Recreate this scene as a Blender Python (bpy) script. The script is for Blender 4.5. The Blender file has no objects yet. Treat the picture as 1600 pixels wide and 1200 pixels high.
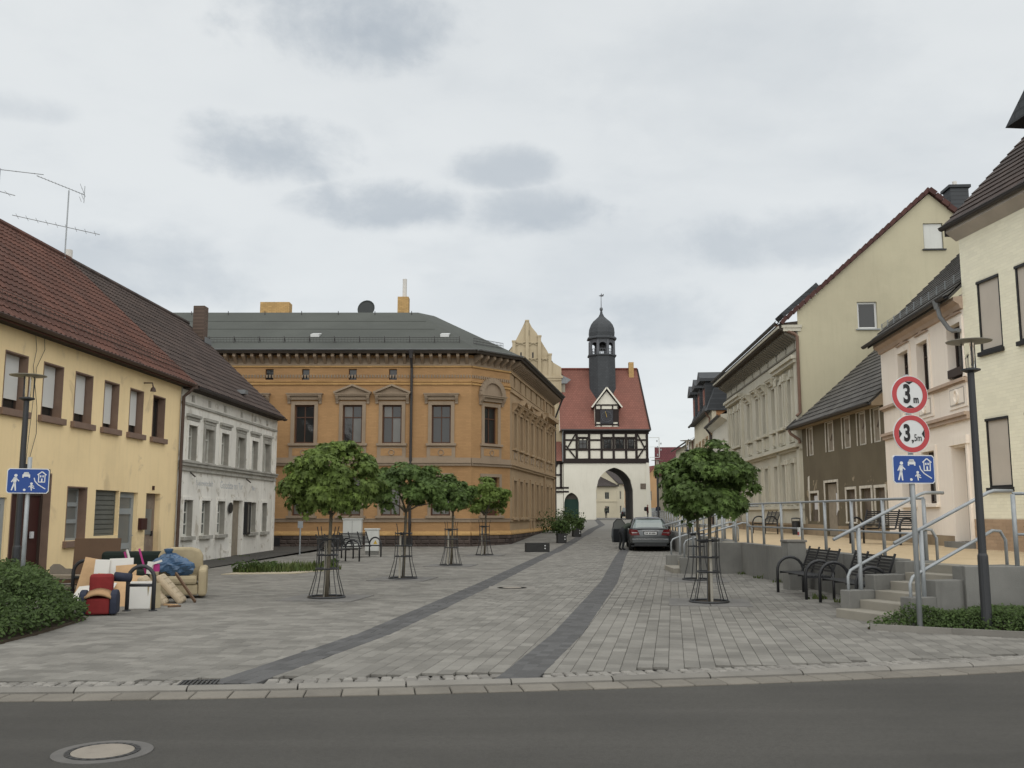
import bpy, bmesh, math, random
import numpy as np
from mathutils import Matrix, Vector
random.seed(7); np.random.seed(7)
R = math.radians
SC = bpy.context.scene
COL = SC.collection

# ------------------------------------------------------------------ camera
cam = bpy.data.cameras.new('camera')
cam.sensor_fit = 'HORIZONTAL'; cam.sensor_width = 36.0
cam.lens = 36.0 * 1500 / 1600
cam.clip_start = 0.1; cam.clip_end = 3000
cam_o = bpy.data.objects.new('camera', cam); COL.objects.link(cam_o)
cam_o.location = (0, 0, 1.6)
cam_o.rotation_euler = (R(90) + math.atan(203 / 1500.0), 0, 0)
SC.camera = cam_o
SC.render.resolution_x = 1024; SC.render.resolution_y = 768

# ------------------------------------------------------------------ light and exposure
SC.view_settings.view_transform = 'Standard'
SC.view_settings.look = 'None'
SC.view_settings.exposure = 0.74
SC.view_settings.gamma = 1.0
SC.view_settings.use_curve_mapping = False
SUN_EL, SUN_AZ = 52.0, 178.0          # degrees, azimuth clockwise from +Y
sun = bpy.data.lights.new('sun', 'SUN'); sun.energy = 1.5; sun.angle = R(125); sun.color = (1.0, 0.96, 0.9)
sun_o = bpy.data.objects.new('sun', sun); COL.objects.link(sun_o)
sd = Vector((math.sin(R(SUN_AZ)) * math.cos(R(SUN_EL)), math.cos(R(SUN_AZ)) * math.cos(R(SUN_EL)), math.sin(R(SUN_EL))))
sun_o.rotation_euler = sd.to_track_quat('Z', 'Y').to_euler()

# ------------------------------------------------------------------ node helpers
class NT:
    def __init__(s, tree):
        s.t = tree; s.n = tree.nodes; s.l = tree.links
    def node(s, typ, **kw):
        n = s.n.new(typ)
        for k, v in kw.items(): setattr(n, k, v)
        return n
    def put(s, sock, val):
        if hasattr(val, 'is_linked') or isinstance(val, bpy.types.NodeSocket): s.l.new(val, sock)
        else: sock.default_value = val
    def math(s, op, a, b=0.0, c=None, clamp=False):
        n = s.node('ShaderNodeMath', operation=op); n.use_clamp = clamp
        s.put(n.inputs[0], a); s.put(n.inputs[1], b)
        if c is not None: s.put(n.inputs[2], c)
        return n.outputs[0]
    def mix(s, f, a, b, mode='MIX'):
        n = s.node('ShaderNodeMix', data_type='RGBA', blend_type=mode)
        s.put(n.inputs[0], f)
        for sock, v in ((n.inputs[6], a), (n.inputs[7], b)):
            if isinstance(v, (tuple, list)): v = tuple(v) + (1.0,) if len(v) == 3 else v
            s.put(sock, v)
        return n.outputs[2]
    def ramp(s, f, lo, hi):
        n = s.node('ShaderNodeMapRange'); n.interpolation_type = 'SMOOTHSTEP'
        s.put(n.inputs[0], f); s.put(n.inputs[1], lo); s.put(n.inputs[2], hi)
        n.inputs[3].default_value = 0; n.inputs[4].default_value = 1
        return n.outputs[0]
    def noise(s, vec, scale, detail=4.0, rough=0.55, dist=0.0):
        n = s.node('ShaderNodeTexNoise')
        s.put(n.inputs['Vector'], vec); n.inputs['Scale'].default_value = scale
        n.inputs['Detail'].default_value = detail; n.inputs['Roughness'].default_value = rough
        n.inputs['Distortion'].default_value = dist
        return n.outputs['Fac']
    def scale(s, vec, xyz):
        n = s.node('ShaderNodeVectorMath', operation='MULTIPLY')
        s.put(n.inputs[0], vec); n.inputs[1].default_value = xyz
        return n.outputs[0]

# ------------------------------------------------------------------ world: overcast, bright cloud deck with grey-blue shreds
world = bpy.data.worlds.new('World'); SC.world = world; world.use_nodes = True
W = NT(world.node_tree); W.n.clear()
tc = W.node('ShaderNodeTexCoord').outputs['Generated']
sky = W.node('ShaderNodeTexSky', sky_type='NISHITA'); sky.sun_disc = False
sky.sun_elevation = R(SUN_EL); sky.sun_rotation = R(SUN_AZ)
sep = W.node('ShaderNodeSeparateXYZ'); W.l.new(tc, sep.inputs[0])
dx, dy, dz = sep.outputs
az = W.math('ARCTAN2', dx, dy)
el = W.math('ARCSINE', dz)
# cloud deck seen in perspective: project the direction on a plane overhead
hz = W.math('ADD', W.math('MAXIMUM', dz, 0.0), 0.16)
cmb = W.node('ShaderNodeCombineXYZ')
W.l.new(W.math('DIVIDE', dx, hz), cmb.inputs[0]); W.l.new(W.math('DIVIDE', dy, hz), cmb.inputs[1])
cv = cmb.outputs[0]
n_big = W.noise(cv, 0.55, 5, 0.55, 0.3)
n_mid = W.noise(cv, 3.0, 6, 0.6, 0.1)
n_edge = W.math('ADD', W.math('MULTIPLY', W.noise(W.scale(tc, (1, 1, 1.7)), 9.0, 7, 0.6, 0.3), 0.7), W.math('MULTIPLY', W.noise(tc, 26.0, 5, 0.55, 0.2), 0.3))
# individual grey cloud shreds: azimuth, elevation, half sizes (degrees), depth
CL = [(-10.4, 28.4, 8.0, 3.7, 1.0), (-14.8, 20.6, 5.2, 2.0, 1.0), (-7.7, 17.8, 4.9, 1.7, .95), (-0.6, 20.3, 3.4, 1.5, .8), (1.6, 17.5, 4.6, 1.7, .75),
      (-22.5, 13.0, 6.5, 2.6, .55), (15.5, 15.6, 6.0, 2.0, .6), (9.0, 11.2, 4.0, 2.2, .55), (-28.0, 21.2, 2.6, 1.0, .5), (13.5, 25.0, 9.0, 5.0, .22),
      (42.0, 21.0, 7.0, 3.0, .8), (-47.0, 26.0, 8.0, 3.5, .8), (70.0, 30.0, 10.0, 5.0, .8), (-80.0, 18.0, 8.0, 3.0, .8), (120.0, 25.0, 9.0, 4.0, .8), (-130.0, 30.0, 10.0, 5.0, .8)]
acc = 0.0
for a0, e0, wa, we, k in CL:
    u = W.math('DIVIDE', W.math('SUBTRACT', az, R(a0)), R(wa))
    v = W.math('DIVIDE', W.math('SUBTRACT', el, R(e0)), R(we))
    v = W.math('MULTIPLY', v, W.math('ADD', 1.0, W.math('MULTIPLY', W.math('LESS_THAN', v, 0.0), 0.35)))
    d2 = W.math('ADD', W.math('MULTIPLY', u, u), W.math('MULTIPLY', v, v))
    d2 = W.math('ADD', d2, W.math('MULTIPLY', W.math('SUBTRACT', n_edge, 0.5), 4.6))
    b = W.math('MULTIPLY', W.math('SUBTRACT', 1.0, W.ramp(d2, -0.1, 1.55)), k)
    acc = W.math('MAXIMUM', b, acc)
dark = W.math('MULTIPLY', acc, 0.8)
dark = W.math('ADD', dark, W.math('MULTIPLY', W.ramp(n_big, 0.42, 0.7), 0.4))
dark = W.math('ADD', dark, W.math('MULTIPLY', W.ramp(n_mid, 0.45, 0.75), 0.17), clamp=True)
cloud = W.mix(dark, (4.78, 4.93, 4.94), (2.88, 3.16, 3.42))
col = W.mix(0.93, sky.outputs[0], cloud)
bg = W.node('ShaderNodeBackground'); W.l.new(col, bg.inputs[0]); bg.inputs[1].default_value = 0.1
wo = W.node('ShaderNodeOutputWorld'); W.l.new(bg.outputs[0], wo.inputs[0])

# ------------------------------------------------------------------ materials
def M(name, col, rough=0.85, col2=None, nsc=1.2, namt=0.5, bump=0.0, bsc=60.0, rnd=0.0, streak=0.0, metal=0.0, spec=0.3,
      brick=None, peel=None, grime=0.0, sub=0.0, fine=0.0, band=0.0):
    m = bpy.data.materials.new(name); m.use_nodes = True
    N = NT(m.node_tree); N.n.clear()
    out = N.node('ShaderNodeOutputMaterial'); bs = N.node('ShaderNodeBsdfPrincipled'); N.l.new(bs.outputs[0], out.inputs[0])
    bs.inputs['Roughness'].default_value = rough; bs.inputs['Metallic'].default_value = metal
    bs.inputs['Specular IOR Level'].default_value = spec
    pos = N.node('ShaderNodeNewGeometry').outputs['Position']
    obj = N.node('ShaderNodeTexCoord').outputs['Object']
    c = tuple(col)
    if col2 is None: col2 = tuple(x * 0.72 for x in col)
    f = N.math('MULTIPLY', N.ramp(N.noise(pos, nsc, 5, 0.6), 0.35, 0.7), namt)
    c = N.mix(f, c, tuple(col2))
    hgt = None
    if brick:
        bw, bh, mort, var, ms = brick
        sp = N.node('ShaderNodeSeparateXYZ'); N.l.new(obj, sp.inputs[0])
        cb = N.node('ShaderNodeCombineXYZ'); N.l.new(sp.outputs[0], cb.inputs[0]); N.l.new(sp.outputs[2], cb.inputs[1])
        bt = N.node('ShaderNodeTexBrick'); N.l.new(cb.outputs[0], bt.inputs['Vector'])
        bt.inputs['Scale'].default_value = 1.0; bt.inputs['Brick Width'].default_value = bw; bt.inputs['Row Height'].default_value = bh
        bt.inputs['Mortar Size'].default_value = ms; bt.inputs['Mortar Smooth'].default_value = 0.3; bt.inputs['Bias'].default_value = 0
        bt.inputs['Color1'].default_value = (1 - var, 1 - var, 1 - var, 1); bt.inputs['Color2'].default_value = (1 + var, 1 + var, 1 + var, 1)
        bt.inputs['Mortar'].default_value = tuple(mort) + (1,)
        c = N.mix(1.0, c, bt.outputs['Color'], 'MULTIPLY')
        hgt = N.math('MULTIPLY', bt.outputs['Fac'], -0.6)
    if streak:
        f = N.ramp(N.noise(N.scale(pos, (5, 5, 0.35)), 1.6, 4, 0.6), 0.48, 0.78)
        c = N.mix(N.math('MULTIPLY', f, streak), c, tuple(x * 0.5 for x in col))
    if peel:
        pc, lo, hi, sc = peel
        f = N.ramp(N.noise(pos, sc, 7, 0.62, 0.6), lo, hi)
        c = N.mix(f, c, tuple(pc))
    if grime:
        f = N.ramp(N.noise(pos, 0.45, 6, 0.65), 0.45, 0.75)
        c = N.mix(N.math('MULTIPLY', f, grime), c, tuple(x * 0.45 for x in col))
    if band:
        f = N.ramp(N.noise(N.scale(pos, (.12, 1.3, 1)), 1.0, 4, 0.6), 0.4, 0.7)
        c = N.mix(N.math('MULTIPLY', f, band), c, tuple(min(1, x * 1.45) for x in col))
    if fine:
        f = N.math('ADD', N.math('MULTIPLY', N.ramp(N.noise(pos, 85, 3, 0.7), 0.35, 0.7), 0.6), N.math('MULTIPLY', N.ramp(N.noise(pos, 24, 4, 0.75), 0.4, 0.68), 0.4))
        c = N.mix(N.math('MULTIPLY', f, fine), c, tuple(x * 0.45 for x in col))
    if rnd:
        at = N.node('ShaderNodeAttribute'); at.attribute_name = 'rnd'
        oi = N.node('ShaderNodeObjectInfo')
        r = N.math('FRACT', N.math('ADD', at.outputs['Fac'], oi.outputs['Random']))
        g = N.math('ADD', 1.0 - rnd, N.math('MULTIPLY', r, 2 * rnd))
        cb = N.node('ShaderNodeCombineXYZ')
        for i in range(3): N.l.new(g, cb.inputs[i])
        c = N.mix(1.0, c, cb.outputs[0], 'MULTIPLY')
    N.put(bs.inputs['Base Color'], c if not isinstance(c, tuple) else c + (1,))
    if bump or hgt is not None:
        bp = N.node('ShaderNodeBump'); bp.inputs['Strength'].default_value = max(bump, 0.25); bp.inputs['Distance'].default_value = 0.02
        h = N.noise(pos, bsc, 4, 0.6)
        if hgt is not None: h = N.math('ADD', N.math('MULTIPLY', h, 0.4), hgt)
        N.l.new(h, bp.inputs['Height']); N.l.new(bp.outputs[0], bs.inputs['Normal'])
    if sub:
        tr = N.node('ShaderNodeBsdfTranslucent'); N.put(tr.inputs[0], c)
        mx = N.node('ShaderNodeMixShader'); mx.inputs[0].default_value = sub
        N.l.new(bs.outputs[0], mx.inputs[1]); N.l.new(tr.outputs[0], mx.inputs[2]); N.l.new(mx.outputs[0], out.inputs[0])
    return m

def glass(name, col, rough=0.06, spec=0.5):
    m = M(name, col, rough, namt=0.35, nsc=0.7, spec=spec, bump=0.03, bsc=2.5)
    return m

m = {}
m['asphalt'] = M('asphalt', (.08, .077, .07), .9, (.062, .06, .055), .35, .9, .5, 160, spec=.25, fine=.6, grime=.25, band=.35)
m['joint'] = M('joint sand', (.13, .126, .116), .95, nsc=6, bump=.3)
m['paver'] = M('concrete paver', (.222, .214, .193), .9, (.16, .154, .139), 1.1, .9, .35, 130, rnd=.17, spec=.2, fine=.25, grime=.15)
m['paver_d'] = M('dark paver', (.098, .098, .098), .88, (.075, .075, .075), 1.0, .6, .35, 130, rnd=.16, spec=.2)
m['kerb'] = M('kerb stone', (.205, .195, .175), .85, (.15, .143, .128), 2.0, .6, .4, 90, rnd=.12)
m['gutter'] = M('gutter stone', (.195, .18, .153), .85, (.15, .138, .118), 2.0, .7, .4, 90, rnd=.12, fine=.3)
m['sett'] = M('granite sett', (.225, .215, .195), .85, (.16, .153, .14), 3.0, .5, .5, 70, rnd=.2)
m['far_pave'] = M('paving far off', (.195, .189, .171), .9, (.16, .155, .142), .7, .6)
m['soil'] = M('soil', (.06, .045, .03), .95, nsc=5, bump=.8, bsc=30)
m['sandbed'] = M('pale gravel bed', (.42, .37, .27), .95, nsc=8, bump=.8, bsc=40)
m['gravel'] = M('ochre gravel', (.53, .415, .265), .95, (.46, .355, .22), 1.5, .7, .6, 90)
m['concrete'] = M('concrete', (.2, .198, .183), .85, (.14, .139, .129), .9, .7, .25, 60, streak=.35, grime=.35)
m['concrete_l'] = M('step concrete', (.27, .252, .212), .85, (.2, .188, .158), 1.5, .6, .25, 60, grime=.3)
m['iron'] = M('cast iron', (.035, .035, .035), .6, nsc=8, bump=.2, spec=.4)
m['manhole_c'] = M('manhole concrete', (.25, .225, .19), .9, nsc=6, bump=.4)
m['black_metal'] = M('black powder coated steel', (.022, .023, .025), .45, namt=.2, spec=.45)
m['pane_mid'] = glass('grey window glass', (.075, .08, .074), .15)
m['lamp_grey'] = M('anthracite lamp paint', (.03, .032, .035), .5, namt=.2, spec=.4)
m['galv'] = M('galvanised steel', (.32, .34, .35), .5, (.23, .25, .26), 6, .5, metal=.35, spec=.5)
m['plate'] = M('lamp disc underside', (.3, .29, .25), .5, (.2, .19, .17), 3, .4)
m['lampglass'] = M('lamp glass', (.9, .9, .88), .05, namt=.0, spec=.5)
m['lampglass'].node_tree.nodes['Principled BSDF'].inputs['Transmission Weight'].default_value = 1.0
m['lampglass'].node_tree.nodes['Principled BSDF'].inputs['IOR'].default_value = 1.05
m['white_paint'] = M('white sign film', (.62, .63, .62), .4, namt=.15)
m['sign_red'] = M('red sign film', (.42, .05, .055), .4, namt=.15)
m['sign_blue'] = M('blue sign film', (.018, .06, .24), .4, namt=.15)
m['sign_black'] = M('black sign film', (.015, .015, .015), .5)
m['yellow'] = M('yellow render', (.90, .71, .415), .9, (.82, .64, .365), .5, .8, .15, 40, streak=.12, grime=.18, peel=((.68, .53, .315), .57, .68, .8))
m['brownrev'] = M('brown painted reveal', (.21, .145, .11), .85, (.165, .11, .085), 3, .6, .1)
m['brown_dark'] = M('dark brown frame', (.045, .03, .024), .6)
m['blind'] = M('white roller blind', (.62, .62, .6), .7, namt=.2)
m['pane'] = glass('window glass', (.022, .024, .024))
m['pane_l'] = glass('window glass with net curtain', (.13, .13, .12), .2)
m['pane_grey'] = glass('dusty glass', (.17, .175, .165), .3)
m['shutter'] = M('grey shutter', (.13, .135, .12), .6, nsc=2)
m['grey_frame'] = M('grey door frame', (.3, .32, .32), .6)
m['door_red'] = M('dark red door', (.05, .018, .016), .4, namt=.4)
m['door_brown'] = M('weathered brown door', (.2, .15, .115), .8, (.29, .24, .19), 5, .6, .2)
m['tile_red'] = M('red brown roof tile', (.11, .05, .036), .8, (.07, .039, .031), .8, .7, .2, 60, rnd=.2, grime=.35)
m['tile_dark'] = M('dark brown roof tile', (.068, .05, .043), .8, (.048, .038, .034), 1, .7, .2, 60, rnd=.2, grime=.3)
m['tile_grey'] = M('grey roof tile', (.105, .1, .092), .85, (.065, .062, .058), 1.2, .7, .2, 60, rnd=.22, grime=.4)
m['tile_gate'] = M('red plain tiles', (.215, .09, .068), .8, (.17, .076, .058), .3, .7, 0, 60, brick=(.3, .26, (.72, .72, .72), .09, .03))
m['felt'] = M('green grey roofing felt', (.078, .084, .075), .9, (.062, .067, .06), .25, .9, .15, 30, grime=.25)
m['lead'] = M('zinc', (.2, .21, .215), .5, metal=.3, nsc=4)
m['gut_brown'] = M('brown gutter', (.085, .055, .042), .5)
m['gut_dark'] = M('dark gutter', (.045, .042, .042), .5)
m['copper'] = M('weathered copper pipe', (.165, .1, .07), .5, nsc=4)
m['soffit'] = M('dark eave timber', (.055, .045, .036), .9, nsc=3)
m['old_white'] = M('old white render', (.79, .77, .71), .9, (.66, .64, .58), .7, .9, .25, 25, streak=.45, grime=.25, peel=((.47, .43, .36), .57, .66, 2.0))
m['old_stucco'] = M('dirty stucco', (.40, .39, .35), .9, (.24, .23, .2), 2, .8, .2, 30, streak=.5)
m['old_frame'] = M('old white window frame', (.55, .55, .5), .7, nsc=4)
m['faded'] = M('faded blue lettering', (.36, .38, .42), .9, (.52, .52, .5), 7, 1.0, peel=((.55, .54, .49), .45, .6, 9))
m['panel_old'] = M('grey boarded window', (.30, .285, .25), .9, (.22, .21, .185), 4, .7)
m['ochre'] = M('ochre clinker', (.40, .24, .112), .85, (.335, .196, .092), .35, .8, .1, 40, brick=(.25, .077, (.92, .92, .92), .06, .008), grime=.25)
m['ochre_l'] = M('yellow clinker', (.46, .29, .12), .85, (.38, .23, .09), .6, .8, .1, 40, brick=(.25, .077, (.8, .8, .8), .12, .008))
m['stucco'] = M('grey brown stucco', (.30, .235, .17), .9, (.245, .19, .135), 1, .7, .15, 30, streak=.25)
m['stucco_street'] = M('ochre stucco', (.39, .285, .175), .9, (.32, .225, .135), .7, .7, .15, 30, streak=.25)
m['rubble'] = M('dark stone plinth', (.085, .065, .055), .9, (.05, .04, .036), 1.5, .8, .5, 8, rnd=.25)
m['oldwood'] = M('brown window wood', (.085, .042, .026), .6)
m['satdish'] = M('dark satellite dish', (.03, .035, .034), .5)
m['skylight'] = M('skylight lid', (.55, .56, .55), .3)
m['brick_y'] = M('yellow clinker chimney', (.48, .31, .13), .85, brick=(.25, .077, (.7, .7, .7), .12, .01))
m['brick_b'] = M('brown chimney brick', (.13, .095, .075), .9, brick=(.25, .077, (.7, .7, .7), .15, .01))
m['steelpipe'] = M('white flue', (.6, .58, .54), .5)
m['gate_white'] = M('white gate plaster', (.70, .675, .585), .9, (.62, .595, .505), .25, .8, .1, 20, streak=.18)
m['beam'] = M('dark oak beam', (.028, .021, .019), .85, nsc=4, bump=.2)
m['slate'] = M('slate cladding', (.052, .057, .062), .6, (.04, .044, .048), 1, .6, brick=(.35, .18, (.7, .7, .7), .12, .03))
m['slate_post'] = M('grey lantern wood', (.11, .115, .125), .7)
m['gold'] = M('gilt', (.6, .42, .12), .35, metal=.6)
m['clock'] = M('clock face', (.035, .035, .04), .5)
m['gable'] = M('cream gothic gable', (.43, .36, .245), .9, (.34, .28, .185), .4, .8, .1, 20, streak=.4)
m['gable_side'] = M('grey side plaster', (.29, .265, .21), .9, (.24, .225, .18), .4, .7)
m['green_door'] = M('green gate', (.012, .04, .028), .6)
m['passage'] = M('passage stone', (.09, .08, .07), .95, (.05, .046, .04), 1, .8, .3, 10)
m['cream'] = M('cream render', (.6, .545, .41), .9, nsc=.4, namt=.5)
m['peach'] = M('peach render', (.6, .38, .2), .9, nsc=.4)
m['roof_dark'] = M('dark roof', (.06, .05, .047), .85, brick=(.3, .35, (.6, .6, .6), .15, .04))
m['roof_purple'] = M('wine red roof', (.115, .03, .034), .8, brick=(.3, .35, (.6, .6, .6), .1, .04))
m['roof_red'] = M('red roof', (.2, .062, .045), .85, brick=(.3, .35, (.6, .6, .6), .12, .04))
m['ornate'] = M('greenish grey stucco', (.52, .495, .41), .9, (.44, .42, .34), .6, .8, .15, 30, streak=.35, grime=.2)
m['ornate_frieze'] = M('darker stucco frieze', (.215, .2, .165), .9, nsc=1)
m['gable_wall'] = M('pale yellow render', (.47, .435, .31), .9, (.42, .385, .275), .3, .8, .1, 30, grime=.2, streak=.12)
m['verge'] = M('wine red verge tile', (.075, .034, .029), .8, rnd=.18)
m['umber'] = M('dark umber render', (.138, .116, .077), .92, (.11, .091, .06), .6, .8, .25, 30, streak=.25)
m['umber_peel'] = M('peeled umber render', (.138, .116, .077), .92, (.11, .091, .06), .6, .8, .25, 30, streak=.25, peel=((.29, .24, .165), .58, .62, 1.0))
m['bare'] = M('bare old plaster', (.3, .235, .155), .92, (.2, .15, .1), 1.6, .8, .3, 20)
m['whitetrim'] = M('flaking white trim', (.6, .57, .5), .8, (.38, .34, .27), 5, .7)
m['boards'] = M('weathered boards', (.115, .092, .07), .9, (.2, .17, .14), 3, .7)
m['grey_boards'] = M('grey weathered panel', (.235, .2, .155), .9, (.3, .26, .2), 5, .7)
m['paper'] = M('torn paper', (.55, .55, .56), .9)
m['rosewhite'] = M('rose white render', (.88, .80, .70), .9, (.83, .745, .645), .5, .8, .1, 40, streak=.15)
m['rosetrim'] = M('rose cornice', (.47, .36, .28), .9, nsc=2)
m['reveal_g'] = M('grey reveal', (.47, .43, .385), .9)
m['clinker'] = M('pale yellow clinker', (.845, .81, .64), .6, (.79, .755, .59), .8, .5, rnd=.035, spec=.3)
m['mortar'] = M('mortar', (.75, .715, .56), .95)
m['plinth_b'] = M('brown plinth clinker', (.40, .285, .19), .8, rnd=.06)
m['roller'] = M('beige roller shutter', (.50, .45, .385), .6, namt=.25, nsc=1.5)
m['win_black'] = M('black window frame', (.022, .022, .023), .5)
m['brickred'] = M('orange brick', (.36, .185, .085), .9, brick=(.25, .08, (.7, .7, .7), .15, .01))
m['bark'] = M('bark', (.13, .115, .085), .95, (.08, .07, .055), 8, .8, .6, 40)
m['stake'] = M('tree stake', (.36, .34, .29), .9, nsc=6)
def leafmat(name, c1, c2):
    mm = M(name, c1, .6, c2, 3.5, .75, rnd=.4, spec=.28, sub=.33)
    return mm
m['leaf'] = leafmat('maple leaf', (.145, .205, .045), (.1, .15, .036))
m['leaf_d'] = leafmat('darker maple leaf', (.1, .155, .04), (.07, .116, .031))
m['hedge'] = leafmat('hedge leaf', (.07, .11, .031), (.048, .08, .023))
m['grass'] = leafmat('grass blade', (.085, .125, .035), (.11, .12, .045))
m['car'] = M('grey metallic paint', (.1, .107, .11), .3, namt=.1, metal=.55, spec=.5)
m['car_d'] = M('dark plastic', (.03, .032, .034), .55)
m['car_glass'] = glass('car glass', (.17, .205, .195), .05, .9)  # pale greenish base colour stands in for sky reflected in the windows
m['tail'] = M('tail light', (.13, .012, .014), .25)
m['pit'] = M('tree pit slab', (.185, .18, .17), .9, (.14, .137, .13), 2, .7, .35, 90)
m['ring_cement'] = M('cement ring', (.12, .116, .11), .9, nsc=6)
m['chrome'] = M('chrome', (.6, .6, .6), .2, metal=.9)
m['tyre'] = M('tyre', (.018, .018, .018), .9)
m['silver'] = M('silver car paint', (.4, .41, .42), .3, metal=.4)
m['skin'] = M('skin', (.42, .26, .19), .7, namt=.1)
m['cloth_dk'] = M('dark cloth', (.022, .024, .026), .95)
m['cloth_gr'] = M('dark green jacket', (.045, .055, .042), .95)
m['cloth_rd'] = M('dark red coat', (.075, .018, .016), .95)
m['cloth_bl'] = M('navy coat', (.025, .03, .05), .95)
m['hair'] = M('dark hair', (.03, .02, .014), .9)
m['planter'] = M('dark planter concrete', (.045, .045, .044), .9, nsc=5, bump=.3)
m['cabinet'] = M('pale grey cabinet', (.56, .57, .54), .6, namt=.3, streak=.15)
m['warn'] = M('yellow sticker', (.55, .36, .05), .6)
m['c_red'] = M('red upholstery', (.2, .025, .025), .95, nsc=8)
m['c_navy'] = M('navy upholstery', (.03, .035, .055), .9, nsc=8)
m['c_beige'] = M('beige upholstery', (.37, .31, .2), .95, (.3, .25, .16), 5, .7, .3, 40)
m['c_tan'] = M('tan cushion', (.38, .24, .13), .95)
m['c_green'] = M('dark green upholstery', (.014, .022, .018), .9)
m['bag'] = M('blue plastic bag', (.05, .105, .19), .3, (.03, .065, .12), 5, .6, spec=.5)
m['board_w'] = M('white coated board', (.66, .65, .61), .5, namt=.25)
m['board_o'] = M('chipboard', (.52, .345, .19), .85, nsc=9, namt=.4)
m['board_b'] = M('brown plywood', (.115, .07, .042), .7, (.09, .055, .034), 3, .6)
m['matt'] = M('stained mattress cover', (.46, .38, .27), .95, (.36, .29, .2), 5, .7, .3, 30)
m['pink'] = M('pink tape', (.42, .04, .2), .6)
m['ash'] = M('rough plaster rubble', (.28, .24, .19), .95, nsc=4, bump=.5)

# ------------------------------------------------------------------ mesh building
class MB:
    def __init__(s): s.v = []; s.f = []
    def add(s, vs, fs):
        o = len(s.v); s.v += [tuple(p) for p in vs]; s.f += [tuple(i + o for i in f) for f in fs]; return s
    def box(s, x0, x1, y0, y1, z0, z1):
        return s.add([(x0, y0, z0), (x1, y0, z0), (x1, y1, z0), (x0, y1, z0), (x0, y0, z1), (x1, y0, z1), (x1, y1, z1), (x0, y1, z1)],
                     [(0, 3, 2, 1), (4, 5, 6, 7), (0, 1, 5, 4), (1, 2, 6, 5), (2, 3, 7, 6), (3, 0, 4, 7)])
    def quad(s, a, b, c, d): return s.add([a, b, c, d], [(0, 1, 2, 3)])
    def bar(s, p, q, w, h, up=(0, 0, 1)):
        p = Vector(p); q = Vector(q); d = (q - p).normalized(); u = Vector(up)
        x = d.cross(u)
        if x.length < 1e-4: x = d.cross(Vector((0, 1, 0)))
        x.normalize(); u = x.cross(d).normalized()
        X = x * w / 2; U = u * h / 2
        return s.add([p - X - U, p + X - U, p + X + U, p - X + U, q - X - U, q + X - U, q + X + U, q - X + U],
                     [(0, 1, 2, 3), (7, 6, 5, 4), (0, 4, 5, 1), (1, 5, 6, 2), (2, 6, 7, 3), (3, 7, 4, 0)])
    def tube(s, pts, r, n=8, caps=True):
        pts = [Vector(p) for p in pts]; rs = r if isinstance(r, (list, tuple)) else [r] * len(pts)
        o = len(s.v); prev = None
        for i, p in enumerate(pts):
            d = (pts[min(i + 1, len(pts) - 1)] - pts[max(i - 1, 0)]).normalized()
            if prev is None:
                x = d.cross(Vector((0, 0, 1)));
                if x.length < 1e-3: x = d.cross(Vector((1, 0, 0)))
            else: x = prev - d * prev.dot(d)
            x.normalize(); prev = x; y = d.cross(x)
            for k in range(n):
                a = 2 * math.pi * k / n
                s.v.append(tuple(p + (x * math.cos(a) + y * math.sin(a)) * rs[i]))
        for i in range(len(pts) - 1):
            for k in range(n):
                a = o + i * n + k; b = o + i * n + (k + 1) % n
                s.f.append((a, b, b + n, a + n))
        if caps:
            s.f.append(tuple(o + k for k in range(n))[::-1]); s.f.append(tuple(o + (len(pts) - 1) * n + k for k in range(n)))
        return s
    def lathe(s, prof, c=(0, 0, 0), n=16, rot=0.0, sx=1, sy=1):
        o = len(s.v)
        for r, z in prof:
            for k in range(n):
                a = 2 * math.pi * k / n + rot
                s.v.append((c[0] + r * math.cos(a) * sx, c[1] + r * math.sin(a) * sy, c[2] + z))
        for i in range(len(prof) - 1):
            for k in range(n):
                a = o + i * n + k; b = o + i * n + (k + 1) % n
                s.f.append((a, b, b + n, a + n))
        s.f.append(tuple(o + k for k in range(n))[::-1]); s.f.append(tuple(o + (len(prof) - 1) * n + k for k in range(n)))
        return s
    def prism(s, pts, fn, d0, d1):
        """extrude 2-D polygon pts; fn(a, b, d) -> xyz"""
        n = len(pts); o = len(s.v)
        s.v += [tuple(fn(a, b, d0)) for a, b in pts] + [tuple(fn(a, b, d1)) for a, b in pts]
        s.f.append(tuple(o + i for i in range(n))[::-1]); s.f.append(tuple(o + n + i for i in range(n)))
        for i in range(n):
            j = (i + 1) % n; s.f.append((o + i, o + j, o + n + j, o + n + i))
        return s
    def mesh(s, name, mat=None, smooth=False):
        me = bpy.data.meshes.new(name); me.from_pydata(s.v, [], s.f)
        bm = bmesh.new(); bm.from_mesh(me); bmesh.ops.recalc_face_normals(bm, faces=bm.faces); bm.to_mesh(me); bm.free()
        if mat: me.materials.append(m[mat] if isinstance(mat, str) else mat)
        if smooth: me.shade_smooth()
        return me
    def build(s, name, mat, parent=None, smooth=False, bevel=0.0, frame=None):
        o = bpy.data.objects.new(name, s.mesh(name, mat, smooth)); COL.objects.link(o)
        if parent is not None: o.parent = parent
        if frame is not None:
            o.location = frame[0]; o.rotation_euler = (0, 0, frame[1])
        if bevel:
            b = o.modifiers.new('bevel', 'BEVEL'); b.width = bevel; b.segments = 2; b.limit_method = 'ANGLE'; b.angle_limit = R(40)
        return o

def XZ(a, b, d): return (a, d, b)      # polygon in the facade plane, extruded into the wall
def YZ(a, b, d): return (d, a, b)
def XY(a, b, d): return (a, b, d)

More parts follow.
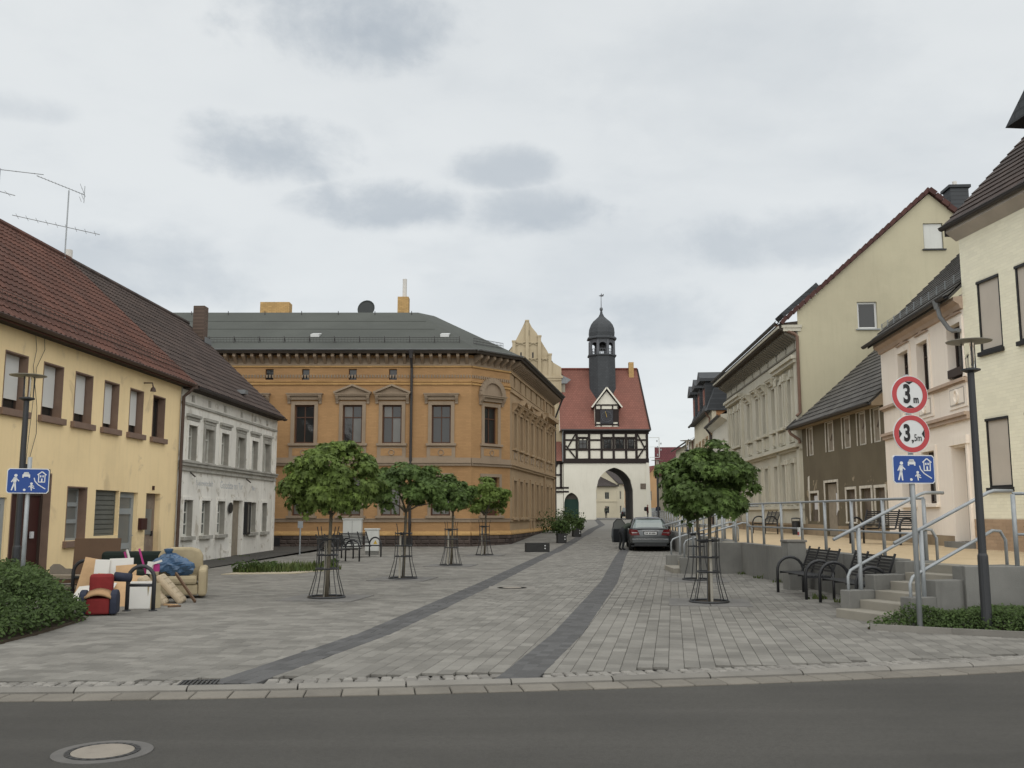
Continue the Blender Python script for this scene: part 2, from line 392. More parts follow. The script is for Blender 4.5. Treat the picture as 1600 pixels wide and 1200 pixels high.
def tag(o, label=None, cat=None, group=None, kind=None):
    if label: o['label'] = label
    if cat: o['category'] = cat
    if group: o['group'] = group
    if kind: o['kind'] = kind
    return o
def thing(name, label, cat, loc=(0, 0, 0), rot=0.0, group=None):
    o = bpy.data.objects.new(name, None); COL.objects.link(o); o.empty_display_size = .2
    o.location = loc; o.rotation_euler = (0, 0, rot)
    return tag(o, label, cat, group)
def copy_tree(o, parent=None, loc=None, rot=None, label=None):
    kids = list(o.children)
    c = o.copy(); COL.objects.link(c); c.parent = parent
    if loc is not None: c.location = loc
    if rot is not None: c.rotation_euler = (0, 0, rot)
    if label: c['label'] = label
    for k in kids: copy_tree(k, c)
    return c
def nmesh(name, verts, faces_flat, nper, mat, rnd=None, smooth=False):
    """fast mesh from numpy; all faces have nper corners; rnd = per-vertex value"""
    me = bpy.data.meshes.new(name)
    nv = len(verts); nf = len(faces_flat) // nper
    me.vertices.add(nv); me.vertices.foreach_set('co', np.asarray(verts, dtype=np.float32).ravel())
    me.loops.add(nf * nper); me.loops.foreach_set('vertex_index', np.asarray(faces_flat, dtype=np.int32))
    me.polygons.add(nf); me.polygons.foreach_set('loop_start', np.arange(0, nf * nper, nper, dtype=np.int32))
    if rnd is not None:
        a = me.attributes.new('rnd', 'FLOAT', 'POINT'); a.data.foreach_set('value', np.asarray(rnd, dtype=np.float32))
    me.update(calc_edges=True)
    me.materials.append(m[mat] if isinstance(mat, str) else mat)
    me.shade_smooth() if smooth else me.shade_flat()
    return me
def pieces(parent, name, protos, mats, mat, most=300, rest_name=None):
    """mats: list of 4x4 Matrices (parent space), the ones that show largest first; the first `most` become objects of
    their own that share mesh data, the rest one joined part"""
    if not isinstance(protos, list): protos = [protos]
    mes = [p.mesh(name, mat) for p in protos]
    for i, M4 in enumerate(mats[:most]):
        o = bpy.data.objects.new(name, mes[i % len(mes)]); COL.objects.link(o); o.parent = parent; o.matrix_local = M4
    rest = mats[most:]
    if rest:
        P = protos[0]
        v0 = np.array(P.v); tri = []
        for f in P.f:
            for i in range(1, len(f) - 1): tri.append((f[0], f[i], f[i + 1]))
        tri = np.array(tri); nv = len(v0)
        A = np.array([np.array(x) for x in rest])
        V = np.einsum('nij,kj->nki', A[:, :3, :3], v0) + A[:, None, :3, 3]
        F_ = (tri[None] + (np.arange(len(rest)) * nv)[:, None, None]).ravel()
        me = nmesh(rest_name or name, V.reshape(-1, 3), F_, 3, mat, np.repeat(np.random.rand(len(rest)), nv))
        o = bpy.data.objects.new((rest_name or name), me); COL.objects.link(o); o.parent = parent; o['kind'] = 'stuff'

# ------------------------------------------------------------------ shape of the ground
GY = [-50, 42, 47, 55, 62, 75, 112, 200, 900]; GZ = [0, 0, .13, .42, .62, .75, .95, 1.1, 1.3]
def g(y): return float(np.interp(y, GY, GZ))
def kerb_y(x): return 9.65 + .157 * x + .011 * x * x
def strip_l(y): return float(np.interp(y, [9, 9.65, 13.29, 23.06, 39.64, 46, 57, 75, 112], [-3.0, -2.85, -2.07, -.75, 1.30, 2.3, 4.15, 6.7, 9.5]))
def strip_r(y): return float(np.interp(y, [9, 9.8, 13.29, 23.06, 37.8, 46, 112], [-.4, -.13, .56, 2.09, 4.03, 5.2, 13.0]))
SW = .45

# ================================================================== GROUND
def sheet(name, mat, xs, ys, zf, kind='structure', label=None):
    b = MB(); n = len(xs)
    for y in ys:
        for x in xs: b.v.append((x, y, zf(x, y)))
    for j in range(len(ys) - 1):
        for i in range(n - 1):
            a = j * n + i; b.f.append((a, a + 1, a + n + 1, a + n))
    o = b.build(name, mat); o['kind'] = kind
    return o
sheet('ground', 'far_pave', [-900, -60, 60, 900], [-60, 8, 42, 47, 55, 62, 75, 112, 200, 900], lambda x, y: g(y) - .09)
plaza = sheet('plaza', 'joint', list(np.linspace(-16, 16, 33)), [9.0, 12, 20, 30, 42, 47, 53], lambda x, y: g(max(y, kerb_y(x) * 0 + y)) - .022 if y > 9.5 else -.06)
sheet('street', 'far_pave', [-16, 0, 16, 30], [52.5, 55, 62, 75, 112, 130, 200], lambda x, y: g(y) - .002)
# asphalt road
rb = MB(); xs = np.linspace(-40, 40, 81)
for x in xs:
    xe = max(-11, min(13, x)); ye = kerb_y(xe) - .47
    rb.v += [(x, -30, -.034), (x, ye, -.034)]
for i in range(len(xs) - 1): rb.f.append((2 * i, 2 * i + 2, 2 * i + 3, 2 * i + 1))
road = rb.build('road', 'asphalt'); road['kind'] = 'structure'
# asphalt pavement under the left facades
sp = MB(); sp.add([(-10.6, 25, .006), (-9.1, 25, .006), (-8.3, 45.4, .0 + .006 + g(45.4)), (-11.4, 45.4, .006 + g(45.4))], [(0, 1, 2, 3)])
sw = sp.build('pavement', 'asphalt'); sw['kind'] = 'structure'

def unit_paver(j=.006):
    p = MB(); a = .5
    p.v = [(-a + j, -a + j, 0), (a - j, -a + j, 0), (a - j, a - j, 0), (-a + j, a - j, 0)]
    return p
def paver_mb(lx, ly, j=.002, bev=.004, h=.03):
    p = MB()
    for ins, z in ((j + bev, 0), (j, -bev), (j, -h)):
        x = lx / 2 - ins; y = ly / 2 - ins
        p.v += [(-x, -y, z), (x, -y, z), (x, y, z), (-x, y, z)]
    p.f = [(0, 1, 2, 3)]
    for k in (0, 4):
        for i in range(4):
            jn = (i + 1) % 4; p.f.append((k + i, k + 4 + i, k + 4 + jn, k + jn))
    return p
def wall_x(y): return float(np.interp(y, [10, 14.9, 15.0, 16.5, 26.4, 26.41, 28.4, 42, 60], [14, 14, 7.4, 6.9, 6.4, 6.6, 6.6, 7.3, 8.8]))
D = Vector((.164, .9865, 0)).normalized(); Nn = Vector((D.y, -D.x, 0)); ang = math.atan2(D.y, D.x)
def in_view(x, y): return abs(x) < .56 * y + .8
BEDS = []   # filled below: (polygon) areas without pavers
def inside(poly, x, y):
    c = False; n = len(poly)
    for i in range(n):
        x1, y1 = poly[i]; x2, y2 = poly[i - 1]
        if (y1 > y) != (y2 > y) and x < (x2 - x1) * (y - y1) / (y2 - y1) + x1: c = not c
    return c
BED_L = [(-6.35, 12.2), (-6.45, 13.5), (-6.75, 15.0), (-7.6, 16.4), (-9.0, 17.2), (-11.5, 17.5), (-11.5, 11.0), (-8.0, 11.4)]
BED_R = [(5.0, 13.75), (6.7, 12.85), (9.0, 12.1), (13.0, 11.9), (13.0, 14.7), (7.2, 15.0), (6.0, 14.3)]
BED_M = [(-7.75, 26.0), (-5.9, 26.3), (-5.0, 28.3), (-5.3, 29.6), (-7.2, 29.0)]
BEDS = [BED_L, BED_R, BED_M]
right, left = [], []
W_, L_ = .165, .245
for ib in range(-110, 110):
    off = random.random() * L_
    for ia in range(30, 230):
        P = D * (ia * L_ + off) + Nn * (ib * W_)
        x, y = P.x, P.y
        if y < kerb_y(x) + .42 or y > 53 or not in_view(x, y): continue
        if x < strip_l(y) + SW - .07 or x > wall_x(y) + .1: continue
        sr = strip_r(y)
        if sr + .07 < x < sr + SW - .16 and y < 41: continue
        if any(inside(b, x, y) for b in BEDS): continue
        right.append((x, y))
for ia in range(30, 330):
    off = random.random() * L_
    for ib in range(-90, 30):
        P = D * (ia * W_) + Nn * (ib * L_ + off)
        x, y = P.x, P.y
        if y < kerb_y(x) + .42 or y > 53 or not in_view(x, y): continue
        if x > strip_l(y) + .07 or x < -10.7: continue
        if x < -9.0 + .05 * (y - 30) and y > 26: continue
        if any(inside(b, x, y) for b in BEDS): continue
        left.append((x, y))
def pmat(x, y, a, dz=0.0):
    s = (g(y + .3) - g(y - .3)) / .6
    return Matrix.Translation((x, y, g(y) + dz + random.uniform(-.0012, .0012))) @ Matrix.Rotation(math.atan(s), 4, 'X') @ Matrix.Rotation(a + random.uniform(-.01, .01), 4, 'Z') @ Matrix.Rotation(random.uniform(-.004, .004), 4, 'Y')
key = lambda p: p[0] ** 2 + p[1] ** 2
right.sort(key=key); left.sort(key=key)
near_r = [pmat(x, y, ang) for x, y in right]; near_l = [pmat(x, y, ang + R(90)) for x, y in left]
pieces(plaza, 'paver', paver_mb(L_, W_), near_r, 'paver', 190)
pieces(plaza, 'paver', paver_mb(L_, W_), near_l, 'paver', 110)
# dark bands that edge the carriageway
dk = []
for fn, y1, wd in ((strip_l, 112, SW), (strip_r, 44, SW - .06)):
    y = 9.15
    while y < y1:
        x0 = fn(y); x1 = fn(y + .12)
        a = math.atan2(.12, x1 - x0)
        if y > kerb_y(x0) + .08:
            if y < 55:
                for k in range(3): dk.append((x0 + (k + .5) * wd / 3 + (random.random() - .5) * .01, y, a, wd))
        y += .2 * math.sin(a)
dk.sort(key=key)
pieces(plaza, 'dark_paver', paver_mb(.2, .15), [pmat(x, y, a, .004) for x, y, a, w in dk], 'paver_d', 300)
far = MB()
ys = [54.8, 57, 62, 68, 75, 90, 112]
for y in ys: far.v += [(strip_l(y), y, g(y) + .006), (strip_l(y) + .5, y, g(y) + .006)]
for i in range(len(ys) - 1): far.f.append((2 * i, 2 * i + 1, 2 * i + 3, 2 * i + 2))
far.build('dark_paving_band', 'paver_d', plaza)
# kerb, gutter stones, setts along the road edge
def along(x, off):
    s = .157 + .022 * x; n = Vector((-s, 1, 0)).normalized(); return Vector((x, kerb_y(x), 0)) + n * off, math.atan(s)
kp = MB(); prof = [(-.075, -.08), (-.075, -.005), (-.05, .012), (-.01, .022), (.04, .02), (.075, .008), (.075, -.08)]
kp.prism(prof, lambda a, b, d: (d, a, b), -.494, .494)
kerbs, guts, setts = [], [], []
x = -10.5
while x < 13:
    p, a = along(x, -.075); kerbs.append(Matrix.Translation(p) @ Matrix.Rotation(a, 4, 'Z')); x += math.cos(a)
x = -10
while x < 13:
    p, a = along(x, -.315); guts.append(Matrix.Translation(p + Vector((0, 0, -.018 + random.uniform(-.002, .002)))) @ Matrix.Rotation(a, 4, 'Z')); x += .33 * math.cos(a)
x = -9.5
while x < 12:
    for r in range(3):
        p, a = along(x + random.uniform(-.01, .01), .065 + r * .118 + random.uniform(-.006, .006))
        if strip_l(p.y) - .05 < p.x < strip_l(p.y) + SW + .02 or strip_r(p.y) - .03 < p.x < strip_r(p.y) + SW: continue
        sc = random.uniform(.86, 1.08)
        setts.append((p.length, Matrix.Translation(p + Vector((0, 0, random.uniform(-.003, .004)))) @ Matrix.Rotation(a + random.uniform(-.1, .1), 4, 'Z') @ Matrix.Diagonal((random.uniform(.8, 1.25), sc, 1, 1))))
    x += .122
kerbs.sort(key=lambda M4: M4.translation.length); guts.sort(key=lambda M4: M4.translation.length); setts.sort(key=lambda t: t[0])
pieces(plaza, 'kerb_stone', kp, kerbs, 'kerb')
pieces(plaza, 'gutter_stone', paver_mb(.33, .315, .004, .008, .03), guts, 'gutter')
pieces(plaza, 'sett', paver_mb(.12, .115, .006, .014, .04), [t[1] for t in setts], 'sett', 300)

# drain grate by the left dark band
dg = thing('drain_grate', 'small slotted iron drain grate at the road end of the left dark band', 'drain grate', (-2.98, 9.42, .016), .12)
b = MB(); b.box(-.17, .17, -.15, -.13, -.02, .0).box(-.17, .17, .13, .15, -.02, .0).box(-.17, -.15, -.13, .13, -.02, 0).box(.15, .17, -.13, .13, -.02, 0)
b.build('frame', 'iron', dg)
for i in range(7): MB().box(-.14 + i * .042, -.122 + i * .042, -.13, .13, -.02, -.002).build('bar', 'iron', dg)
def manhole(loc, label, r, square=False):
    t = thing('manhole_cover', label, 'manhole cover', loc)
    def ring(r0, r1, z0, z1, n=40):
        q = MB(); q.lathe([(r1, z0), (r1, z1), (r0, z1), (r0, z0)], n=n); q.f = q.f[:-2]
        return q
    if square: MB().box(-.5, .5, -.5, .5, -.01, .004).build('surround_slab', 'kerb', t)
    ring(r * .93, r * 1.25, -.01, .004).build('outer_ring', 'ring_cement' if not square else 'kerb', t)
    ring(r * .80, r * .93, -.01, .009).build('iron_ring', 'iron', t)
    MB().lathe([(r * .78, -.01), (r * .78, .008), (r * .74, .012), (.001, .012)], n=40).build('concrete_fill', 'manhole_c', t)
    for k in range(24):
        a = 2 * math.pi * k / 24
        MB().lathe([(.014, .0), (.014, .0105)], (r * .865 * math.cos(a), r * .865 * math.sin(a), 0), 6).build('vent_slot', 'sign_black', t)
manhole((-2.83, 6.92, -.032), 'round manhole cover with pale concrete filling in the asphalt road', .265)
manhole((.0, 21.3, .004), 'manhole cover in a pale slab in the middle of the carriageway paving', .26, True)

# ================================================================== FACADE TOOLS
class Fac:
    """a facade frame: x along the front (left to right seen from the street), y into the building, z up"""
    def __init__(s, root, o=(0, 0, 0), a=0.0): s.root = root; s.fr = (o, a)
    def part(s, name, mb, mat, parent=None, **kw):
        if parent is None: return mb.build(name, mat, s.root, frame=s.fr, **kw)
        return mb.build(name, mat, parent, **kw)
    def wall(s, x0, x1, z0, z1, holes, mat, rev=.25, name='wall', parent=None, ends=True, thick=.4):
        b = MB()
        xs = sorted(set([x0, x1] + [h[0] for h in holes] + [h[1] for h in holes])); zs = sorted(set([z0, z1] + [h[2] for h in holes] + [h[3] for h in holes]))
        xs = [x for x in xs if x0 <= x <= x1]; zs = [z for z in zs if z0 <= z <= z1]
        for i in range(len(xs) - 1):
            for j in range(len(zs) - 1):
                cx = (xs[i] + xs[i + 1]) / 2; cz = (zs[j] + zs[j + 1]) / 2
                if any(h[0] < cx < h[1] and h[2] < cz < h[3] for h in holes): continue
                b.quad((xs[i], 0, zs[j]), (xs[i + 1], 0, zs[j]), (xs[i + 1], 0, zs[j + 1]), (xs[i], 0, zs[j + 1]))
        for a, c, d, e in [h[:4] for h in holes]:
            b.quad((a, 0, d), (a, rev, d), (a, rev, e), (a, 0, e)); b.quad((c, 0, d), (c, rev, d), (c, rev, e), (c, 0, e))
            b.quad((a, 0, e), (c, 0, e), (c, rev, e), (a, rev, e)); b.quad((a, 0, d), (c, 0, d), (c, rev, d), (a, rev, d))
            b.quad((a, rev, d), (c, rev, d), (c, rev, e), (a, rev, e))
        if ends:
            b.quad((x0, 0, z0), (x0, thick, z0), (x0, thick, z1), (x0, 0, z1)); b.quad((x1, 0, z0), (x1, thick, z0), (x1, thick, z1), (x1, 0, z1))
        b.quad((x0, 0, z1), (x1, 0, z1), (x1, thick, z1), (x0, thick, z1))
        return s.part(name, b, mat, parent)
    def window(s, x0, x1, z0, z1, depth=.14, fm='old_frame', gm='pane', fw=.06, cols=2, rows=(), sur=None, sill=None, name='window', blind=None, bar=.05, lining=None, hood=None, apron=None):
        """rows: heights (fractions) of transoms"""
        b = MB(); y0, y1 = depth, depth + .06
        b.box(x0, x0 + fw, y0, y1, z0, z1).box(x1 - fw, x1, y0, y1, z0, z1).box(x0 + fw, x1 - fw, y0, y1, z0, z0 + fw).box(x0 + fw, x1 - fw, y0, y1, z1 - fw, z1)
        xs = [x0 + fw + (x1 - x0 - 2 * fw) * i / cols for i in range(cols + 1)]
        zs = [z0 + fw] + [z0 + (z1 - z0) * r for r in rows] + [z1 - fw]
        for x in xs[1:-1]: b.box(x - bar / 2, x + bar / 2, y0 + .004, y1 - .004, z0 + fw, z1 - fw)
        for z in zs[1:-1]: b.box(x0 + fw, x1 - fw, y0 - .006, y1 - .01, z - bar / 2, z + bar / 2)
        w = s.part(name, b, fm)
        for i in range(cols):
            for j in range(len(zs) - 1):
                e = bar / 2
                q = MB().box(xs[i] + (e if i else 0), xs[i + 1] - (e if i < cols - 1 else 0), y0 + .03, y0 + .04, zs[j] + (e if j else 0), zs[j + 1] - (e if j < len(zs) - 2 else 0))
                q.build('pane', gm[(i + j) % len(gm)] if isinstance(gm, list) else gm, w)
        if lining:   # painted reveal
            MB().box(x0 - .02, x0 - .001, -.012, depth, z0, z1 + .02).box(x1 + .001 - .012, x1 + .02, -.012, depth, z0, z1 + .02).box(x0 - .001, x1 - .011, -.012, depth, z1 - .012, z1 + .02).build('reveal', lining, w)
        if blind:
            MB().box(x0 + fw * .7, x1 - fw * .7, y0 - .03, y0 - .015, z0 + (z1 - z0) * blind[0], z1 - .015).build('blind', blind[1], w)
        if sur:
            d, pr, mt = sur
            MB().box(x0 - d, x0, -pr, .0, z0, z1 + d).box(x1, x1 + d, -pr, 0, z0, z1 + d).box(x0, x1, -pr, 0, z1, z1 + d).build('surround', mt, w)
        if sill:
            ov, pr, h, mt = sill
            MB().box(x0 - ov, x1 + ov, -pr, .1, z0 - h, z0 - .002).build('sill', mt, w, bevel=.008)
        if hood:
            kind, ov, pr, zb, h, mt = hood     # zb above window top
            za = z1 + zb; q = MB(); xa, xb = x0 - ov, x1 + ov
            q.box(xa + .1, xb - .1, -pr * .5, 0, za - .18, za)
            q.box(xa, xb, -pr, 0, za, za + .08).box(xa - .04, xb + .04, -pr - .04, 0, za + .08, za + .12)
            for xx in (xa + .02, xb - .16):     # consoles
                q.prism([(0, za), (-pr, za), (-pr * .8, za - .12), (-pr * .35, za - .28), (-pr * .3, za - .36), (0, za - .36)], YZ, xx, xx + .14)
            if kind == 'ped':
                mid = (xa + xb) / 2
                q.prism([(xa - .04, za + .12), (xb + .04, za + .12), (mid, za + .12 + h)], XZ, -pr * .55, 0)
                q.bar((xa - .06, -pr * .6, za + .15), (mid, -pr * .6, za + .15 + h), pr * 1.15, .09).bar((xb + .06, -pr * .6, za + .15), (mid, -pr * .6, za + .15 + h), pr * 1.15, .09)
            if kind == 'arch':
                mid = (xa + xb) / 2; r = (xb - xa) / 2 - .08
                arc = [(mid + r * math.cos(t), za + .12 + r * math.sin(t)) for t in np.linspace(0, math.pi, 15)]
                q.prism(arc, XZ, -pr * .3, 0)
                for i in range(14): q.bar((arc[i][0], -pr * .5, arc[i][1]), (arc[i + 1][0], -pr * .5, arc[i + 1][1]), pr, .12, (0, 1, 0))
            q.build('hood', mt, w)
        if apron:
            h, mt, rm = apron
            q = MB(); zt = z0 - .16
            q.box(x0 - .22, x1 + .22, -.05, 0, zt - h, zt)
            ap = q.build('apron', mt, w)
            MB().box(x0 - .05, x1 + .05, -.062, -.048, zt - h + .12, zt - .08).build('apron_panel', rm, w)
            MB().tube([((x0 + x1) / 2 + .13 * math.cos(t), -.07, zt - h / 2 + .13 * math.sin(t)) for t in np.linspace(0, 2 * math.pi, 13)], .025, 5).build('roundel', mt, w)
        return w
def pantile(w=.22, l=.36, t=.015, amp=.03, seg=5):
    """one roof tile: x across, y up the slope, z off the roof; rolled on one side, lower edge proud"""
    p = MB()
    for y, z0 in ((0, .028), (l, 0.0)):
        for i in range(seg + 1):
            x = w * i / seg; p.v.append((x, y, z0 + amp * (max(0, math.sin(math.pi * min(1, x / (w * .55)))) if x < w * .55 else 0)))
    n = seg + 1
    for i in range(seg): p.f.append((i, i + 1, n + i + 1, n + i))
    o = len(p.v)
    for i in range(n): p.v.append((p.v[i][0], .002, p.v[i][2] - .03))
    for i in range(seg): p.f.append((o + i, o + i + 1, i + 1, i))
    return p
def flat_tile(w=.2, l=.3, t=.02):
    p = MB()
    p.v = [(.003, 0, .035), (w - .003, 0, .035), (w - .003, l, .006), (.003, l, .006), (.003, 0, .0), (w - .003, 0, .0), (w - .003, l, -.01), (.003, l, -.01)]
    p.f = [(0, 1, 2, 3), (4, 5, 1, 0), (4, 0, 3, 7), (5, 6, 2, 1)]
    return p
def tile_roof(root, x0, x1, ye, ze, yr, zr, tile, tw, tl, mat, most=300, name='roof_tile', vis=None, fr=None, flip=False):
    """tiles on the plane from the eave (y=ye,z=ze) to the ridge (yr,zr)"""
    d = Vector((0, yr - ye, zr - ze)); L = d.length; d.normalize()
    n = Vector((1, 0, 0)).cross(d)
    if n.z < 0: n = -n
    nx = int((x1 - x0) / tw); ny = int(L / tl)
    tw2 = (x1 - x0) / nx; tl2 = L / ny; ms = []
    fm = Matrix.Translation(fr[0]) @ Matrix.Rotation(fr[1], 4, 'Z') if fr else Matrix.Identity(4)
    X = Vector((1, 0, 0))
    for j in range(ny):
        for i in range(nx):
            p = Vector((x0 + i * tw2, ye, ze)) + d * (j * tl2) + n * random.uniform(0, .004)
            B = Matrix(((tw2 / tw, 0, 0), (0, d.y, n.y), (0, d.z, n.z))).to_4x4()
            M4 = fm @ Matrix.Translation(p) @ B
            ms.append(M4)
    cl = Vector((0, 0, 1.6)); rw = root.matrix_basis
    ms.sort(key=lambda M4: ((rw @ M4).translation - cl).length if vis is None else vis(rw @ M4))
    pieces(root, name, tile, ms, mat, most)
def gutter(b, x0, x1, y, z, r=.07, n=6):
    for k in range(n):
        a0 = math.pi + math.pi * k / n; a1 = math.pi + math.pi * (k + 1) / n
        for rr in (r,):
            b.quad((x0, y + rr * math.cos(a0), z + rr * math.sin(a0)), (x1, y + rr * math.cos(a0), z + rr * math.sin(a0)), (x1, y + rr * math.cos(a1), z + rr * math.sin(a1)), (x0, y + rr * math.cos(a1), z + rr * math.sin(a1)))
    b.tube([(x0, y - r, z), (x1, y - r, z)], .012, 5)
    return b
def text_mesh(txt, size, mat, name, parent, loc, rot=(R(90), 0, 0), sx=1.0, bold=0.0, extr=.002, align='CENTER'):
    cu = bpy.data.curves.new(name, 'FONT'); cu.body = txt; cu.size = size; cu.offset = bold; cu.extrude = extr; cu.align_x = align; cu.align_y = 'CENTER'
    tmp = bpy.data.objects.new('tmp', cu); COL.objects.link(tmp)
    dg_ = bpy.context.evaluated_depsgraph_get(); me = bpy.data.meshes.new_from_object(tmp.evaluated_get(dg_))
    bpy.data.objects.remove(tmp); me.materials.clear(); me.materials.append(m[mat])
    o = bpy.data.objects.new(name, me); COL.objects.link(o); o.parent = parent; o.location = loc; o.rotation_euler = rot; o.scale = (sx, 1, 1)
    return o

# ================================================================== YELLOW HOUSE (left)
TH = math.atan2(.9994, .0336)
A0 = (-10.54, 30.39, 0)
yh = thing('yellow_house', 'yellow rendered house with brown window reveals and red tiled roof at the left edge', 'house', A0, TH)
fy = Fac(yh)
YW = [(-13.3, -12.4), (-11.7, -10.8), (-10.04, -9.15), (-8.44, -7.55), (-6.92, -6.03), (-5.34, -4.5), (-3.77, -2.9), (-2.17, -1.3)]
holes = [(a, b_, 3.85, 5.08) for a, b_ in YW]
GFH = [(-11.6, -9.6, .12, 1.95), (-9.42, -7.8, .12, 2.52), (-6.98, -6.0, .95, 2.25), (-5.5, -4.12, 1.03, 2.22), (-4.07, -2.9, .08, 2.2), (-2.33, -1.3, .08, 2.2)]
fy.wall(-16, -.04, 0, 5.78, holes + GFH, 'yellow', .3, thick=9)
for k, (a, b_) in enumerate(YW):
    w = fy.window(a, b_, 3.85, 5.08, .2, 'brown_dark', 'pane', .07, 2 if k == 7 else 1, lining='brownrev', blind=None if k == 7 else (.2 if k != 5 else .12, 'blind'), sill=(.13, .1, .15, 'brownrev'))
# shop front, dark door, windows and doors of the ground floor
w = fy.window(-11.6, -9.6, .12, 1.95, .05, 'grey_frame', 'pane_grey', .14, 1, name='shop_window')
w = fy.window(-9.42, -7.8, .12, 2.52, .16, 'brown_dark', ['door_red', 'pane'], .1, 1, (.8,), name='door', lining='brownrev')
MB().box(-8.3, -8.18, .12, .16, 1.05, 1.2).build('poster', 'paper', w)
MB().box(-9.42, -7.8, -.12, .0, 0, .12).build('threshold', 'concrete', w)
w = fy.window(-6.98, -6.0, .95, 2.25, .2, 'grey_frame', 'pane_grey', .06, 1, (.36, .68), lining='brownrev', sill=(.1, .1, .16, 'brownrev'), bar=.1)
w = fy.window(-5.5, -4.12, 1.03, 2.22, .1, 'shutter', 'shutter', .05, 1, name='shuttered_window')
for i in range(9): MB().box(-5.44, -4.18, .105, .12, 1.09 + i * .125, 1.19 + i * .125).build('slat', 'shutter', w)
w = fy.window(-4.07, -2.9, .08, 2.2, .12, 'grey_frame', 'pane_grey', .15, 1, (.3, .75), name='door', bar=.16)
MB().tube([(-3.05, .08, 1.0), (-3.05, .04, 1.0), (-3.15, .04, 1.0)], .015, 6).build('handle', 'galv', w)
dr = MB().box(-2.33, -1.3, .16, .22, .08, 2.2); d = fy.part('door', dr, 'door_brown')
MB().box(-2.2, -1.45, .14, .165, .2, .85).build('door_panel', 'door_brown', d); MB().box(-2.1, -1.55, .14, .165, 1.0, 1.75).build('pane', 'pane_grey', d)
MB().box(-1.55, -1.5, .1, .16, .95, 1.1).build('handle', 'black_metal', d)
fy.part('mailbox', MB().box(-2.82, -2.44, -.12, .0, 1.15, 1.48), 'door_red', bevel=.015)
fy.part('house_number', MB().box(-1.95, -1.8, -.02, .0, 2.3, 2.42), 'door_red')
fy.part('lamp_bracket', MB().tube([(-2.9, 0, 5.35), (-2.9, -.25, 5.35), (-2.9, -.28, 5.22)], .02, 6).lathe([(.09, 5.1), (.07, 5.18), (.02, 5.24)], (-2.9, -.28, 0), 8), 'gut_brown')
# broken plaster along the foot
for i, (x, l, h) in enumerate([(-7.6, .9, .5), (-6.7, 1.3, .38), (-5.4, .8, .22), (-1.2, .7, .3)]):
    pts = [(x, .0)] + [(x + l * t, h * (.6 + .4 * random.random()) * (1 - .3 * t)) for t in np.linspace(0, 1, 7)] + [(x + l, 0)]
    fy.part('bare_plaster', MB().prism(pts, XZ, -.006, .0), 'ash')
# wires
fy.part('wire', MB().tube([(-9.0, -.04, 5.75), (-8.9, -.05, 5.3), (-9.0, -.05, 4.9), (-8.75, -.06, 4.0), (-8.7, -.06, 3.4), (-8.95, -.05, 2.7)], .008, 4), 'black_metal')
fy.part('wire', MB().tube([(-8.6, -.04, 5.75), (-8.55, -.05, 5.35), (-8.85, -.05, 4.9), (-8.95, -.06, 3.9), (-9.05, -.05, 2.7)], .008, 4), 'black_metal')
fy.part('junction_box', MB().box(-9.08, -8.9, -.06, 0, 2.58, 2.7), 'black_metal')
# eaves, gutter, roof
fy.part('eave', MB().prism([(-.3, 5.64), (0, 5.62), (.3, 5.62), (.3, 5.85), (-.3, 5.72)], YZ, -16, .1), 'soffit')
fy.part('gutter', gutter(MB(), -16, .3, -.36, 5.7, .065), 'gut_brown')
fy.part('downpipe', MB().tube([(.12, -.36, 5.66), (.0, -.25, 5.45), (-.06, -.1, 5.3), (-.06, -.1, .05)], .055, 8).tube([(.2, -.36, 5.72), (.2, -.36, 5.58)], .085, 8), 'gut_brown')
rf = fy.part('roof', MB().prism([(-.3, 5.72), (4.2, 9.93), (8.8, 5.82), (8.8, 5.7), (4.2, 9.78), (-.3, 5.6)], YZ, -16, .5), 'tile_red')
tile_roof(yh, -16, .5, -.33, 5.72, 4.2, 9.96, pantile(), .22, .34, 'tile_red', 300, vis=lambda M4: (M4.translation - Vector((0, 0, 1.6))).length + (50 if abs(M4.translation.x) > .545 * M4.translation.y else 0))
for i in range(46): fy.part('ridge_tile', MB().tube([(.5 - i * .36, 4.2, 9.97), (.5 - (i + 1) * .36 + .02, 4.2, 9.985)], [.12, .105], 8), 'tile_red')
sg = MB(); y_, z_ = .02, 6.18
for dz in (0, .09, .18): sg.tube([(-16, y_, z_ + dz), (.4, y_, z_ + dz)], .009, 4)
for i in range(80): sg.tube([(-15.9 + i * .2, y_, z_ - .05), (-15.9 + i * .2, y_, z_ + .2)], .006, 4)
for i in range(20): sg.bar((-15.8 + i * .8, y_ + .25, z_ + .12), (-15.8 + i * .8, y_ - .02, z_ - .12), .03, .012)
fy.part('snow_guard', sg, 'gut_brown')
# aerials on the ridge
def aerial(loc, label, booms, h):
    t = thing('roof_aerial', label, 'aerial', loc, 0, 'television aerials on the yellow house')
    MB().tube([(0, 0, -.8), (0, 0, h)], .022, 6).build('mast', 'galv', t)
    for z, p, q, ne, el_, refl in booms:
        p = Vector(p); q = Vector(q); bm_ = MB().tube([p + Vector((0, 0, z)), q + Vector((0, 0, z))], .014, 5)
        bo = bm_.build('boom', 'galv', t)
        d_ = (q - p).normalized(); s_ = Vector((0, 0, 1)).cross(d_).normalized()
        e = MB()
        for i in range(ne):
            c = p + (q - p) * (i + .5) / ne + Vector((0, 0, z)); e.tube([c - s_ * el_, c + s_ * el_], .006, 4)
        if refl:
            for i in range(5):
                c = q + Vector((0, 0, z - .2 + i * .11)) - d_ * .06 * abs(i - 2); e.tube([c - s_ * .28, c + s_ * .28], .006, 4)
            e.tube([q + Vector((0, 0, z - .28)), q + Vector((0, 0, z + .3))], .012, 4)
        e.build('elements', 'galv', bo)
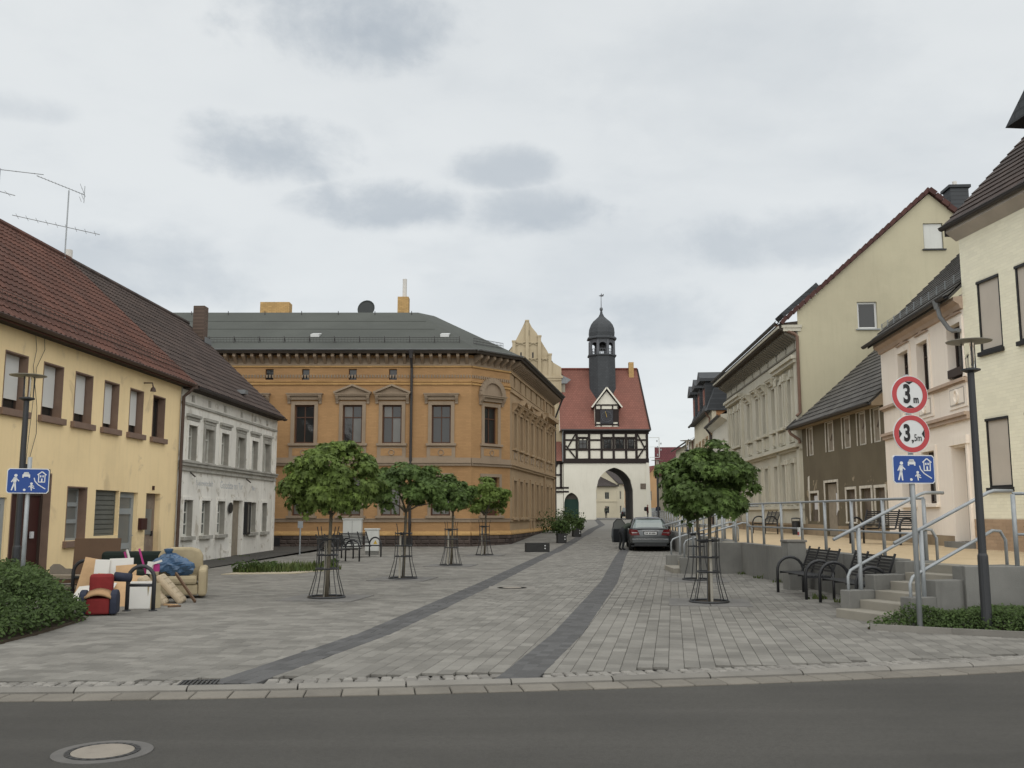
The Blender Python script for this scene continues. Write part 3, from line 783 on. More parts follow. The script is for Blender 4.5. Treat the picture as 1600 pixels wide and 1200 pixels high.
aerial((-14.65, 30.6, 9.9), 'tall aerial mast with two crossed booms on the roof ridge', [(2.2, (-.95, -.3, .5), (.45, .15, 0), 14, .09, True), (1.0, (-1.55, -.5, .3), (.95, .35, -.1), 9, .3, False)], 2.3)
aerial((-15.1, 27.2, 9.9), 'aerial at the left picture edge with a short reflector rod', [(1.1, (-1.2, -.2, .3), (.45, .1, -.1), 4, .25, False), (1.7, (-.8, -.2, .1), (1.1, .4, .05), 4, .05, False)], 1.8)

# ================================================================== OLD WHITE HOUSE
wh = thing('white_house', 'shabby white two storey house with small attic vents next to the yellow house', 'house', A0, TH)
fw_ = Fac(wh)
WX = [(.69, 1.5), (2.25, 3.1), (3.9, 4.75), (5.76, 6.6), (7.5, 8.35), (9.2, 10.05)]
GX = [(.58, 1.38), (2.21, 3.03), (3.79, 4.6), (7.35, 8.35), (9.15, 9.9)]
VX = [1.06, 2.63, 4.26, 6.16, 7.92, 9.58]
hs = [(a, b_, 3.33, 4.48) for a, b_ in WX] + [(a, b_, .88, 2.05) for a, b_ in GX] + [(v - .15, v + .15, 5.24, 5.48) for v in VX] + [(5.42, 6.6, .04, 2.1)]
fw_.wall(.0, 10.95, 0, 5.75, hs, 'old_white', .3, thick=9)
for k, (a, b_) in enumerate(WX):
    w = fw_.window(a, b_, 3.33, 4.48, .16, 'old_frame', 'panel_old', .06, 2, (.7,), lining='panel_old', sur=(.14, .04, 'old_stucco' if k % 2 else 'old_white'), sill=(.16, .08, .09, 'old_stucco'))
    MB().box(a - .2, b_ + .2, -.1, 0, 4.74, 4.83).box(a - .14, b_ + .14, -.05, 0, 4.64, 4.74).build('hood', 'old_stucco', w)
for k, (a, b_) in enumerate(GX):
    fw_.window(a, b_, .88, 2.05, .16, 'old_frame', 'pane_mid', .07, 2, (.33, .66), lining='panel_old', sur=(.1, .03, 'old_white'), sill=(.12, .12, .12, 'old_stucco'))
for v in VX: fw_.part('attic_vent', MB().box(v - .15, v + .15, .1, .14, 5.24, 5.48), 'boards')
d = fw_.part('door', MB().box(5.42, 6.6, .14, .165, .04, 2.1), 'grey_boards')
for i in range(8): MB().box(5.43 + i * .146, 5.565 + i * .146, .12, .142, .05, 2.08).build('plank', 'grey_boards', d)
MB().box(5.28, 5.42, -.03, 0, .0, 2.22).box(6.6, 6.74, -.03, 0, 0, 2.22).box(5.42, 6.6, -.03, 0, 2.1, 2.22).build('door_surround', 'old_white', d)
MB().box(5.3, 6.7, -.2, 0, 0, .04).build('step', 'concrete', d)
fw_.part('string_course', MB().box(0, 10.95, -.12, 0, 3.14, 3.24).box(0, 10.95, -.07, 0, 2.98, 3.06).box(0, 10.95, -.16, 0, 3.24, 3.29), 'old_stucco')
fw_.part('attic_band', MB().box(0, 10.95, -.06, 0, 5.1, 5.17), 'old_stucco')
fw_.part('corner_strip', MB().box(10.7, 10.96, -.04, 0, 0, 5.6), 'old_white')
ds = fw_.part('display_case', MB().box(6.85, 6.93, -.14, .0, .82, 2.06).box(6.93, 7.22, -.14, 0, 1.98, 2.06).box(6.93, 7.22, -.14, 0, .82, .9).box(7.22, 7.3, -.14, 0, .82, 2.06), 'win_black')
MB().box(6.93, 7.22, -.11, -.1, .9, 1.98).build('pane', 'pane_l', ds)
fw_.part('oval_sign', MB().tube([(5.06, -.09, 1.82), (5.06, -.05, 1.82)], .2, 14).tube([(5.06, -.05, 1.82), (5.06, 0, 1.82)], .03, 5), 'win_black')
fw_.part('flag_holder', MB().tube([(1.05, 0, 2.95), (1.05, -.18, 2.8)], .025, 5).tube([(7.0, 0, 2.95), (7.0, -.18, 2.8)], .025, 5), 'soffit')
fw_.part('lettering_field', MB().box(1.4, 8.5, -.006, 0, 2.42, 2.82), 'old_white')
for tx, xx, zz, sz, sxx in (('Speisewirtschaft', 2.42, 2.62, .25, .98), ('Gaststätte am Tor', 5.3, 2.62, .36, .95), ('Biere', 8.0, 2.6, .25, .98)):
    t_ = text_mesh(tx, sz, 'faded', 'faded_lettering', wh, (xx, -.008, zz), sx=sxx, bold=.004)
fw_.part('damp_patch', MB().prism([(.4, .0), (.5, .22), (1.3, .3), (2.2, .2), (3.1, .34), (4.3, .24), (5.2, .3), (5.25, 0)], XZ, -.012, 0), 'old_white')
fw_.part('eave', MB().prism([(-.26, 5.6), (0, 5.58), (.3, 5.58), (.3, 5.85), (-.26, 5.68)], YZ, .1, 10.95), 'soffit')
fw_.part('gutter', gutter(MB(), .5, 11.2, -.34, 5.66, .06), 'gut_dark')
fw_.part('roof', MB().prism([(-.3, 5.7), (4.2, 9.91), (8.8, 5.8), (8.8, 5.68), (4.2, 9.76), (-.3, 5.58)], YZ, .5, 11.2), 'tile_dark')
fw_.part('gable_wall', MB().prism([(.0, 5.6), (4.2, 9.6), (8.6, 5.6), (8.6, 0), (0, 0)], YZ, 10.9, 10.93), 'old_white')
tile_roof(wh, .5, 11.2, -.32, 5.7, 4.2, 9.94, pantile(), .22, .34, 'tile_dark', 300)
for i in range(30): fw_.part('ridge_tile', MB().tube([(11.2 - i * .36, 4.2, 9.95), (11.2 - (i + 1) * .36 + .02, 4.2, 9.965)], [.12, .105], 8), 'tile_dark')
fw_.part('chimney', MB().box(10.5, 11.0, 3.2, 3.7, 8.6, 10.6), 'brick_b', bevel=.02)
fw_.part('flashing', MB().bar((10.3, 3.05, 9.05), (11.1, 3.05, 9.05), .03, .25), 'lead')
fw_.part('flue', MB().tube([(1.05, 4.5, 9.5), (1.05, 4.5, 10.45)], .13, 10), 'steelpipe')
fw_.part('roof_hatch', MB().box(6.4, 6.75, -.02, .3, 6.2, 6.36), 'lead')

# ================================================================== OCHRE CORNER BUILDING
oc = thing('ochre_corner_house', 'large ochre clinker corner building with stucco window hoods and green grey roof', 'building', (-1.94, 45.5, 0), 0)
ff = Fac(oc)                                                       # front: x negative to the left
ca = math.atan2(1.9, 1.84); fc_ = Fac(oc, (0, 0, 0), ca); CLN = 2.645     # chamfer
sa = math.atan2(16.2, 2.88); fs = Fac(oc, (1.84, 1.9, 0), sa); SLN = 16.45   # street side
ZE = 9.35
FWX = [(-18.6, -17.65), (-16.1, -15.15), (-13.6, -12.65), (-11.35, -10.4), (-8.41, -7.47), (-6.12, -5.19), (-4.23, -3.31), (-1.88, -.97)]
FWX = [(-17.9, -16.97), (-15.6, -14.67), (-13.3, -12.37), (-10.9, -9.97), (-8.41, -7.47), (-6.12, -5.19), (-4.23, -3.31), (-1.88, -.97)]
hoods = ['flat', 'ped', 'ped', 'flat', 'flat', 'ped', 'ped', 'flat']
AW = [(-17.6, -17.2), (-15.3, -14.9), (-13.0, -12.6), (-9.87, -9.48), (-8.12, -7.76), (-5.88, -5.5), (-3.95, -3.57)]
holes = [(a, b_, 4.92, 6.75) for a, b_ in FWX] + [(a, b_, 1.52, 3.36) for a, b_ in FWX] + [(a, b_, 7.96, 8.48) for a, b_ in AW]
ff.wall(-20, 0, .0, ZE, holes, 'ochre', .3, thick=12)
for (a, b_), h in zip(FWX, hoods):
    ff.window(a, b_, 4.92, 6.75, .16, 'oldwood', ['pane', 'pane_l'] if h == 'ped' else 'pane', .07, 2, (.68,), sur=(.17, .05, 'stucco'), sill=(.26, .14, .12, 'stucco'), hood=(h, .36, .26, .42, .36, 'stucco'), apron=(.55, 'stucco', 'ochre'))
    ff.window(a, b_, 1.52, 3.36, .16, 'oldwood', 'pane_l', .07, 2, (.68,), sur=(.15, .05, 'stucco'), sill=(.24, .14, .12, 'stucco'))
for a, b_ in AW: ff.window(a, b_, 7.96, 8.48, .12, 'oldwood', 'pane', .03, 1)
cw = (.85, 1.78)
fc_.wall(0, CLN, 0, ZE, [(cw[0], cw[1], 4.95, 6.75), (cw[0] - .1, cw[1] + .1, 1.52, 3.36)], 'ochre', .3, ends=False)
fc_.window(cw[0], cw[1], 4.95, 6.75, .16, 'oldwood', 'pane', .07, 2, (.68,), sur=(.17, .05, 'stucco'), sill=(.26, .14, .12, 'stucco'), hood=('arch', .36, .26, .42, .5, 'stucco'), apron=(.55, 'stucco', 'ochre'))
fc_.window(cw[0] - .1, cw[1] + .1, 1.52, 3.36, .16, 'oldwood', ['pane', 'oldwood'], .07, 2, (.68,), sur=(.15, .05, 'stucco'), sill=(.24, .14, .12, 'stucco'))
SWX = [(.9, 1.75), (2.73, 3.6), (4.45, 5.25), (6.35, 7.2), (8.35, 9.2), (10.1, 10.95), (12.65, 13.5), (14.35, 15.1)]
holes = [(a, b_, 4.88, 6.66) for a, b_ in SWX] + [(a, b_, 1.42 if k != 3 else .5, 3.26) for k, (a, b_) in enumerate(SWX)] + [(a + .2, b_ - .2, 7.96, 8.6) for a, b_ in SWX]
fs.wall(0, SLN, 0, ZE, holes, 'stucco_street', .3, thick=10)
for k, (a, b_) in enumerate(SWX):
    fs.window(a, b_, 4.88, 6.66, .16, 'oldwood', 'pane', .07, 2, (.68,), sur=(.17, .06, 'stucco_street'), sill=(.22, .14, .12, 'stucco_street'), hood=('ped' if k in (1, 2, 4, 5) else 'flat', .26, .28, .36, .34, 'stucco_street'), apron=(.5, 'stucco_street', 'stucco'))
    if k != 3: fs.window(a, b_, 1.42, 3.26, .16, 'oldwood', 'pane', .07, 2, (.68,), sur=(.15, .06, 'stucco_street'), sill=(.22, .14, .12, 'stucco_street'))
    else: fs.window(a, b_, .5, 3.26, .2, 'oldwood', ['oldwood', 'pane'], .1, 2, (.75,), sur=(.2, .08, 'stucco_street'), name='door')
    MB_ = fs.window(a + .2, b_ - .2, 7.96, 8.6, .12, 'oldwood', 'pane', .03, 1)
fs.part('pilaster', MB().box(11.6, 11.95, -.1, 0, .5, 8.6).box(15.9, 16.3, -.1, 0, .5, 8.6), 'stucco_street')
fs.part('attic_cornice', MB().box(11.5, 16.45, -.35, 0, 7.5, 7.75).box(0, 11.5, -.08, 0, 7.62, 7.72), 'stucco_street')
def trims(F_, x0, x1, street=False):
    mt = 'stucco_street' if street else 'stucco'
    F_.part('string_course', MB().box(x0, x1, -.1, 0, 3.86, 3.98).box(x0, x1, -.16, 0, 3.98, 4.05).box(x0, x1, -.06, 0, 4.05, 4.24), mt)
    F_.part('sill_band', MB().box(x0, x1, -.05, 0, 1.22, 1.36).box(x0, x1, -.08, 0, 1.36, 1.39), mt)
    F_.part('plinth_band', MB().prism([(-.1, .66), (-.02, .8), (0, .8), (0, .6), (-.1, .6)], YZ, x0, x1), 'ochre_l')
    # attic frieze: dentils and ledges
    F_.part('frieze_ledge', MB().box(x0, x1, -.07, 0, 7.72, 7.8).box(x0, x1, -.05, 0, 7.86, 7.9).box(x0, x1, -.07, 0, 8.56, 8.64), 'ochre_l' if not street else mt)
    fz = MB(); n = int((x1 - x0) / .14)
    for i in range(n):
        xx = x0 + (i + .25) * (x1 - x0) / n
        fz.box(xx, xx + .07, -.05, 0, 8.06 if not street else 8.66, 8.2 if not street else 8.74)
    F_.part('dentil_row', fz, 'stucco' if not street else mt)
    F_.part('frieze_wall', MB().box(x0, x1, -.03, -.001, 8.64, 9.0), 'stucco' if not street else mt)
    n = max(2, int((x1 - x0) / .42))
    for i in range(n):
        xx = x0 + (i + .5) * (x1 - x0) / n
        F_.part('eave_bracket', MB().prism([(-.03, 8.72), (-.14, 8.8), (-.5, 9.02), (-.5, 9.16), (-.03, 9.16)], YZ, xx - .07, xx + .07), 'stucco')
    F_.part('eave', MB().prism([(0, 9.16), (-.62, 9.16), (-.66, 9.24), (-.66, 9.3), (0, 9.34)], YZ, x0 - .25, x1 + .25), 'soffit')
trims(ff, -20, 0); trims(fc_, 0, CLN); trims(fs, 0, SLN, True)
# rubble plinth
for F_, x0, x1 in ((ff, -20, 0), (fc_, 0, CLN), (fs, 0, SLN)):
    pl_ = F_.part('plinth', MB().box(x0, x1, -.05, 0, -.05, .6), 'rubble')
    x = x0
    rows = [(.0, .2), (.2, .4), (.4, .6)]
    for z0, z1 in rows:
        x = x0 if F_ is not ff else max(x0, -11)
        while x < x1 - .2:
            l = random.uniform(.25, .6); xe = min(x + l, x1)
            MB().add([(x + .015, -.055, z0 + .01), (xe - .015, -.055, z0 + .01), (xe - .015, -.055, z1 - .01), (x + .015, -.055, z1 - .01),
                      (x + .05, -.085, z0 + .05), (xe - .05, -.085, z0 + .04), (xe - .05, -.085, z1 - .05), (x + .04, -.085, z1 - .04)],
                     [(4, 5, 6, 7), (0, 1, 5, 4), (1, 2, 6, 5), (2, 3, 7, 6), (3, 0, 4, 7)]).build('stone', 'rubble', pl_)
            x = xe
for xx in (-9.5, -3.3): ff.part('cellar_window', MB().box(xx, xx + .6, -.09, -.05, .12, .5), 'win_black')
ff.part('downpipe', MB().tube([(-2.85, -.6, 9.25), (-2.85, -.5, 9.0), (-2.85, -.14, 8.5), (-2.85, -.12, 3.9), (-2.85, -.12, .1)], .065, 8).lathe([(.07, 8.9), (.1, 9.1), (.16, 9.3)], (-2.85, -.62, 0), 8), 'gut_dark')
fs.part('downpipe', MB().tube([(SLN + .1, -.6, 9.25), (SLN + .05, -.2, 8.2), (SLN - .05, -.1, 7.9), (SLN - .05, -.1, .6)], .06, 8), 'gut_dark')
ff.part('gutter', gutter(MB(), -20, .25, -.7, 9.34, .07), 'lead'); fc_.part('gutter', gutter(MB(), -.2, CLN + .2, -.7, 9.34, .07), 'lead'); fs.part('gutter', gutter(MB(), -.2, SLN + .2, -.7, 9.34, .07), 'gut_dark')
# roof: front slope, chamfer slope, street slope, flat-ish top
def loc_(F_, x, y, z):
    o, a = F_.fr; return (o[0] + x * math.cos(a) - y * math.sin(a), o[1] + x * math.sin(a) + y * math.cos(a), z)
e0 = loc_(ff, -20, -.66, 9.32); e1 = loc_(ff, .27, -.66, 9.32); e2 = loc_(fc_, CLN + .25, -.66, 9.32); e3 = loc_(fs, SLN + .5, -.66, 9.32)
r0 = (-20, 5.0, 12.3); r1 = (-3.1, 5.0, 12.3); r2 = (-2.3, 5.9, 12.3); r3 = (r2[0] + .6, r2[1] + 13, 12.0)
b = MB(); b.v = [e0, e1, e2, e3, r0, r1, r2, r3, (-20, 13, 9.3), (-2.5, 22, 9.3), (-9, 22, 9.3), (-9, 13, 9.3)]
b.f = [(0, 1, 5, 4), (1, 2, 6, 5), (2, 3, 7, 6), (4, 5, 6, 7, 10, 11, 8), (3, 9, 10, 7)]
rfo = b.build('roof', 'felt', oc)
def on_front(x, t): return Vector((x, -.66 + 5.66 * t, 9.32 + 2.98 * t))
for xx in (-8.0, -1.6):
    s0 = on_front(xx, .32) + Vector((0, -.05, .12))
    MB().add([s0, s0 + Vector((.42, 0, 0)), s0 + Vector((.47, .5, .14)), s0 + Vector((.05, .5, .14)), s0 + Vector((0, 0, -.14)), s0 + Vector((.42, 0, -.14)), s0 + Vector((.47, .5, .0)), s0 + Vector((.05, .5, .0))],
             [(0, 1, 2, 3), (4, 5, 1, 0), (5, 6, 2, 1), (7, 4, 0, 3)]).build('skylight', 'skylight', oc)
for i in range(9):   # lightning-rod holders under the ridge
    p = on_front(-19 + i * 1.95, .93); MB().tube([p, p + Vector((0, -.02, .2))], .02, 4).build('rod_holder', 'gut_dark', oc)
sg = MB(); a_ = on_front(-20, .16); c_ = on_front(-.6, .16)
for dz in (.05, .16, .26): sg.tube([a_ + Vector((0, 0, dz)), c_ + Vector((0, 0, dz))], .008, 4)
for i in range(130): p = a_ + (c_ - a_) * i / 129; sg.tube([p + Vector((0, 0, .03)), p + Vector((0, 0, .28))], .006, 3)
for i in range(17): p = a_ + (c_ - a_) * i / 16; sg.bar(p + Vector((0, 0, .3)), p + Vector((0, .25, .1)), .03, .02).bar(p, p + Vector((0, 0, .34)), .03, .02)
sg.build('snow_guard', 'gut_dark', oc)
sg = MB(); e1v, e2v, r1v, r2v = [Vector(q) for q in (e1, e2, r1, r2)]
a_ = e1v.lerp(r1v, .16) + (e2v - e1v) * .15; c_ = e2v.lerp(r2v, .16) - (e2v - e1v) * .1
for dz in (.05, .17, .3): sg.tube([a_ + Vector((0, 0, dz)), c_ + Vector((0, 0, dz))], .012, 4)
for i in range(22): p = a_ + (c_ - a_) * i / 21; sg.tube([p, p + Vector((0, 0, .3))], .008, 3)
sg.build('snow_guard', 'gut_dark', oc)
# seams of the felt sheets
for t in (.3, .52, .74):
    MB().bar(on_front(-20, t) + Vector((0, 0, .012)), on_front(-.6 - 2.6 * t, t) + Vector((0, 0, .012)), .06, .01, (0, -.5, 1)).build('felt_seam', 'felt', oc)
ff.part('chimney', MB().box(-11.9, -10.3, 6.2, 6.9, 11.5, 13.15), 'brick_y'); ff.part('chimney', MB().box(-4.35, -3.75, 6.2, 6.8, 11.5, 13.45), 'brick_y')
ff.part('flue', MB().tube([(-4.0, 6.5, 13.4), (-4.0, 6.5, 14.5)], .12, 10), 'steelpipe')
dish = MB()
for k in range(5):
    pass
dish.lathe([(.02, .0), (.25, .02), (.42, .07), (.5, .12), (.49, .14), (.4, .1)], (0, 0, 0), 20)
do = dish.build('satellite_dish', 'satdish', oc); do.location = (-6.05, 6.3, 12.75); do.rotation_euler = (R(78), 0, R(-12))
MB().tube([(-6.05, 6.4, 12.0), (-6.05, 6.4, 12.7)], .04, 6).build('dish_post', 'gut_dark', oc)

# ================================================================== TOWN GATE
gt = thing('town_gate', 'white town gate with pointed arch, half timbered upper storey and lantern turret', 'gate tower', (0, 112, 0))
gf = Fac(gt)
GX0, GX1, GZ0, GZB, GZT = 6.0, 15.9, .6, 7.5, 11.3
def arch_top(x, xa, xb, zs, zt):
    """pointed arch: two circular flanks"""
    w = (xb - xa) / 2; c = (xa + xb) / 2; h = zt - zs
    t = abs(x - c) / w
    r = (w * w + h * h) / (2 * w)
    cx = w - r
    return zs + math.sqrt(max(0, r * r - (abs(x - c) - cx) ** 2))
def arched_wall(b, x0, x1, z0, z1, arches, depth, y0=0.0):
    xs = [x0]
    for xa, xb, zs, zt in arches: xs += list(np.linspace(xa, xb, 17))
    xs.append(x1); xs = sorted(xs)
    for i in range(len(xs) - 1):
        a, c = xs[i], xs[i + 1]; ar = next((q for q in arches if q[0] - 1e-6 <= a and c <= q[1] + 1e-6), None)
        if ar:
            za, zc = arch_top(a, *ar), arch_top(c, *ar)
            b.quad((a, y0, za), (c, y0, zc), (c, y0, z1), (a, y0, z1))
            b.quad((a, y0, za), (c, y0, zc), (c, y0 + depth, zc), (a, y0 + depth, za))
        else: b.quad((a, y0, z0), (c, y0, z0), (c, y0, z1), (a, y0, z1))
    for xa, xb, zs, zt in arches:
        for x in (xa, xb): b.quad((x, y0, z0), (x, y0 + depth, z0), (x, y0 + depth, zs), (x, y0, zs))
BIG = (9.75, 14.05, 4.3, 6.95); SML = (6.05, 7.75, 2.9, 4.05)
b = MB(); arched_wall(b, GX0, GX1, GZ0, GZB, [BIG, SML], .5)
b.quad((GX1, 0, GZ0), (GX1 + .15, 8, GZ0), (GX1 + .15, 8, GZB), (GX1, 0, GZB)); b.quad((GX0, 0, GZ0), (GX0, 8, GZ0), (GX0, 8, GZB), (GX0, 0, GZB))
gf.part('wall', b, 'gate_white')
b = MB(); arched_wall(b, GX0 + .05, GX1 - .05, GZ0, GZB - .05, [BIG], 7.2, .5)
gf.part('passage', b, 'passage')
b = MB(); arched_wall(b, GX0, GX1, GZ0, GZB, [BIG], .3, 7.71); gf.part('rear_wall', b, 'gate_white')
gf.part('green_gate', MB().box(SML[0], SML[1], .4, .46, GZ0, 3.3), 'green_door')
gf.part('gate_recess', MB().box(SML[0] - .1, SML[1] + .1, .9, .95, GZ0, 4.2), 'passage')
gf.part('plaque', MB().box(14.9, 15.9 - .25, -.06, 0, 4.45, 5.1), 'boards', bevel=.03)
gf.part('buttress_edge', MB().prism([(15.45, GZ0), (16.15, GZ0), (15.95, GZB), (15.6, GZB)], XZ, -.12, .0), 'gate_white')
# half-timbered storey
TB, TT = 7.5, 11.2
gf.part('infill_back', MB().box(GX0 + .05, GX1 - .05, .12, .2, TB, TT), 'gate_white')
cols = [6.12, 7.55, 9.0, 10.45, 11.85, 13.3, 14.5, 15.75]
bw = .26
def beam(p, q, w=bw, d=.0): gf.part('beam', MB().bar((p[0], .0 - d, p[1]), (q[0], .0 - d, q[1]), .22, w, (0, 0, 1) if abs(p[0] - q[0]) > .01 else (1, 0, 0)), 'beam')
beam((5.9, 7.72), (15.95, 7.72), .55); beam((5.9, 11.1), (16.0, 11.1), .5)
for x in cols: beam((x, 8.0), (x, 10.85), .27, .003)
HZ = [9.05, 10.15]
for i in range(len(cols) - 1):
    xa, xb = cols[i] + .135, cols[i + 1] - .135
    if i in (1, 3, 4, 5):    # windows
        gf.part('infill_panel', MB().box(xa, xb, -.03, .12, 8.0, 8.95), 'gate_white'); gf.part('infill_panel', MB().box(xa, xb, -.03, .12, 10.5, 10.85), 'gate_white')
        beam((xa, 9.0), (xb, 9.0), .22, .001); beam((xa, 10.42), (xb, 10.42), .2, .001)
        w = gf.window(xa + .08, xb - .08, 9.11, 10.32, .0, 'beam', 'pane', .1, 2, (.5,), bar=.06)
        if i == 1: MB().box(xa + .2, xa + .5, -.04, -.02, 10.15, 10.25).box(xb - .5, xb - .2, -.04, -.02, 10.15, 10.25).build('curtain', 'gate_white', w)
    else:
        for za, zb in ((8.0, 8.98), (9.12, 10.06), (10.24, 10.85)):
            gf.part('infill_panel', MB().box(xa, xb, -.03, .12, za, zb), 'gate_white')
        for z in HZ: beam((xa, z), (xb, z), .2, .001)
        if i == 0: beam((xb, 8.05), (xa, 9.5), .17, .02); beam((xa + .25, 9.3), (xb, 10.85), .17, .02)
        if i == 6: beam((xa, 8.05), (xb, 9.5), .17, .02); beam((xb - .2, 9.3), (xa, 10.85), .17, .02)
for s_ in (GX0, GX1): gf.part('side_wall', MB().box(s_ - .05 if s_ < 10 else s_ - .06, s_ + .05 if s_ > 10 else s_ + .06, .2, 8, TB, TT), 'gate_white')
# roof
b = MB(); b.v = [(5.6, -.4, 11.25), (16.15, -.4, 11.25), (15.3, 4, 19.1), (5.6, 4, 19.1), (5.6, 8.4, 11.25), (16.15, 8.4, 11.25)]
b.f = [(0, 1, 2, 3), (4, 5, 2, 3), (1, 5, 2), (0, 4, 3)]
def slope_part(name, mat, w, pts, root):
    """roof plane whose texture runs along x and up the slope"""
    p0 = Vector(pts[0]); p1 = Vector(pts[1]); x = (p1 - p0).normalized(); n = x.cross(Vector(pts[2]) - p0).normalized(); z = n.cross(x)
    Mx = Matrix((x, -n, z)).transposed().to_4x4(); Mx.translation = p0
    inv = Mx.inverted(); q = MB(); q.v = [tuple(inv @ Vector(p)) for p in pts]; q.f = [tuple(range(len(pts)))]
    o = q.build(name, mat, root); o.matrix_local = Mx; return o
V = b.v
slope_part('roof', 'tile_gate', 0, [V[0], V[1], V[2], V[3]], gt); slope_part('roof', 'tile_gate', 0, [V[5], V[4], V[3], V[2]], gt)
q = MB(); q.v = [V[1], V[5], V[2], V[0], V[4], V[3]]; q.f = [(0, 1, 2), (3, 4, 5)]; q.build('gable', 'gate_white', gt)
gf.part('verge', MB().bar((16.15, -.42, 11.3), (15.3, 4, 19.15), .16, .1), 'beam')
gf.part('gutter', MB().tube([(5.7, -.5, 11.3), (16.2, -.5, 11.3)], .1, 6), 'gut_dark')
gf.part('eave_board', MB().box(5.8, 16.1, -.42, .0, 11.12, 11.26), 'beam')
for i in range(26): gf.part('ridge_tile', MB().tube([(5.6 + i * .373, 4, 19.13), (5.6 + (i + 1) * .373, 4, 19.16)], [.16, .13], 7), 'roof_red')
gf.part('chimney', MB().box(14.2, 14.8, 3.4, 4.0, 17.6, 19.9), 'brick_y')
gf.part('downpipe', MB().tube([(5.95, -.45, 11.2), (5.9, -.2, 10.8), (5.9, -.14, 7.6)], .07, 6), 'lead')
# turret
tc_ = (10.92, 3.2)
o8 = R(22.5)
def oct_(prof): return MB().lathe(prof, (tc_[0], tc_[1], 0), 8, o8)
gf.part('turret_base', oct_([(1.72, 14.5), (1.66, 20.45)]), 'slate')
gf.part('turret_ledge', oct_([(1.66, 20.45), (1.84, 20.5), (1.84, 20.66), (1.6, 20.7)]), 'slate')
for k in range(8):
    a = 2 * math.pi * k / 8 + o8; x, y = tc_[0] + 1.5 * math.cos(a), tc_[1] + 1.5 * math.sin(a)
    gf.part('lantern_post', MB().lathe([(.19, 20.66), (.17, 22.4)], (x, y, 0), 6), 'slate_post')
    a2 = a + R(45); x2, y2 = tc_[0] + 1.5 * math.cos(a2), tc_[1] + 1.5 * math.sin(a2)
    P = lambda t, z: (x + (x2 - x) * t, y + (y2 - y) * t, z)
    q = MB(); N_ = 8
    for i in range(N_):
        t0, t1 = i / N_, (i + 1) / N_
        z0 = 22.15 - .5 * abs(2 * t0 - 1) ** 2.2; z1 = 22.15 - .5 * abs(2 * t1 - 1) ** 2.2
        q.quad(P(t0, z0), P(t1, z1), P(t1, 22.7), P(t0, 22.7))
    gf.part('lantern_arch', q, 'slate_post')
    rl = MB()
    for z in (20.9, 21.35): rl.bar(P(0, z), P(1, z), .05, .05)
    for i in range(1, 4): rl.bar(P(i / 4, 20.66), P(i / 4, 21.35), .04, .04)
    gf.part('lantern_rail', rl, 'slate_post')
gf.part('dome', oct_([(1.55, 22.55), (1.9, 22.6), (1.88, 22.75), (1.62, 22.95), (1.66, 23.4), (1.6, 23.95), (1.42, 24.4), (1.12, 24.8), (.75, 25.12), (.4, 25.45), (.18, 25.85), (.1, 26.3)]), 'slate')
gf.part('finial', MB().lathe([(.05, 26.2), (.16, 26.25), (.21, 26.42), (.16, 26.6), (.05, 26.66), (.03, 28.2)], (tc_[0], tc_[1], 0), 10), 'slate_post', smooth=True)
gf.part('weather_vane', MB().prism([(tc_[0] - .3, 28.1), (tc_[0] - .05, 28.2), (tc_[0] + .05, 28.45), (tc_[0] + .1, 28.2), (tc_[0] + .35, 28.35), (tc_[0] + .3, 28.05), (tc_[0] + .05, 27.98)], XZ, tc_[1] - .02, tc_[1] + .02), 'slate_post')
gf.part('bell', MB().lathe([(.5, 21.3), (.42, 21.5), (.34, 21.9), (.2, 22.1), (.02, 22.15)], (tc_[0], tc_[1], 0), 12), 'iron', smooth=True)
# clock dormer
cx, dy0 = 11.1, -.15
gf.part('dormer', MB().prism([(cx - 1.4, 11.7), (cx + 1.4, 11.7), (cx + 1.4, 14.2), (cx, 16.1), (cx - 1.4, 14.2)], XZ, dy0, 2.6), 'gate_white')
db = MB()
for p, q_ in (((cx - 1.32, 11.75), (cx - 1.32, 14.2)), ((cx + 1.32, 11.75), (cx + 1.32, 14.2)), ((cx - .68, 11.75), (cx - .68, 14.2)), ((cx + .68, 11.75), (cx + .68, 14.2))):
    db.bar((p[0], dy0, p[1]), (q_[0], dy0, q_[1]), .14, .15, (1, 0, 0))
for z in (11.95, 13.75 - .05, 14.25): db.bar((cx - 1.4, dy0, z), (cx + 1.4, dy0, z), .16, .16)
for s_ in (-1, 1): db.bar((cx + s_ * 1.6, dy0, 14.1), (cx, dy0, 16.05), .2, .22)
gf.part('dormer_frame', db, 'beam')
for s_ in (-1, 1): gf.part('shutter', MB().box(cx + s_ * 1.0 - .28, cx + s_ * 1.0 + .28, dy0 - .05, dy0, 12.25, 13.62), 'beam')
dr_ = MB()
for s_ in (-1, 1):
    dr_.add([(cx + s_ * 1.75, dy0 - .3, 13.95), (cx, dy0 - .3, 16.3), (cx, 2.4, 16.3), (cx + s_ * 1.75, 1.3, 13.95), (cx + s_ * 1.75, dy0 - .3, 13.85), (cx, dy0 - .3, 16.18)], [(0, 1, 2, 3), (0, 1, 5, 4)])
gf.part('dormer_roof', dr_, 'roof_red')
gf.part('barge_board', MB().bar((cx - 1.78, dy0 - .34, 13.95), (cx, dy0 - .34, 16.3), .06, .16).bar((cx + 1.78, dy0 - .34, 13.95), (cx, dy0 - .34, 16.3), .06, .16), 'gate_white')
ck = gf.part('clock', MB().box(cx - .78, cx + .72, dy0 - .16, dy0 - .05, 12.05, 13.65), 'clock')
MB().tube([(cx - .03 + .62 * math.cos(t), dy0 - .17, 12.85 + .62 * math.sin(t)) for t in np.linspace(0, 2 * math.pi, 25)], .03, 4).build('clock_ring', 'slate_post', ck)
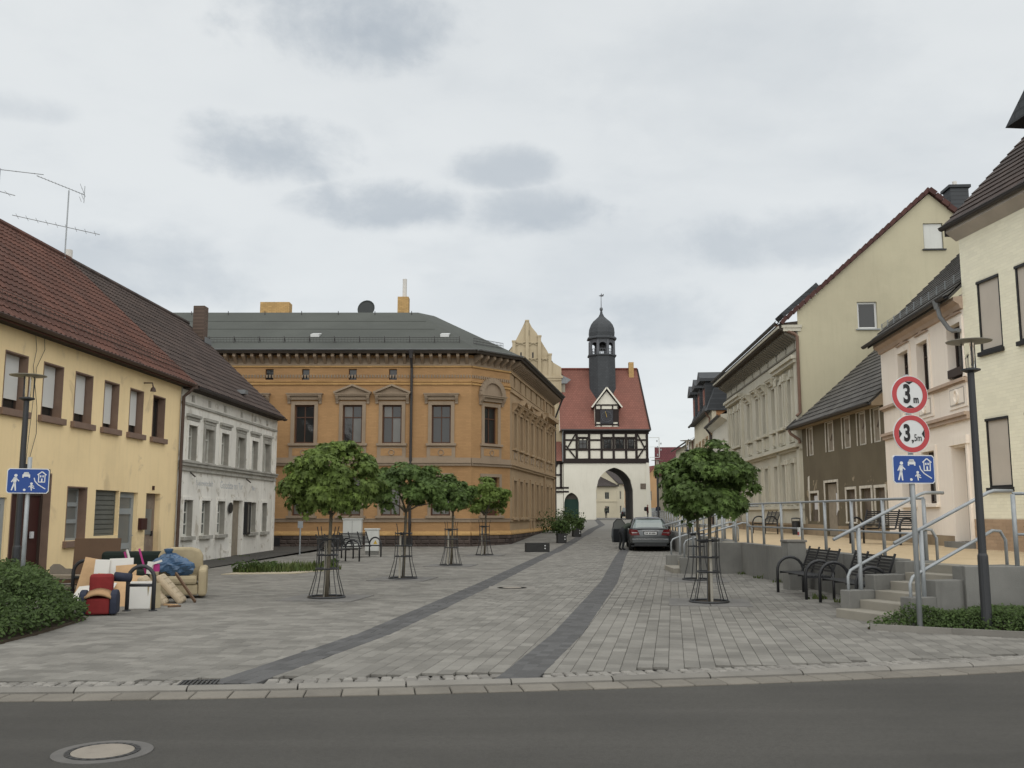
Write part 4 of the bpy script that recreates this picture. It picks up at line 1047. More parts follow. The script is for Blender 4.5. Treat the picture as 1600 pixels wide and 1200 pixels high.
for k in range(12):
    a = 2 * math.pi * k / 12; p = Vector((cx - .03 + .5 * math.sin(a), dy0 - .18, 12.85 + .5 * math.cos(a))); d_ = Vector((math.sin(a), 0, math.cos(a)))
    MB().bar(p - d_ * .09, p + d_ * .09, .03, .07, (0, 1, 0)).build('hour_mark', 'slate_post', ck)
MB().bar((cx - .03, dy0 - .2, 12.75), (cx - .2, dy0 - .2, 13.5), .02, .1, (0, 1, 0)).build('minute_hand', 'gold', ck)
MB().bar((cx - .03, dy0 - .21, 12.78), (cx - .12, dy0 - .21, 13.25), .02, .14, (0, 1, 0)).build('hour_hand', 'gold', ck)

# half-timbered annexe left of the gate
an = thing('gate_annexe', 'narrow half timbered annexe with red roof left of the town gate', 'house', (0, 112, 0))
af = Fac(an)
af.part('wall', MB().box(1.0, 5.95, .1, 7, .5, 7.6), 'gate_white')
slope_part('roof', 'tile_gate', 0, [(.5, -.3, 7.7), (5.85, -.3, 7.7), (5.85, 3.4, 11.6), (.5, 3.4, 11.6)], an)
def abeam(p, q, w=.22): af.part('beam', MB().bar((p[0], .06, p[1]), (q[0], .06, q[1]), .16, w, (0, 0, 1) if abs(p[0] - q[0]) > .01 else (1, 0, 0)), 'beam')
abeam((1, 7.5), (5.95, 7.5), .3); abeam((1, 4.6), (6.6, 4.6), .22); abeam((1, 4.15), (6.6, 4.15), .2); abeam((5.7, 4.6), (5.7, 7.5), .25); abeam((2.5, 4.6), (2.5, 7.5), .25)
abeam((1, 6.1), (5.7, 6.1), .18); abeam((3.7, 4.6), (5.3, 7.4), .2); af.part('pipe', MB().tube([(4.9, 0, .8), (4.9, 0, 3.9)], .06, 6), 'galv')

# ================================================================== GOTHIC GABLE BUILDING behind
gb = thing('gothic_gable_hall', 'cream hall with a stepped gothic gable and blind tracery left of the gate', 'building', (0, 114, -.224)); gb.scale = (1.14, 1, 1.14)
gbf = Fac(gb)
ax = 1.6
gp_ = [(-2.6, .3), (5.2, .3), (5.2, 16.9), (4.2, 17.5), (3.75, 18.6), (3.15, 19.6), (2.6, 20.6), (2.1, 21.2), (1.75, 21.9), (1.45, 22.0), (1.1, 21.2), (.5, 20.0), (-.1, 18.9), (-.9, 17.8), (-1.6, 17.0), (-2.6, 16.4)]
gbf.part('gable', MB().prism(gp_, XZ, 0, .6), 'gable')
gbf.part('side_wall', MB().box(4.9, 5.19, .6, 14, .3, 16.2), 'gable_side'); gbf.part('side_wall', MB().box(5.2, 5.6, .3, 6, .3, 15.2), 'gable_side')
gbf.part('cornice', MB().box(-2.7, 5.35, -.22, 0, 15.75, 16.0).box(-2.6, 5.2, -.12, 0, 15.5, 15.75), 'gable')
for x, z1 in ((-1.1, 17.7), (.2, 19.6), (1.6, 21.8), (2.9, 20.15), (4.0, 18.2)):
    gbf.part('pinnacle', MB().box(x - .17, x + .17, -.22, .0, 16.0, z1).box(x - .22, x + .22, -.26, .3, z1, z1 + .16), 'gable')
for x in (.9, 2.25, 3.45, -.45):
    for z in (17.9, 19.6):
        if x in (3.45, -.45) and z > 18: continue
        w_ = .5
        gbf.part('tracery', MB().bar((x - w_, -.1, z), (x, -.1, z - .12), .16, .1).bar((x, -.1, z - .12), (x + w_, -.1, z), .16, .1).bar((x - w_, -.1, z - .35), (x - .1, -.1, z - .15), .12, .08).bar((x + w_, -.1, z - .35), (x + .1, -.1, z - .15), .12, .08), 'gable')
for x, z in ((.95, 18.2), (2.2, 18.2), (1.75, 20.6)): gbf.part('slit_window', MB().box(x - .08, x + .08, -.012, .02, z - .3, z + .3), 'win_black')
slope_part('roof', 'tile_gate', 0, [(5.5, .6, 16.0), (5.5, 14, 16.0), (1.6, 14, 21.2), (1.6, .6, 21.2)], gb)
slope_part('roof', 'tile_gate', 0, [(-2.6, 14, 16.0), (-2.6, .6, 16.0), (1.6, .6, 21.2), (1.6, 14, 21.2)], gb)
gbf.part('lead_flashing', MB().prism([(5.2, 15.2), (5.75, 15.2), (6.2, 15.6), (5.2, 16.1)], XZ, 0, .4), 'lead')

# ================================================================== simple far houses
def far_house(name, label, loc, rot, w, d, h, rh, wall, roof, wins, base=0.0, group=None, roofaxis='x', band=None):
    t = thing(name, label, 'house', loc, rot, group); F_ = Fac(t)
    hl = [(a, b_, z0, z1) for a, b_, z0, z1 in wins]
    F_.wall(0, w, base - .5, h, hl, wall, .2, thick=d)
    for a, b_, z0, z1 in wins: F_.window(a, b_, z0, z1, .08, 'old_frame', 'pane', .06, 2 if b_ - a > .7 else 1)
    if roofaxis == 'x':
        slope_part('roof', roof, 0, [(-.2, -.35, h - .1), (w + .2, -.35, h - .1), (w + .2, d / 2, h + rh), (-.2, d / 2, h + rh)], t)
        slope_part('roof', roof, 0, [(w + .2, d + .35, h - .1), (-.2, d + .35, h - .1), (-.2, d / 2, h + rh), (w + .2, d / 2, h + rh)], t)
        q = MB()
        for x in (0.0, w): q.add([(x, 0, h - .05), (x, d, h - .05), (x, d / 2, h + rh - .1)], [(0, 1, 2)])
        F_.part('gable', q, wall)
    else:
        slope_part('roof', roof, 0, [(-.3, d + .1, h - .2), (-.3, -.3, h - .2), (w / 2, -.3, h + rh), (w / 2, d + .1, h + rh)], t)
        slope_part('roof', roof, 0, [(w + .3, -.3, h - .2), (w + .3, d + .1, h - .2), (w / 2, d + .1, h + rh), (w / 2, -.3, h + rh)], t)
        F_.part('gable', MB().add([(0, 0, h), (w, 0, h), (w / 2, 0, h + rh - .1)], [(0, 1, 2)]), wall)
    F_.part('gutter', gutter(MB(), -.2, w + .2, -.4, h - .05, .08), 'gut_dark') if roofaxis == 'x' else None
    if band: F_.part('string_course', MB().box(0, w, -.08, 0, band, band + .15), wall)
    return t, F_
# seen through the arch
far_house('cream_house', 'cream house with dark roof seen through the gate arch', (11.6, 152, 1.0), 0, 5.0, 9, 5.0, 3.0, 'cream', 'roof_dark', [(3.0, 3.7, 2.9, 4.0), (3.0, 3.7, .7, 1.8), (1.0, 1.7, 2.9, 4.0)], band=2.5)
far_house('cream_house', 'cream house with rows of narrow windows seen at the right in the arch', (16.6, 152, 1.0), R(48), 6.5, 8, 5.4, 3.4, 'cream', 'roof_dark', [(.6, 1.0, 2.9, 4.2), (1.9, 2.3, 2.9, 4.2), (3.2, 3.6, 2.9, 4.2), (4.5, 4.9, 2.9, 4.2), (.6, 1.0, .7, 1.9), (1.9, 2.3, .7, 1.9), (3.2, 3.6, .7, 1.9), (4.5, 4.9, .7, 1.9)])
# right of the gate
far_house('peach_house', 'small peach coloured house with red roof far behind the street lamp', (18.2, 137, .9), R(12), 5.0, 7, 5.0, 2.6, 'peach', 'roof_red', [(1.0, 1.7, 2.6, 3.9), (3.0, 3.7, 2.6, 3.9)], roofaxis='y')
far_house('wine_roof_house', 'house with wine red roof behind the right hand tree', (18.2, 121, .8), R(-8), 8, 8, 5.6, 3.8, 'gable_side', 'roof_purple', [(1, 1.8, 3, 4.2), (3, 3.8, 3, 4.2)])
far_house('grey_gable_house', 'grey house with steep gable farther down the right row', (17.0, 106, .7), R(-80), 10, 8, 6.0, 3.8, 'gable_side', 'roof_dark', [(1, 1.8, 3, 4.2), (3, 3.8, 3, 4.2), (5, 5.8, 3, 4.2)])
t_, F_ = far_house('cream_row_house', 'pale yellow house with brown roof slope beyond the dormer house', (16.2, 95, .6), math.atan2(-16.0, -1.1), 15.5, 9, 7.2, 3.0, 'cream', 'roof_dark', [(2 + i * 3.2, 2.9 + i * 3.2, 4.4, 5.9) for i in range(4)] + [(2 + i * 3.2, 2.9 + i * 3.2, 1.4, 2.9) for i in range(4)])
F_.part('downpipe', MB().tube([(14.9, -.1, 7.1), (14.9, -.1, .2)], .07, 6), 'copper')
# house with mansard and three dormers
dh = thing('dormer_house', 'ochre brick house with dark mansard and three dormers on the right row', 'house', (15.05, 79, .6), math.atan2(-13, -1.25))
df = Fac(dh); DL = 13.05
wn = [(1.4 + i * 2.6, 2.4 + i * 2.6, 4.6, 6.4) for i in range(5)] + [(1.4 + i * 2.6, 2.4 + i * 2.6, 1.2, 3.0) for i in range(5)]
df.wall(0, DL, -.4, 8.2, wn, 'cream', .25, thick=.3)
for a, b_, z0, z1 in wn: df.window(a, b_, z0, z1, .15, 'oldwood', 'pane', .06, 2, (.68,), sur=(.15, .06, 'stucco_street'))
df.part('gable_wall', MB().box(DL - .3, DL - .001, .3, 9, -.4, 8.4), 'brickred')
df.part('mansard', MB().prism([(-.35, 8.1), (.6, 10.6), (4.5, 11.9), (8.4, 10.6), (9.3, 8.1)], YZ, -.1, DL + .1), 'slate')
for i in range(3):
    x = 2.0 + i * 3.9
    dm = df.part('dormer', MB().box(x, x + 1.9, -.25, 1.5, 8.3, 10.3), 'slate')
    MB().box(x - .3, x + 2.2, -.65, 1.8, 10.3, 10.5).prism([(x - .3, 10.5), (x + 2.2, 10.5), (x + .95, 11.1)], XZ, -.65, 1.8).build('dormer_roof', 'slate', dm)
    MB().box(x + .3, x + 1.6, -.27, -.24, 8.7, 10.0).build('pane', 'pane', dm)
df.part('gutter', gutter(MB(), -.2, DL + .2, -.42, 8.12, .1), 'gut_dark')
df.part('downpipe', MB().tube([(DL - .4, -.4, 8.0), (DL - .4, -.12, 7.6), (DL - .4, -.12, .2)], .07, 6), 'copper')
# small white house
sh = thing('small_white_house', 'small plain white house between the grey stucco house and the dormer house', 'house', (13.8, 66, .6), math.atan2(-9, -.95))
shf = Fac(sh)
wn = [(1.2, 1.9, 4.0, 5.6), (3.7, 4.4, 4.0, 5.6), (6.4, 7.1, 4.0, 5.6), (1.2, 1.9, 1.1, 2.6), (3.6, 4.6, .1, 2.4), (6.4, 7.1, 1.1, 2.6)]
shf.wall(0, 9.05, -.4, 6.7, wn, 'gate_white', .25, thick=8)
for a, b_, z0, z1 in wn: shf.window(a, b_, z0, z1, .15, 'old_frame', 'pane', .06, 2)
shf.part('eave', MB().prism([(-.4, 6.75), (0, 6.55), (0, 6.95), (-.4, 6.9)], YZ, -.1, 9.1), 'gate_white')
shf.part('roof', MB().prism([(-.45, 6.85), (4, 10.0), (8.4, 6.85), (4, 9.8)], YZ, -.1, 9.04), 'roof_dark')
shf.part('gutter', gutter(MB(), -.1, 9.05, -.48, 6.9, .09), 'gut_dark')
shf.part('downpipe', MB().tube([(.3, -.45, 6.8), (.3, -.12, 6.3), (.3, -.12, .2)], .07, 6), 'gut_dark')

# ================================================================== ORNATE GREY HOUSE (right)
BL = Vector((11.8, 39.0, 0)); OL = Vector((12.85, 57.0, 0))
oa = math.atan2(BL.y - OL.y, BL.x - OL.x)
oh = thing('stucco_house', 'greenish grey stucco house with window hoods, dark deep eaves and bare yellow gable wall', 'house', OL, oa)
of = Fac(oh); LN = (BL - OL).length
OX = [(2.28, 2.95), (3.5, 4.2), (6.55, 7.35), (8.92, 9.65), (10.6, 11.35), (12.7, 13.45), (14.3, 14.95), (16.0, 16.7)]
HDS = [0, 0, 1, 1, 1, 1, 0, 0]
wn = [(a, b_, 5.35, 7.3) for a, b_ in OX] + [(a, b_, 1.97, 3.74) for a, b_ in OX if a > 6] + [(2.4, 4.1, .75, 3.5)] + [(x, x + .28, 8.45, 8.85) for x in (1.5, 3.2, 5.6, 8.0, 9.9, 11.8, 13.7, 15.6, 17.2)]
of.wall(0, LN, .2, 9.4, wn, 'ornate', .25, ends=False)
for (a, b_), hd in zip(OX, HDS):
    w = of.window(a, b_, 5.35, 7.3, .09, 'panel_old', 'pane_mid', .05, 2, (.7,), sur=(.16, .07, 'ornate'), sill=(.24, .2, .12, 'ornate'), hood=('flat', .22, .3, .32, .2, 'ornate') if hd else None)
    MB().box(a - .1, b_ + .1, -.06, 0, 4.6, 5.15).box((a + b_) / 2 - .1, (a + b_) / 2 + .1, -.16, -.06, 4.68, 5.1).build('apron', 'ornate', w)
    if a > 6: of.window(a, b_, 1.97, 3.74, .09, 'panel_old', 'pane_mid', .05, 2, (.7,), sur=(.13, .06, 'ornate'))
of.window(2.4, 4.1, .75, 3.5, .2, 'oldwood', ['oldwood', 'pane'], .1, 2, (.72,), name='door', sur=(.2, .08, 'ornate'))
for a, b_, z0, z1 in wn[-9:]: of.part('attic_vent', MB().box(a, b_, .08, .12, z0, z1), 'win_black')
for x0, x1 in ((.6, 5.2), (13.7, 17.9)):
    of.part('risalit', MB().box(x0, x0 + .4, -.12, 0, .9, 8.1).box(x1 - .4, x1, -.12, 0, .9, 8.1), 'ornate')
    of.part('risalit_cornice', MB().box(x0 - .1, x1 + .1, -.32, 0, 7.95, 8.1).box(x0 - .05, x1 + .05, -.22, 0, 7.8, 7.95), 'ornate')
for x in [1.9, 3.22, 4.5, 13.95, 15.3, 15.75, 17.0]:
    of.part('pilaster', MB().box(x - .1, x + .1, -.13, 0, 5.3, 7.3).box(x - .15, x + .15, -.18, 0, 7.3, 7.6), 'ornate')
    of.part('pilaster', MB().box(x - .09, x + .09, -.1, 0, 2.0, 3.7).box(x - .13, x + .13, -.14, 0, 3.7, 3.92), 'ornate')
of.part('string_course', MB().box(0, LN, -.12, 0, 4.22, 4.32).box(0, LN, -.26, 0, 4.32, 4.42).box(0, LN, -.2, 0, 4.42, 4.5), 'ornate')
of.part('sill_band', MB().box(0, LN, -.1, 0, 1.8, 1.93), 'ornate')
of.part('plinth', MB().box(0, LN, -.12, 0, .2, 1.12).box(0, LN, -.16, 0, 1.12, 1.2), 'bare')
of.part('frieze', MB().box(0, LN, -.05, -.001, 8.35, 8.42).box(0, LN, -.05, -.001, 8.9, 9.12), 'ornate_frieze')
n = 44
for i in range(n):
    x = (i + .5) * LN / n; of.part('eave_bracket', MB().prism([(-.05, 8.72), (-.16, 8.8), (-.5, 9.0), (-.5, 9.12), (-.05, 9.12)], YZ, x - .09, x + .09), 'ornate_frieze')
of.part('eave', MB().prism([(0, 9.12), (-.72, 9.12), (-.76, 9.2), (-.76, 9.4), (-.65, 9.43), (0, 9.5)], YZ, -.1, LN + .02), 'soffit')
of.part('eave_moulding', MB().box(-.1, LN + .02, -.8, -.76, 9.2, 9.3), 'ornate')
of.part('gutter', gutter(MB(), -.1, LN + .1, -.84, 9.46, .08), 'gut_dark')
of.part('eave_return', MB().box(LN - .01, LN + .05, -.6, .12, 9.08, 9.22).box(LN - .01, LN + .08, -.66, .16, 9.22, 9.34), 'ornate')
# gable wall towards the camera (plane at x = LN)
GA, GZ_ = 5.6, 14.85
gw = [(5.3, 6.1, 12.48, 13.58), (2.45, 3.25, 9.15, 10.28)]
gfr = Fac(oh, (LN, 0, 0), R(90))
def gable_wall(F_, ya, za, ze, y1, holes, mat):
    b = MB(); ys = sorted(set(list(np.linspace(0, y1, 25)) + [ya] + [h for q in holes for h in q[:2]])); top = lambda y: ze + (za - ze) * (1 - abs(y - ya) / ya)
    for i in range(len(ys) - 1):
        a, c = ys[i], ys[i + 1]; cuts = [.2]
        hs_ = sorted([(q[2], q[3]) for q in holes if q[0] <= (a + c) / 2 <= q[1]])
        z = .2
        for z0, z1 in hs_:
            b.quad((a, 0, z), (c, 0, z), (c, 0, z0), (a, 0, z0)); z = z1
        b.quad((a, 0, z), (c, 0, z), (c, 0, top(c)), (a, 0, top(a)))
    for a, c, d, e in holes:
        r = .2; b.quad((a, 0, d), (a, r, d), (a, r, e), (a, 0, e)); b.quad((c, 0, d), (c, r, d), (c, r, e), (c, 0, e)); b.quad((a, 0, e), (c, 0, e), (c, r, e), (a, r, e)); b.quad((a, 0, d), (c, 0, d), (c, r, d), (a, r, d)); b.quad((a, r, d), (c, r, d), (c, r, e), (a, r, e))
    return F_.part('gable_wall', b, mat)
gable_wall(gfr, GA, GZ_, 9.93, 2 * GA, gw, 'gable_wall')
gfr.window(5.3, 6.1, 12.48, 13.58, .1, 'grey_frame', 'shutter', .05, 1, blind=(.04, 'cabinet'), sill=(.08, .08, .06, 'lamp_grey'))
gfr.window(2.45, 3.25, 9.15, 10.28, .1, 'white_paint', 'pane', .08, 1, sill=(.08, .08, .06, 'grey_frame'), sur=None)
of.part('roof', MB().prism([(-.68, 9.35), (-.68, 9.45), (GA, GZ_ + .2), (2 * GA + .5, 9.6), (2 * GA + .5, 9.5), (GA, GZ_ + .06)], YZ, -.1, LN + .12), 'roof_dark')
nv = 26
for i in range(nv):       # verge tiles up the left slope, a few down the right
    t0, t1 = i / nv, (i + 1) / nv
    p = Vector((LN + .08, -.68 + (GA + .68) * t0, 9.42 + (GZ_ + .16 - 9.42) * t0)); q = Vector((LN + .08, -.68 + (GA + .68) * t1, 9.42 + (GZ_ + .16 - 9.42) * t1))
    of.part('verge_tile', MB().bar(p + Vector((0, 0, -.02)), q + Vector((0, 0, .03)), .16, .16), 'verge')
for i in range(14):
    t0, t1 = i / 22, (i + 1) / 22
    p = Vector((LN + .1, GA + (GA) * t0, GZ_ + .16 - 5.4 * t0)); q = Vector((LN + .1, GA + GA * t1, GZ_ + .16 - 5.4 * t1))
    of.part('verge_tile', MB().bar(p, q + Vector((0, 0, .04)), .18, .2), 'verge')
of.part('dormer_edge', MB().bar((LN - 1.0, -.5, 9.85), (LN - 1.0, 1.0, 11.15), 1.2, .2), 'slate')
of.part('snow_guard', sum([[ ]], []) or MB().tube([(1, -.4, 9.95), (LN - 1, -.4, 9.95)], .015, 4).tube([(1, -.4, 9.8), (LN - 1, -.4, 9.8)], .015, 4), 'galv')
sgn = of.part('projecting_sign', MB().box(5.0, 5.06, -1.0, -.15, 3.35, 3.75), 'white_paint'); MB().tube([(5.03, 0, 3.95), (5.03, -1.05, 3.95)], .025, 6).tube([(5.03, -.25, 3.95), (5.03, -.25, 3.75)], .015, 5).tube([(5.03, -.9, 3.95), (5.03, -.9, 3.75)], .015, 5).build('sign_arm', 'lamp_grey', sgn)
of.part('chimney', MB().box(LN - 1.4, LN - .6, 6.75, 7.5, 12.8, 15.3).box(LN - 1.48, LN - .52, 6.67, 7.58, 15.3, 15.42), 'slate'); of.part('flue', MB().tube([(LN - 1, 7.1, 15.4), (LN - 1, 7.1, 15.7)], .1, 8), 'steelpipe')
of.part('downpipe', MB().tube([(LN - .25, -.84, 9.4), (LN - .05, -.6, 9.2), (LN + .04, -.12, 8.95), (LN + .07, -.05, 8.85), (LN + .07, -.05, 5.7), (LN + .1, -.2, 5.55)], .065, 8), 'copper')

# ================================================================== BROWN DERELICT HOUSE
WL = Vector((11.67, 30.0, 0))
ba = math.atan2(WL.y - BL.y, WL.x - BL.x)
bh = thing('umber_house', 'derelict low dark brown house with peeling render and grey tiled roof', 'house', BL, ba)
bf = Fac(bh); BLN = (WL - BL).length
BW = [(.72, 1.42), (3.12, 3.95), (5.0, 5.78), (6.55, 7.3), (7.9, 8.62)]
BG = [(.8, 1.85, 1.32, 2.4), (5.15, 6.08, 1.33, 2.44), (6.63, 7.6, 1.34, 2.44), (7.97, 8.83, 1.34, 2.43)]
DOOR = (2.75, 4.2, .82, 2.75)
bf.wall(0, BLN, 2.9, 5.4, [(a, b_, 3.88, 4.98) for a, b_ in BW], 'umber', .2, ends=False, name='upper_wall')
bf.wall(0, BLN, .7, 2.9, BG + [DOOR], 'umber_peel', .3, ends=False)
bf.part('plinth', MB().box(0, 2.75, -.05, 0, .6, 1.2).box(4.2, BLN, -.05, 0, .6, 1.18), 'bare')
for a, b_ in BW:
    w = bf.window(a, b_, 3.88, 4.98, .06, 'whitetrim', 'grey_boards', .05, 1, sur=(.06, .02, 'whitetrim'))
    MB().bar((a + .35, .05, 4.25 + random.random() * .2), (a + .6, .05, 4.5 + random.random() * .2), .02, .06).build('shutter_latch', 'boards', w)
for k, (a, b_, z0, z1) in enumerate(BG):
    w = bf.window(a, b_, z0, z1, .1, 'boards', 'boards', .05, 1, sur=(.09, .03, 'whitetrim'), sill=(.06, .06, .06, 'whitetrim') if k else None)
    if k == 0: MB().box(a + .35, b_ - .08, .06, .09, z0 + .45, z1 - .1).build('notice', 'paper', w)
    else: MB().prism([(b_ - .12, z0 + .4), (b_ - .02, z0 + .5), (b_ + .02, z1 - .15), (b_ - .1, z1 - .3)], XZ, .06, .09).build('torn_paper', 'paper', w)
d = bf.part('door', MB().box(DOOR[0], DOOR[1], .24, .29, DOOR[2], DOOR[3]), 'boards')
MB().box(DOOR[0] + .02, DOOR[0] + .95, .1, .22, DOOR[2], DOOR[3] - .05).build('door_panel', 'grey_boards', d)
MB().box(DOOR[0] - .09, DOOR[0], -.03, 0, DOOR[2], DOOR[3] + .09).box(DOOR[1], DOOR[1] + .09, -.03, 0, DOOR[2] + .9, DOOR[3] + .09).box(DOOR[0], DOOR[1], -.03, 0, DOOR[3], DOOR[3] + .09).build('door_surround', 'whitetrim', d)
MB().prism([(DOOR[1] - .15, 1.55), (DOOR[1] + .02, 1.7), (DOOR[1], 2.3), (DOOR[1] - .1, 2.35), (DOOR[1] - .06, 1.9)], XZ, -.04, -.02).build('torn_paper', 'paper', d)
bf.part('bare_patch', MB().prism([(.55, 2.5), (.78, 2.46), (.8, 3.1), (.6, 3.05)], XZ, -.008, 0), 'whitetrim')
bf.part('eave', MB().prism([(-.36, 4.98), (0, 5.0), (0, 5.4), (-.36, 5.08)], YZ, -.3, BLN), 'bare')
bf.part('roof', MB().prism([(-.42, 5.0), (-.42, 5.08), (3.8, 8.85), (7.5, 5.5), (7.5, 5.4), (3.8, 8.7)], YZ, -.45, BLN - .05), 'tile_grey')
tile_roof(bh, -.45, BLN - .02, -.45, 5.09, 3.8, 8.9, flat_tile(.3, .34), .3, .33, 'tile_grey', 300)
bf.part('gutter', gutter(MB(), -.5, BLN, -.47, 5.07, .06), 'gut_dark')
bf.part('downpipe', MB().tube([(-.2, -.47, 5.0), (-.15, -.42, 4.85), (.0, -.12, 4.6), (.02, -.1, 4.45)], .06, 8), 'copper')
bf.part('verge', MB().bar((-.47, -.45, 5.1), (-.47, 3.8, 8.9), .1, .12), 'tile_grey')

# ================================================================== ROSE WHITE HOUSE
wa = R(180) + math.atan2(.9959, .0902)
rh_ = thing('rose_white_house', 'narrow pale rose house with stucco panels and grey tiled roof behind the traffic signs', 'house', WL, wa)
rf_ = Fac(rh_); RL = 7.0
RW = [(1.8, 2.75), (3.5, 4.4), (5.88, 6.8)]
rf_.wall(0, RL, .7, 6.95, [(a, b_, 4.93, 6.3) for a, b_ in RW] + [(3.45, 4.45, 1.88, 3.28), (1.6, 2.6, 1.88, 3.28), (5.75, 6.7, .92, 3.25)], 'rosewhite', .3, thick=8)
for a, b_ in RW:
    w = rf_.window(a, b_, 4.93, 6.3, .16, 'brown_dark', 'pane', .06, 2, (.72,), sur=(.13, .04, 'rosewhite'))
    MB().prism([(a - .1, 6.52), (b_ + .1, 6.52), (b_ - .05, 6.56), ((a + b_) / 2 + .12, 6.58), ((a + b_) / 2, 6.7), ((a + b_) / 2 - .12, 6.58), (a + .05, 6.56)], XZ, -.06, 0).build('hood_ornament', 'rosetrim', w)
    MB().box(a - .15, b_ + .15, -.03, 0, 4.2, 4.78).build('panel', 'rosewhite', w)
    MB().box(a - .02, b_ + .02, -.045, -.03, 4.28, 4.70).build('panel_field', 'reveal_g', w)
    MB().box(a + .02, b_ - .02, -.05, -.045, 4.31, 4.67).build('panel_inner', 'rosewhite', w)
    MB().tube([((a + b_) / 2 + .12 * math.cos(t), -.06, 4.49 + .16 * math.sin(t)) for t in np.linspace(0, 2 * math.pi, 13)], .035, 5).build('wreath', 'rosewhite', w)
MB().box(5.85, 6.83, -.06, .2, 5.0, 5.2).build('flower_box', 'brown_dark', w)
for a in (1.6, 3.45): rf_.window(a, a + 1, 1.88, 3.28, .16, 'brown_dark', 'pane', .06, 2, (.72,), sur=(.13, .04, 'rosewhite'), sill=(.14, .1, .1, 'rosewhite'))
d = rf_.part('door', MB().box(6.5, 6.7, .1, .28, .92, 3.25).box(5.75, 6.7, .28, .3, .92, 3.25), 'reveal_g')
MB().box(5.65, 5.75, -.05, 0, .7, 3.42).box(6.7, 6.8, -.05, 0, .7, 3.42).box(5.6, 6.85, -.08, 0, 3.3, 3.5).build('door_surround', 'rosewhite', d)
MB().box(6.56, 6.6, .06, .11, 1.9, 2.1).build('handle', 'brown_dark', d); MB().box(5.6, 6.9, -.3, .28, .75, .92).build('step', 'concrete', d)
rf_.part('string_course', MB().box(0, RL, -.14, 0, 3.98, 4.06).box(0, RL, -.08, 0, 3.88, 3.98), 'rosetrim')
rf_.part('sill_band', MB().box(0, RL, -.12, 0, 4.82, 4.9).box(0, RL, -.06, 0, 4.78, 4.82), 'rosetrim')
rf_.part('cornice', MB().prism([(0, 6.58), (-.06, 6.6), (-.1, 6.7), (-.22, 6.78), (-.22, 6.88), (0, 6.9)], YZ, 0, RL), 'rosetrim')
rf_.part('plinth', MB().box(0, 5.6, -.05, 0, .65, 1.05), 'bare')
rf_.part('roof', MB().prism([(-.32, 6.82), (-.32, 6.9), (3.9, 11.0), (8, 7.2), (8, 7.1), (3.9, 10.85)], YZ, -.25, RL), 'tile_grey')
tile_roof(rh_, -.25, RL, -.35, 6.92, 3.9, 11.05, flat_tile(.24, .26), .24, .25, 'tile_grey', 300)
rf_.part('gutter', gutter(MB(), -.45, RL - .05, -.4, 6.92, .07), 'gut_dark')
rf_.part('downpipe', MB().tube([(RL - .65, -.4, 6.85), (RL - .62, -.34, 6.5), (RL - .55, -.18, 6.2), (RL - .4, -.12, 6.1), (RL - .08, -.1, 6.06)], .055, 8).lathe([(.06, 6.7), (.11, 6.92)], (RL - .65, -.4, 0), 8), 'lead')
sgm = MB(); p0 = Vector((0, .2, 7.85))
for dz in (0, .05, .1, .15): sgm.tube([(-.1, .1, 7.42 + dz), (RL, .1, 7.42 + dz)], .008, 4)
for i in range(12): sgm.bar((-.05 + i * .63, .1, 7.36), (-.05 + i * .63, .1, 7.6), .02, .03)
rf_.part('snow_guard', sgm, 'galv')
sk = Vector((5.7, 1.75, 9.05)); up = Vector((0, 4.3, 4.0)).normalized(); nr = Vector((0, -up.z, up.y))
q = MB(); c = [sk, sk + Vector((.8, 0, 0)), sk + Vector((.8, 0, 0)) + up * 1.2, sk + up * 1.2]
q.add([x + nr * .06 for x in c] + [x + nr * .14 for x in c], [(4, 5, 6, 7), (0, 1, 5, 4), (1, 2, 6, 5), (2, 3, 7, 6), (3, 0, 4, 7)]); rf_.part('skylight', q, 'lead')

# ================================================================== PALE CLINKER HOUSE (right edge)
CK = Vector((WL.x + RL * math.cos(wa), WL.y + RL * math.sin(wa), 0))
ka = math.atan2(-.995, .0995)
ckh = thing('clinker_house', 'pale yellow clinker house with black window frames and roller shutters at the right edge', 'house', CK, ka)
kf = Fac(ckh); KL = 9.0
KWX = [(.62, 1.5), (2.1, 3.0), (3.6, 4.5), (5.1, 6.0), (6.7, 7.6)]
kh = [(a, b_, 5.38, 7.08) for a, b_ in KWX] + [(a, b_, 2.2, 3.8) for a, b_ in KWX]
kf.wall(0, KL, .6, 8.5, kh, 'mortar', .2, thick=8)
for a, b_, z0, z1 in kh:
    w = kf.window(a, b_, z0, z1, .0, 'win_black', 'roller', .05, 1, sill=(.04, .08, .1, 'win_black'))
    for i in range(int((z1 - z0 - .3) / .06)):
        pass
    MB().box(a, b_, -.03, .0, z1 - .06, z1).build('shutter_box', 'win_black', w)
bm_ = []; brick = MB(); bl_, bh_, bd = .245, .078, .004
brick.v = [(.0018, 0, .0018), (bl_ - .0018, 0, .0018), (bl_ - .0018, 0, bh_ - .0018), (.0018, 0, bh_ - .0018), (.0022, -bd, .0022), (bl_ - .0022, -bd, .0022), (bl_ - .0022, -bd, bh_ - .0022), (.0022, -bd, bh_ - .0022)]
brick.f = [(4, 5, 6, 7), (0, 1, 5, 4), (1, 2, 6, 5), (2, 3, 7, 6), (3, 0, 4, 7)]
nz = int((8.32 - 1.5) / bh_)
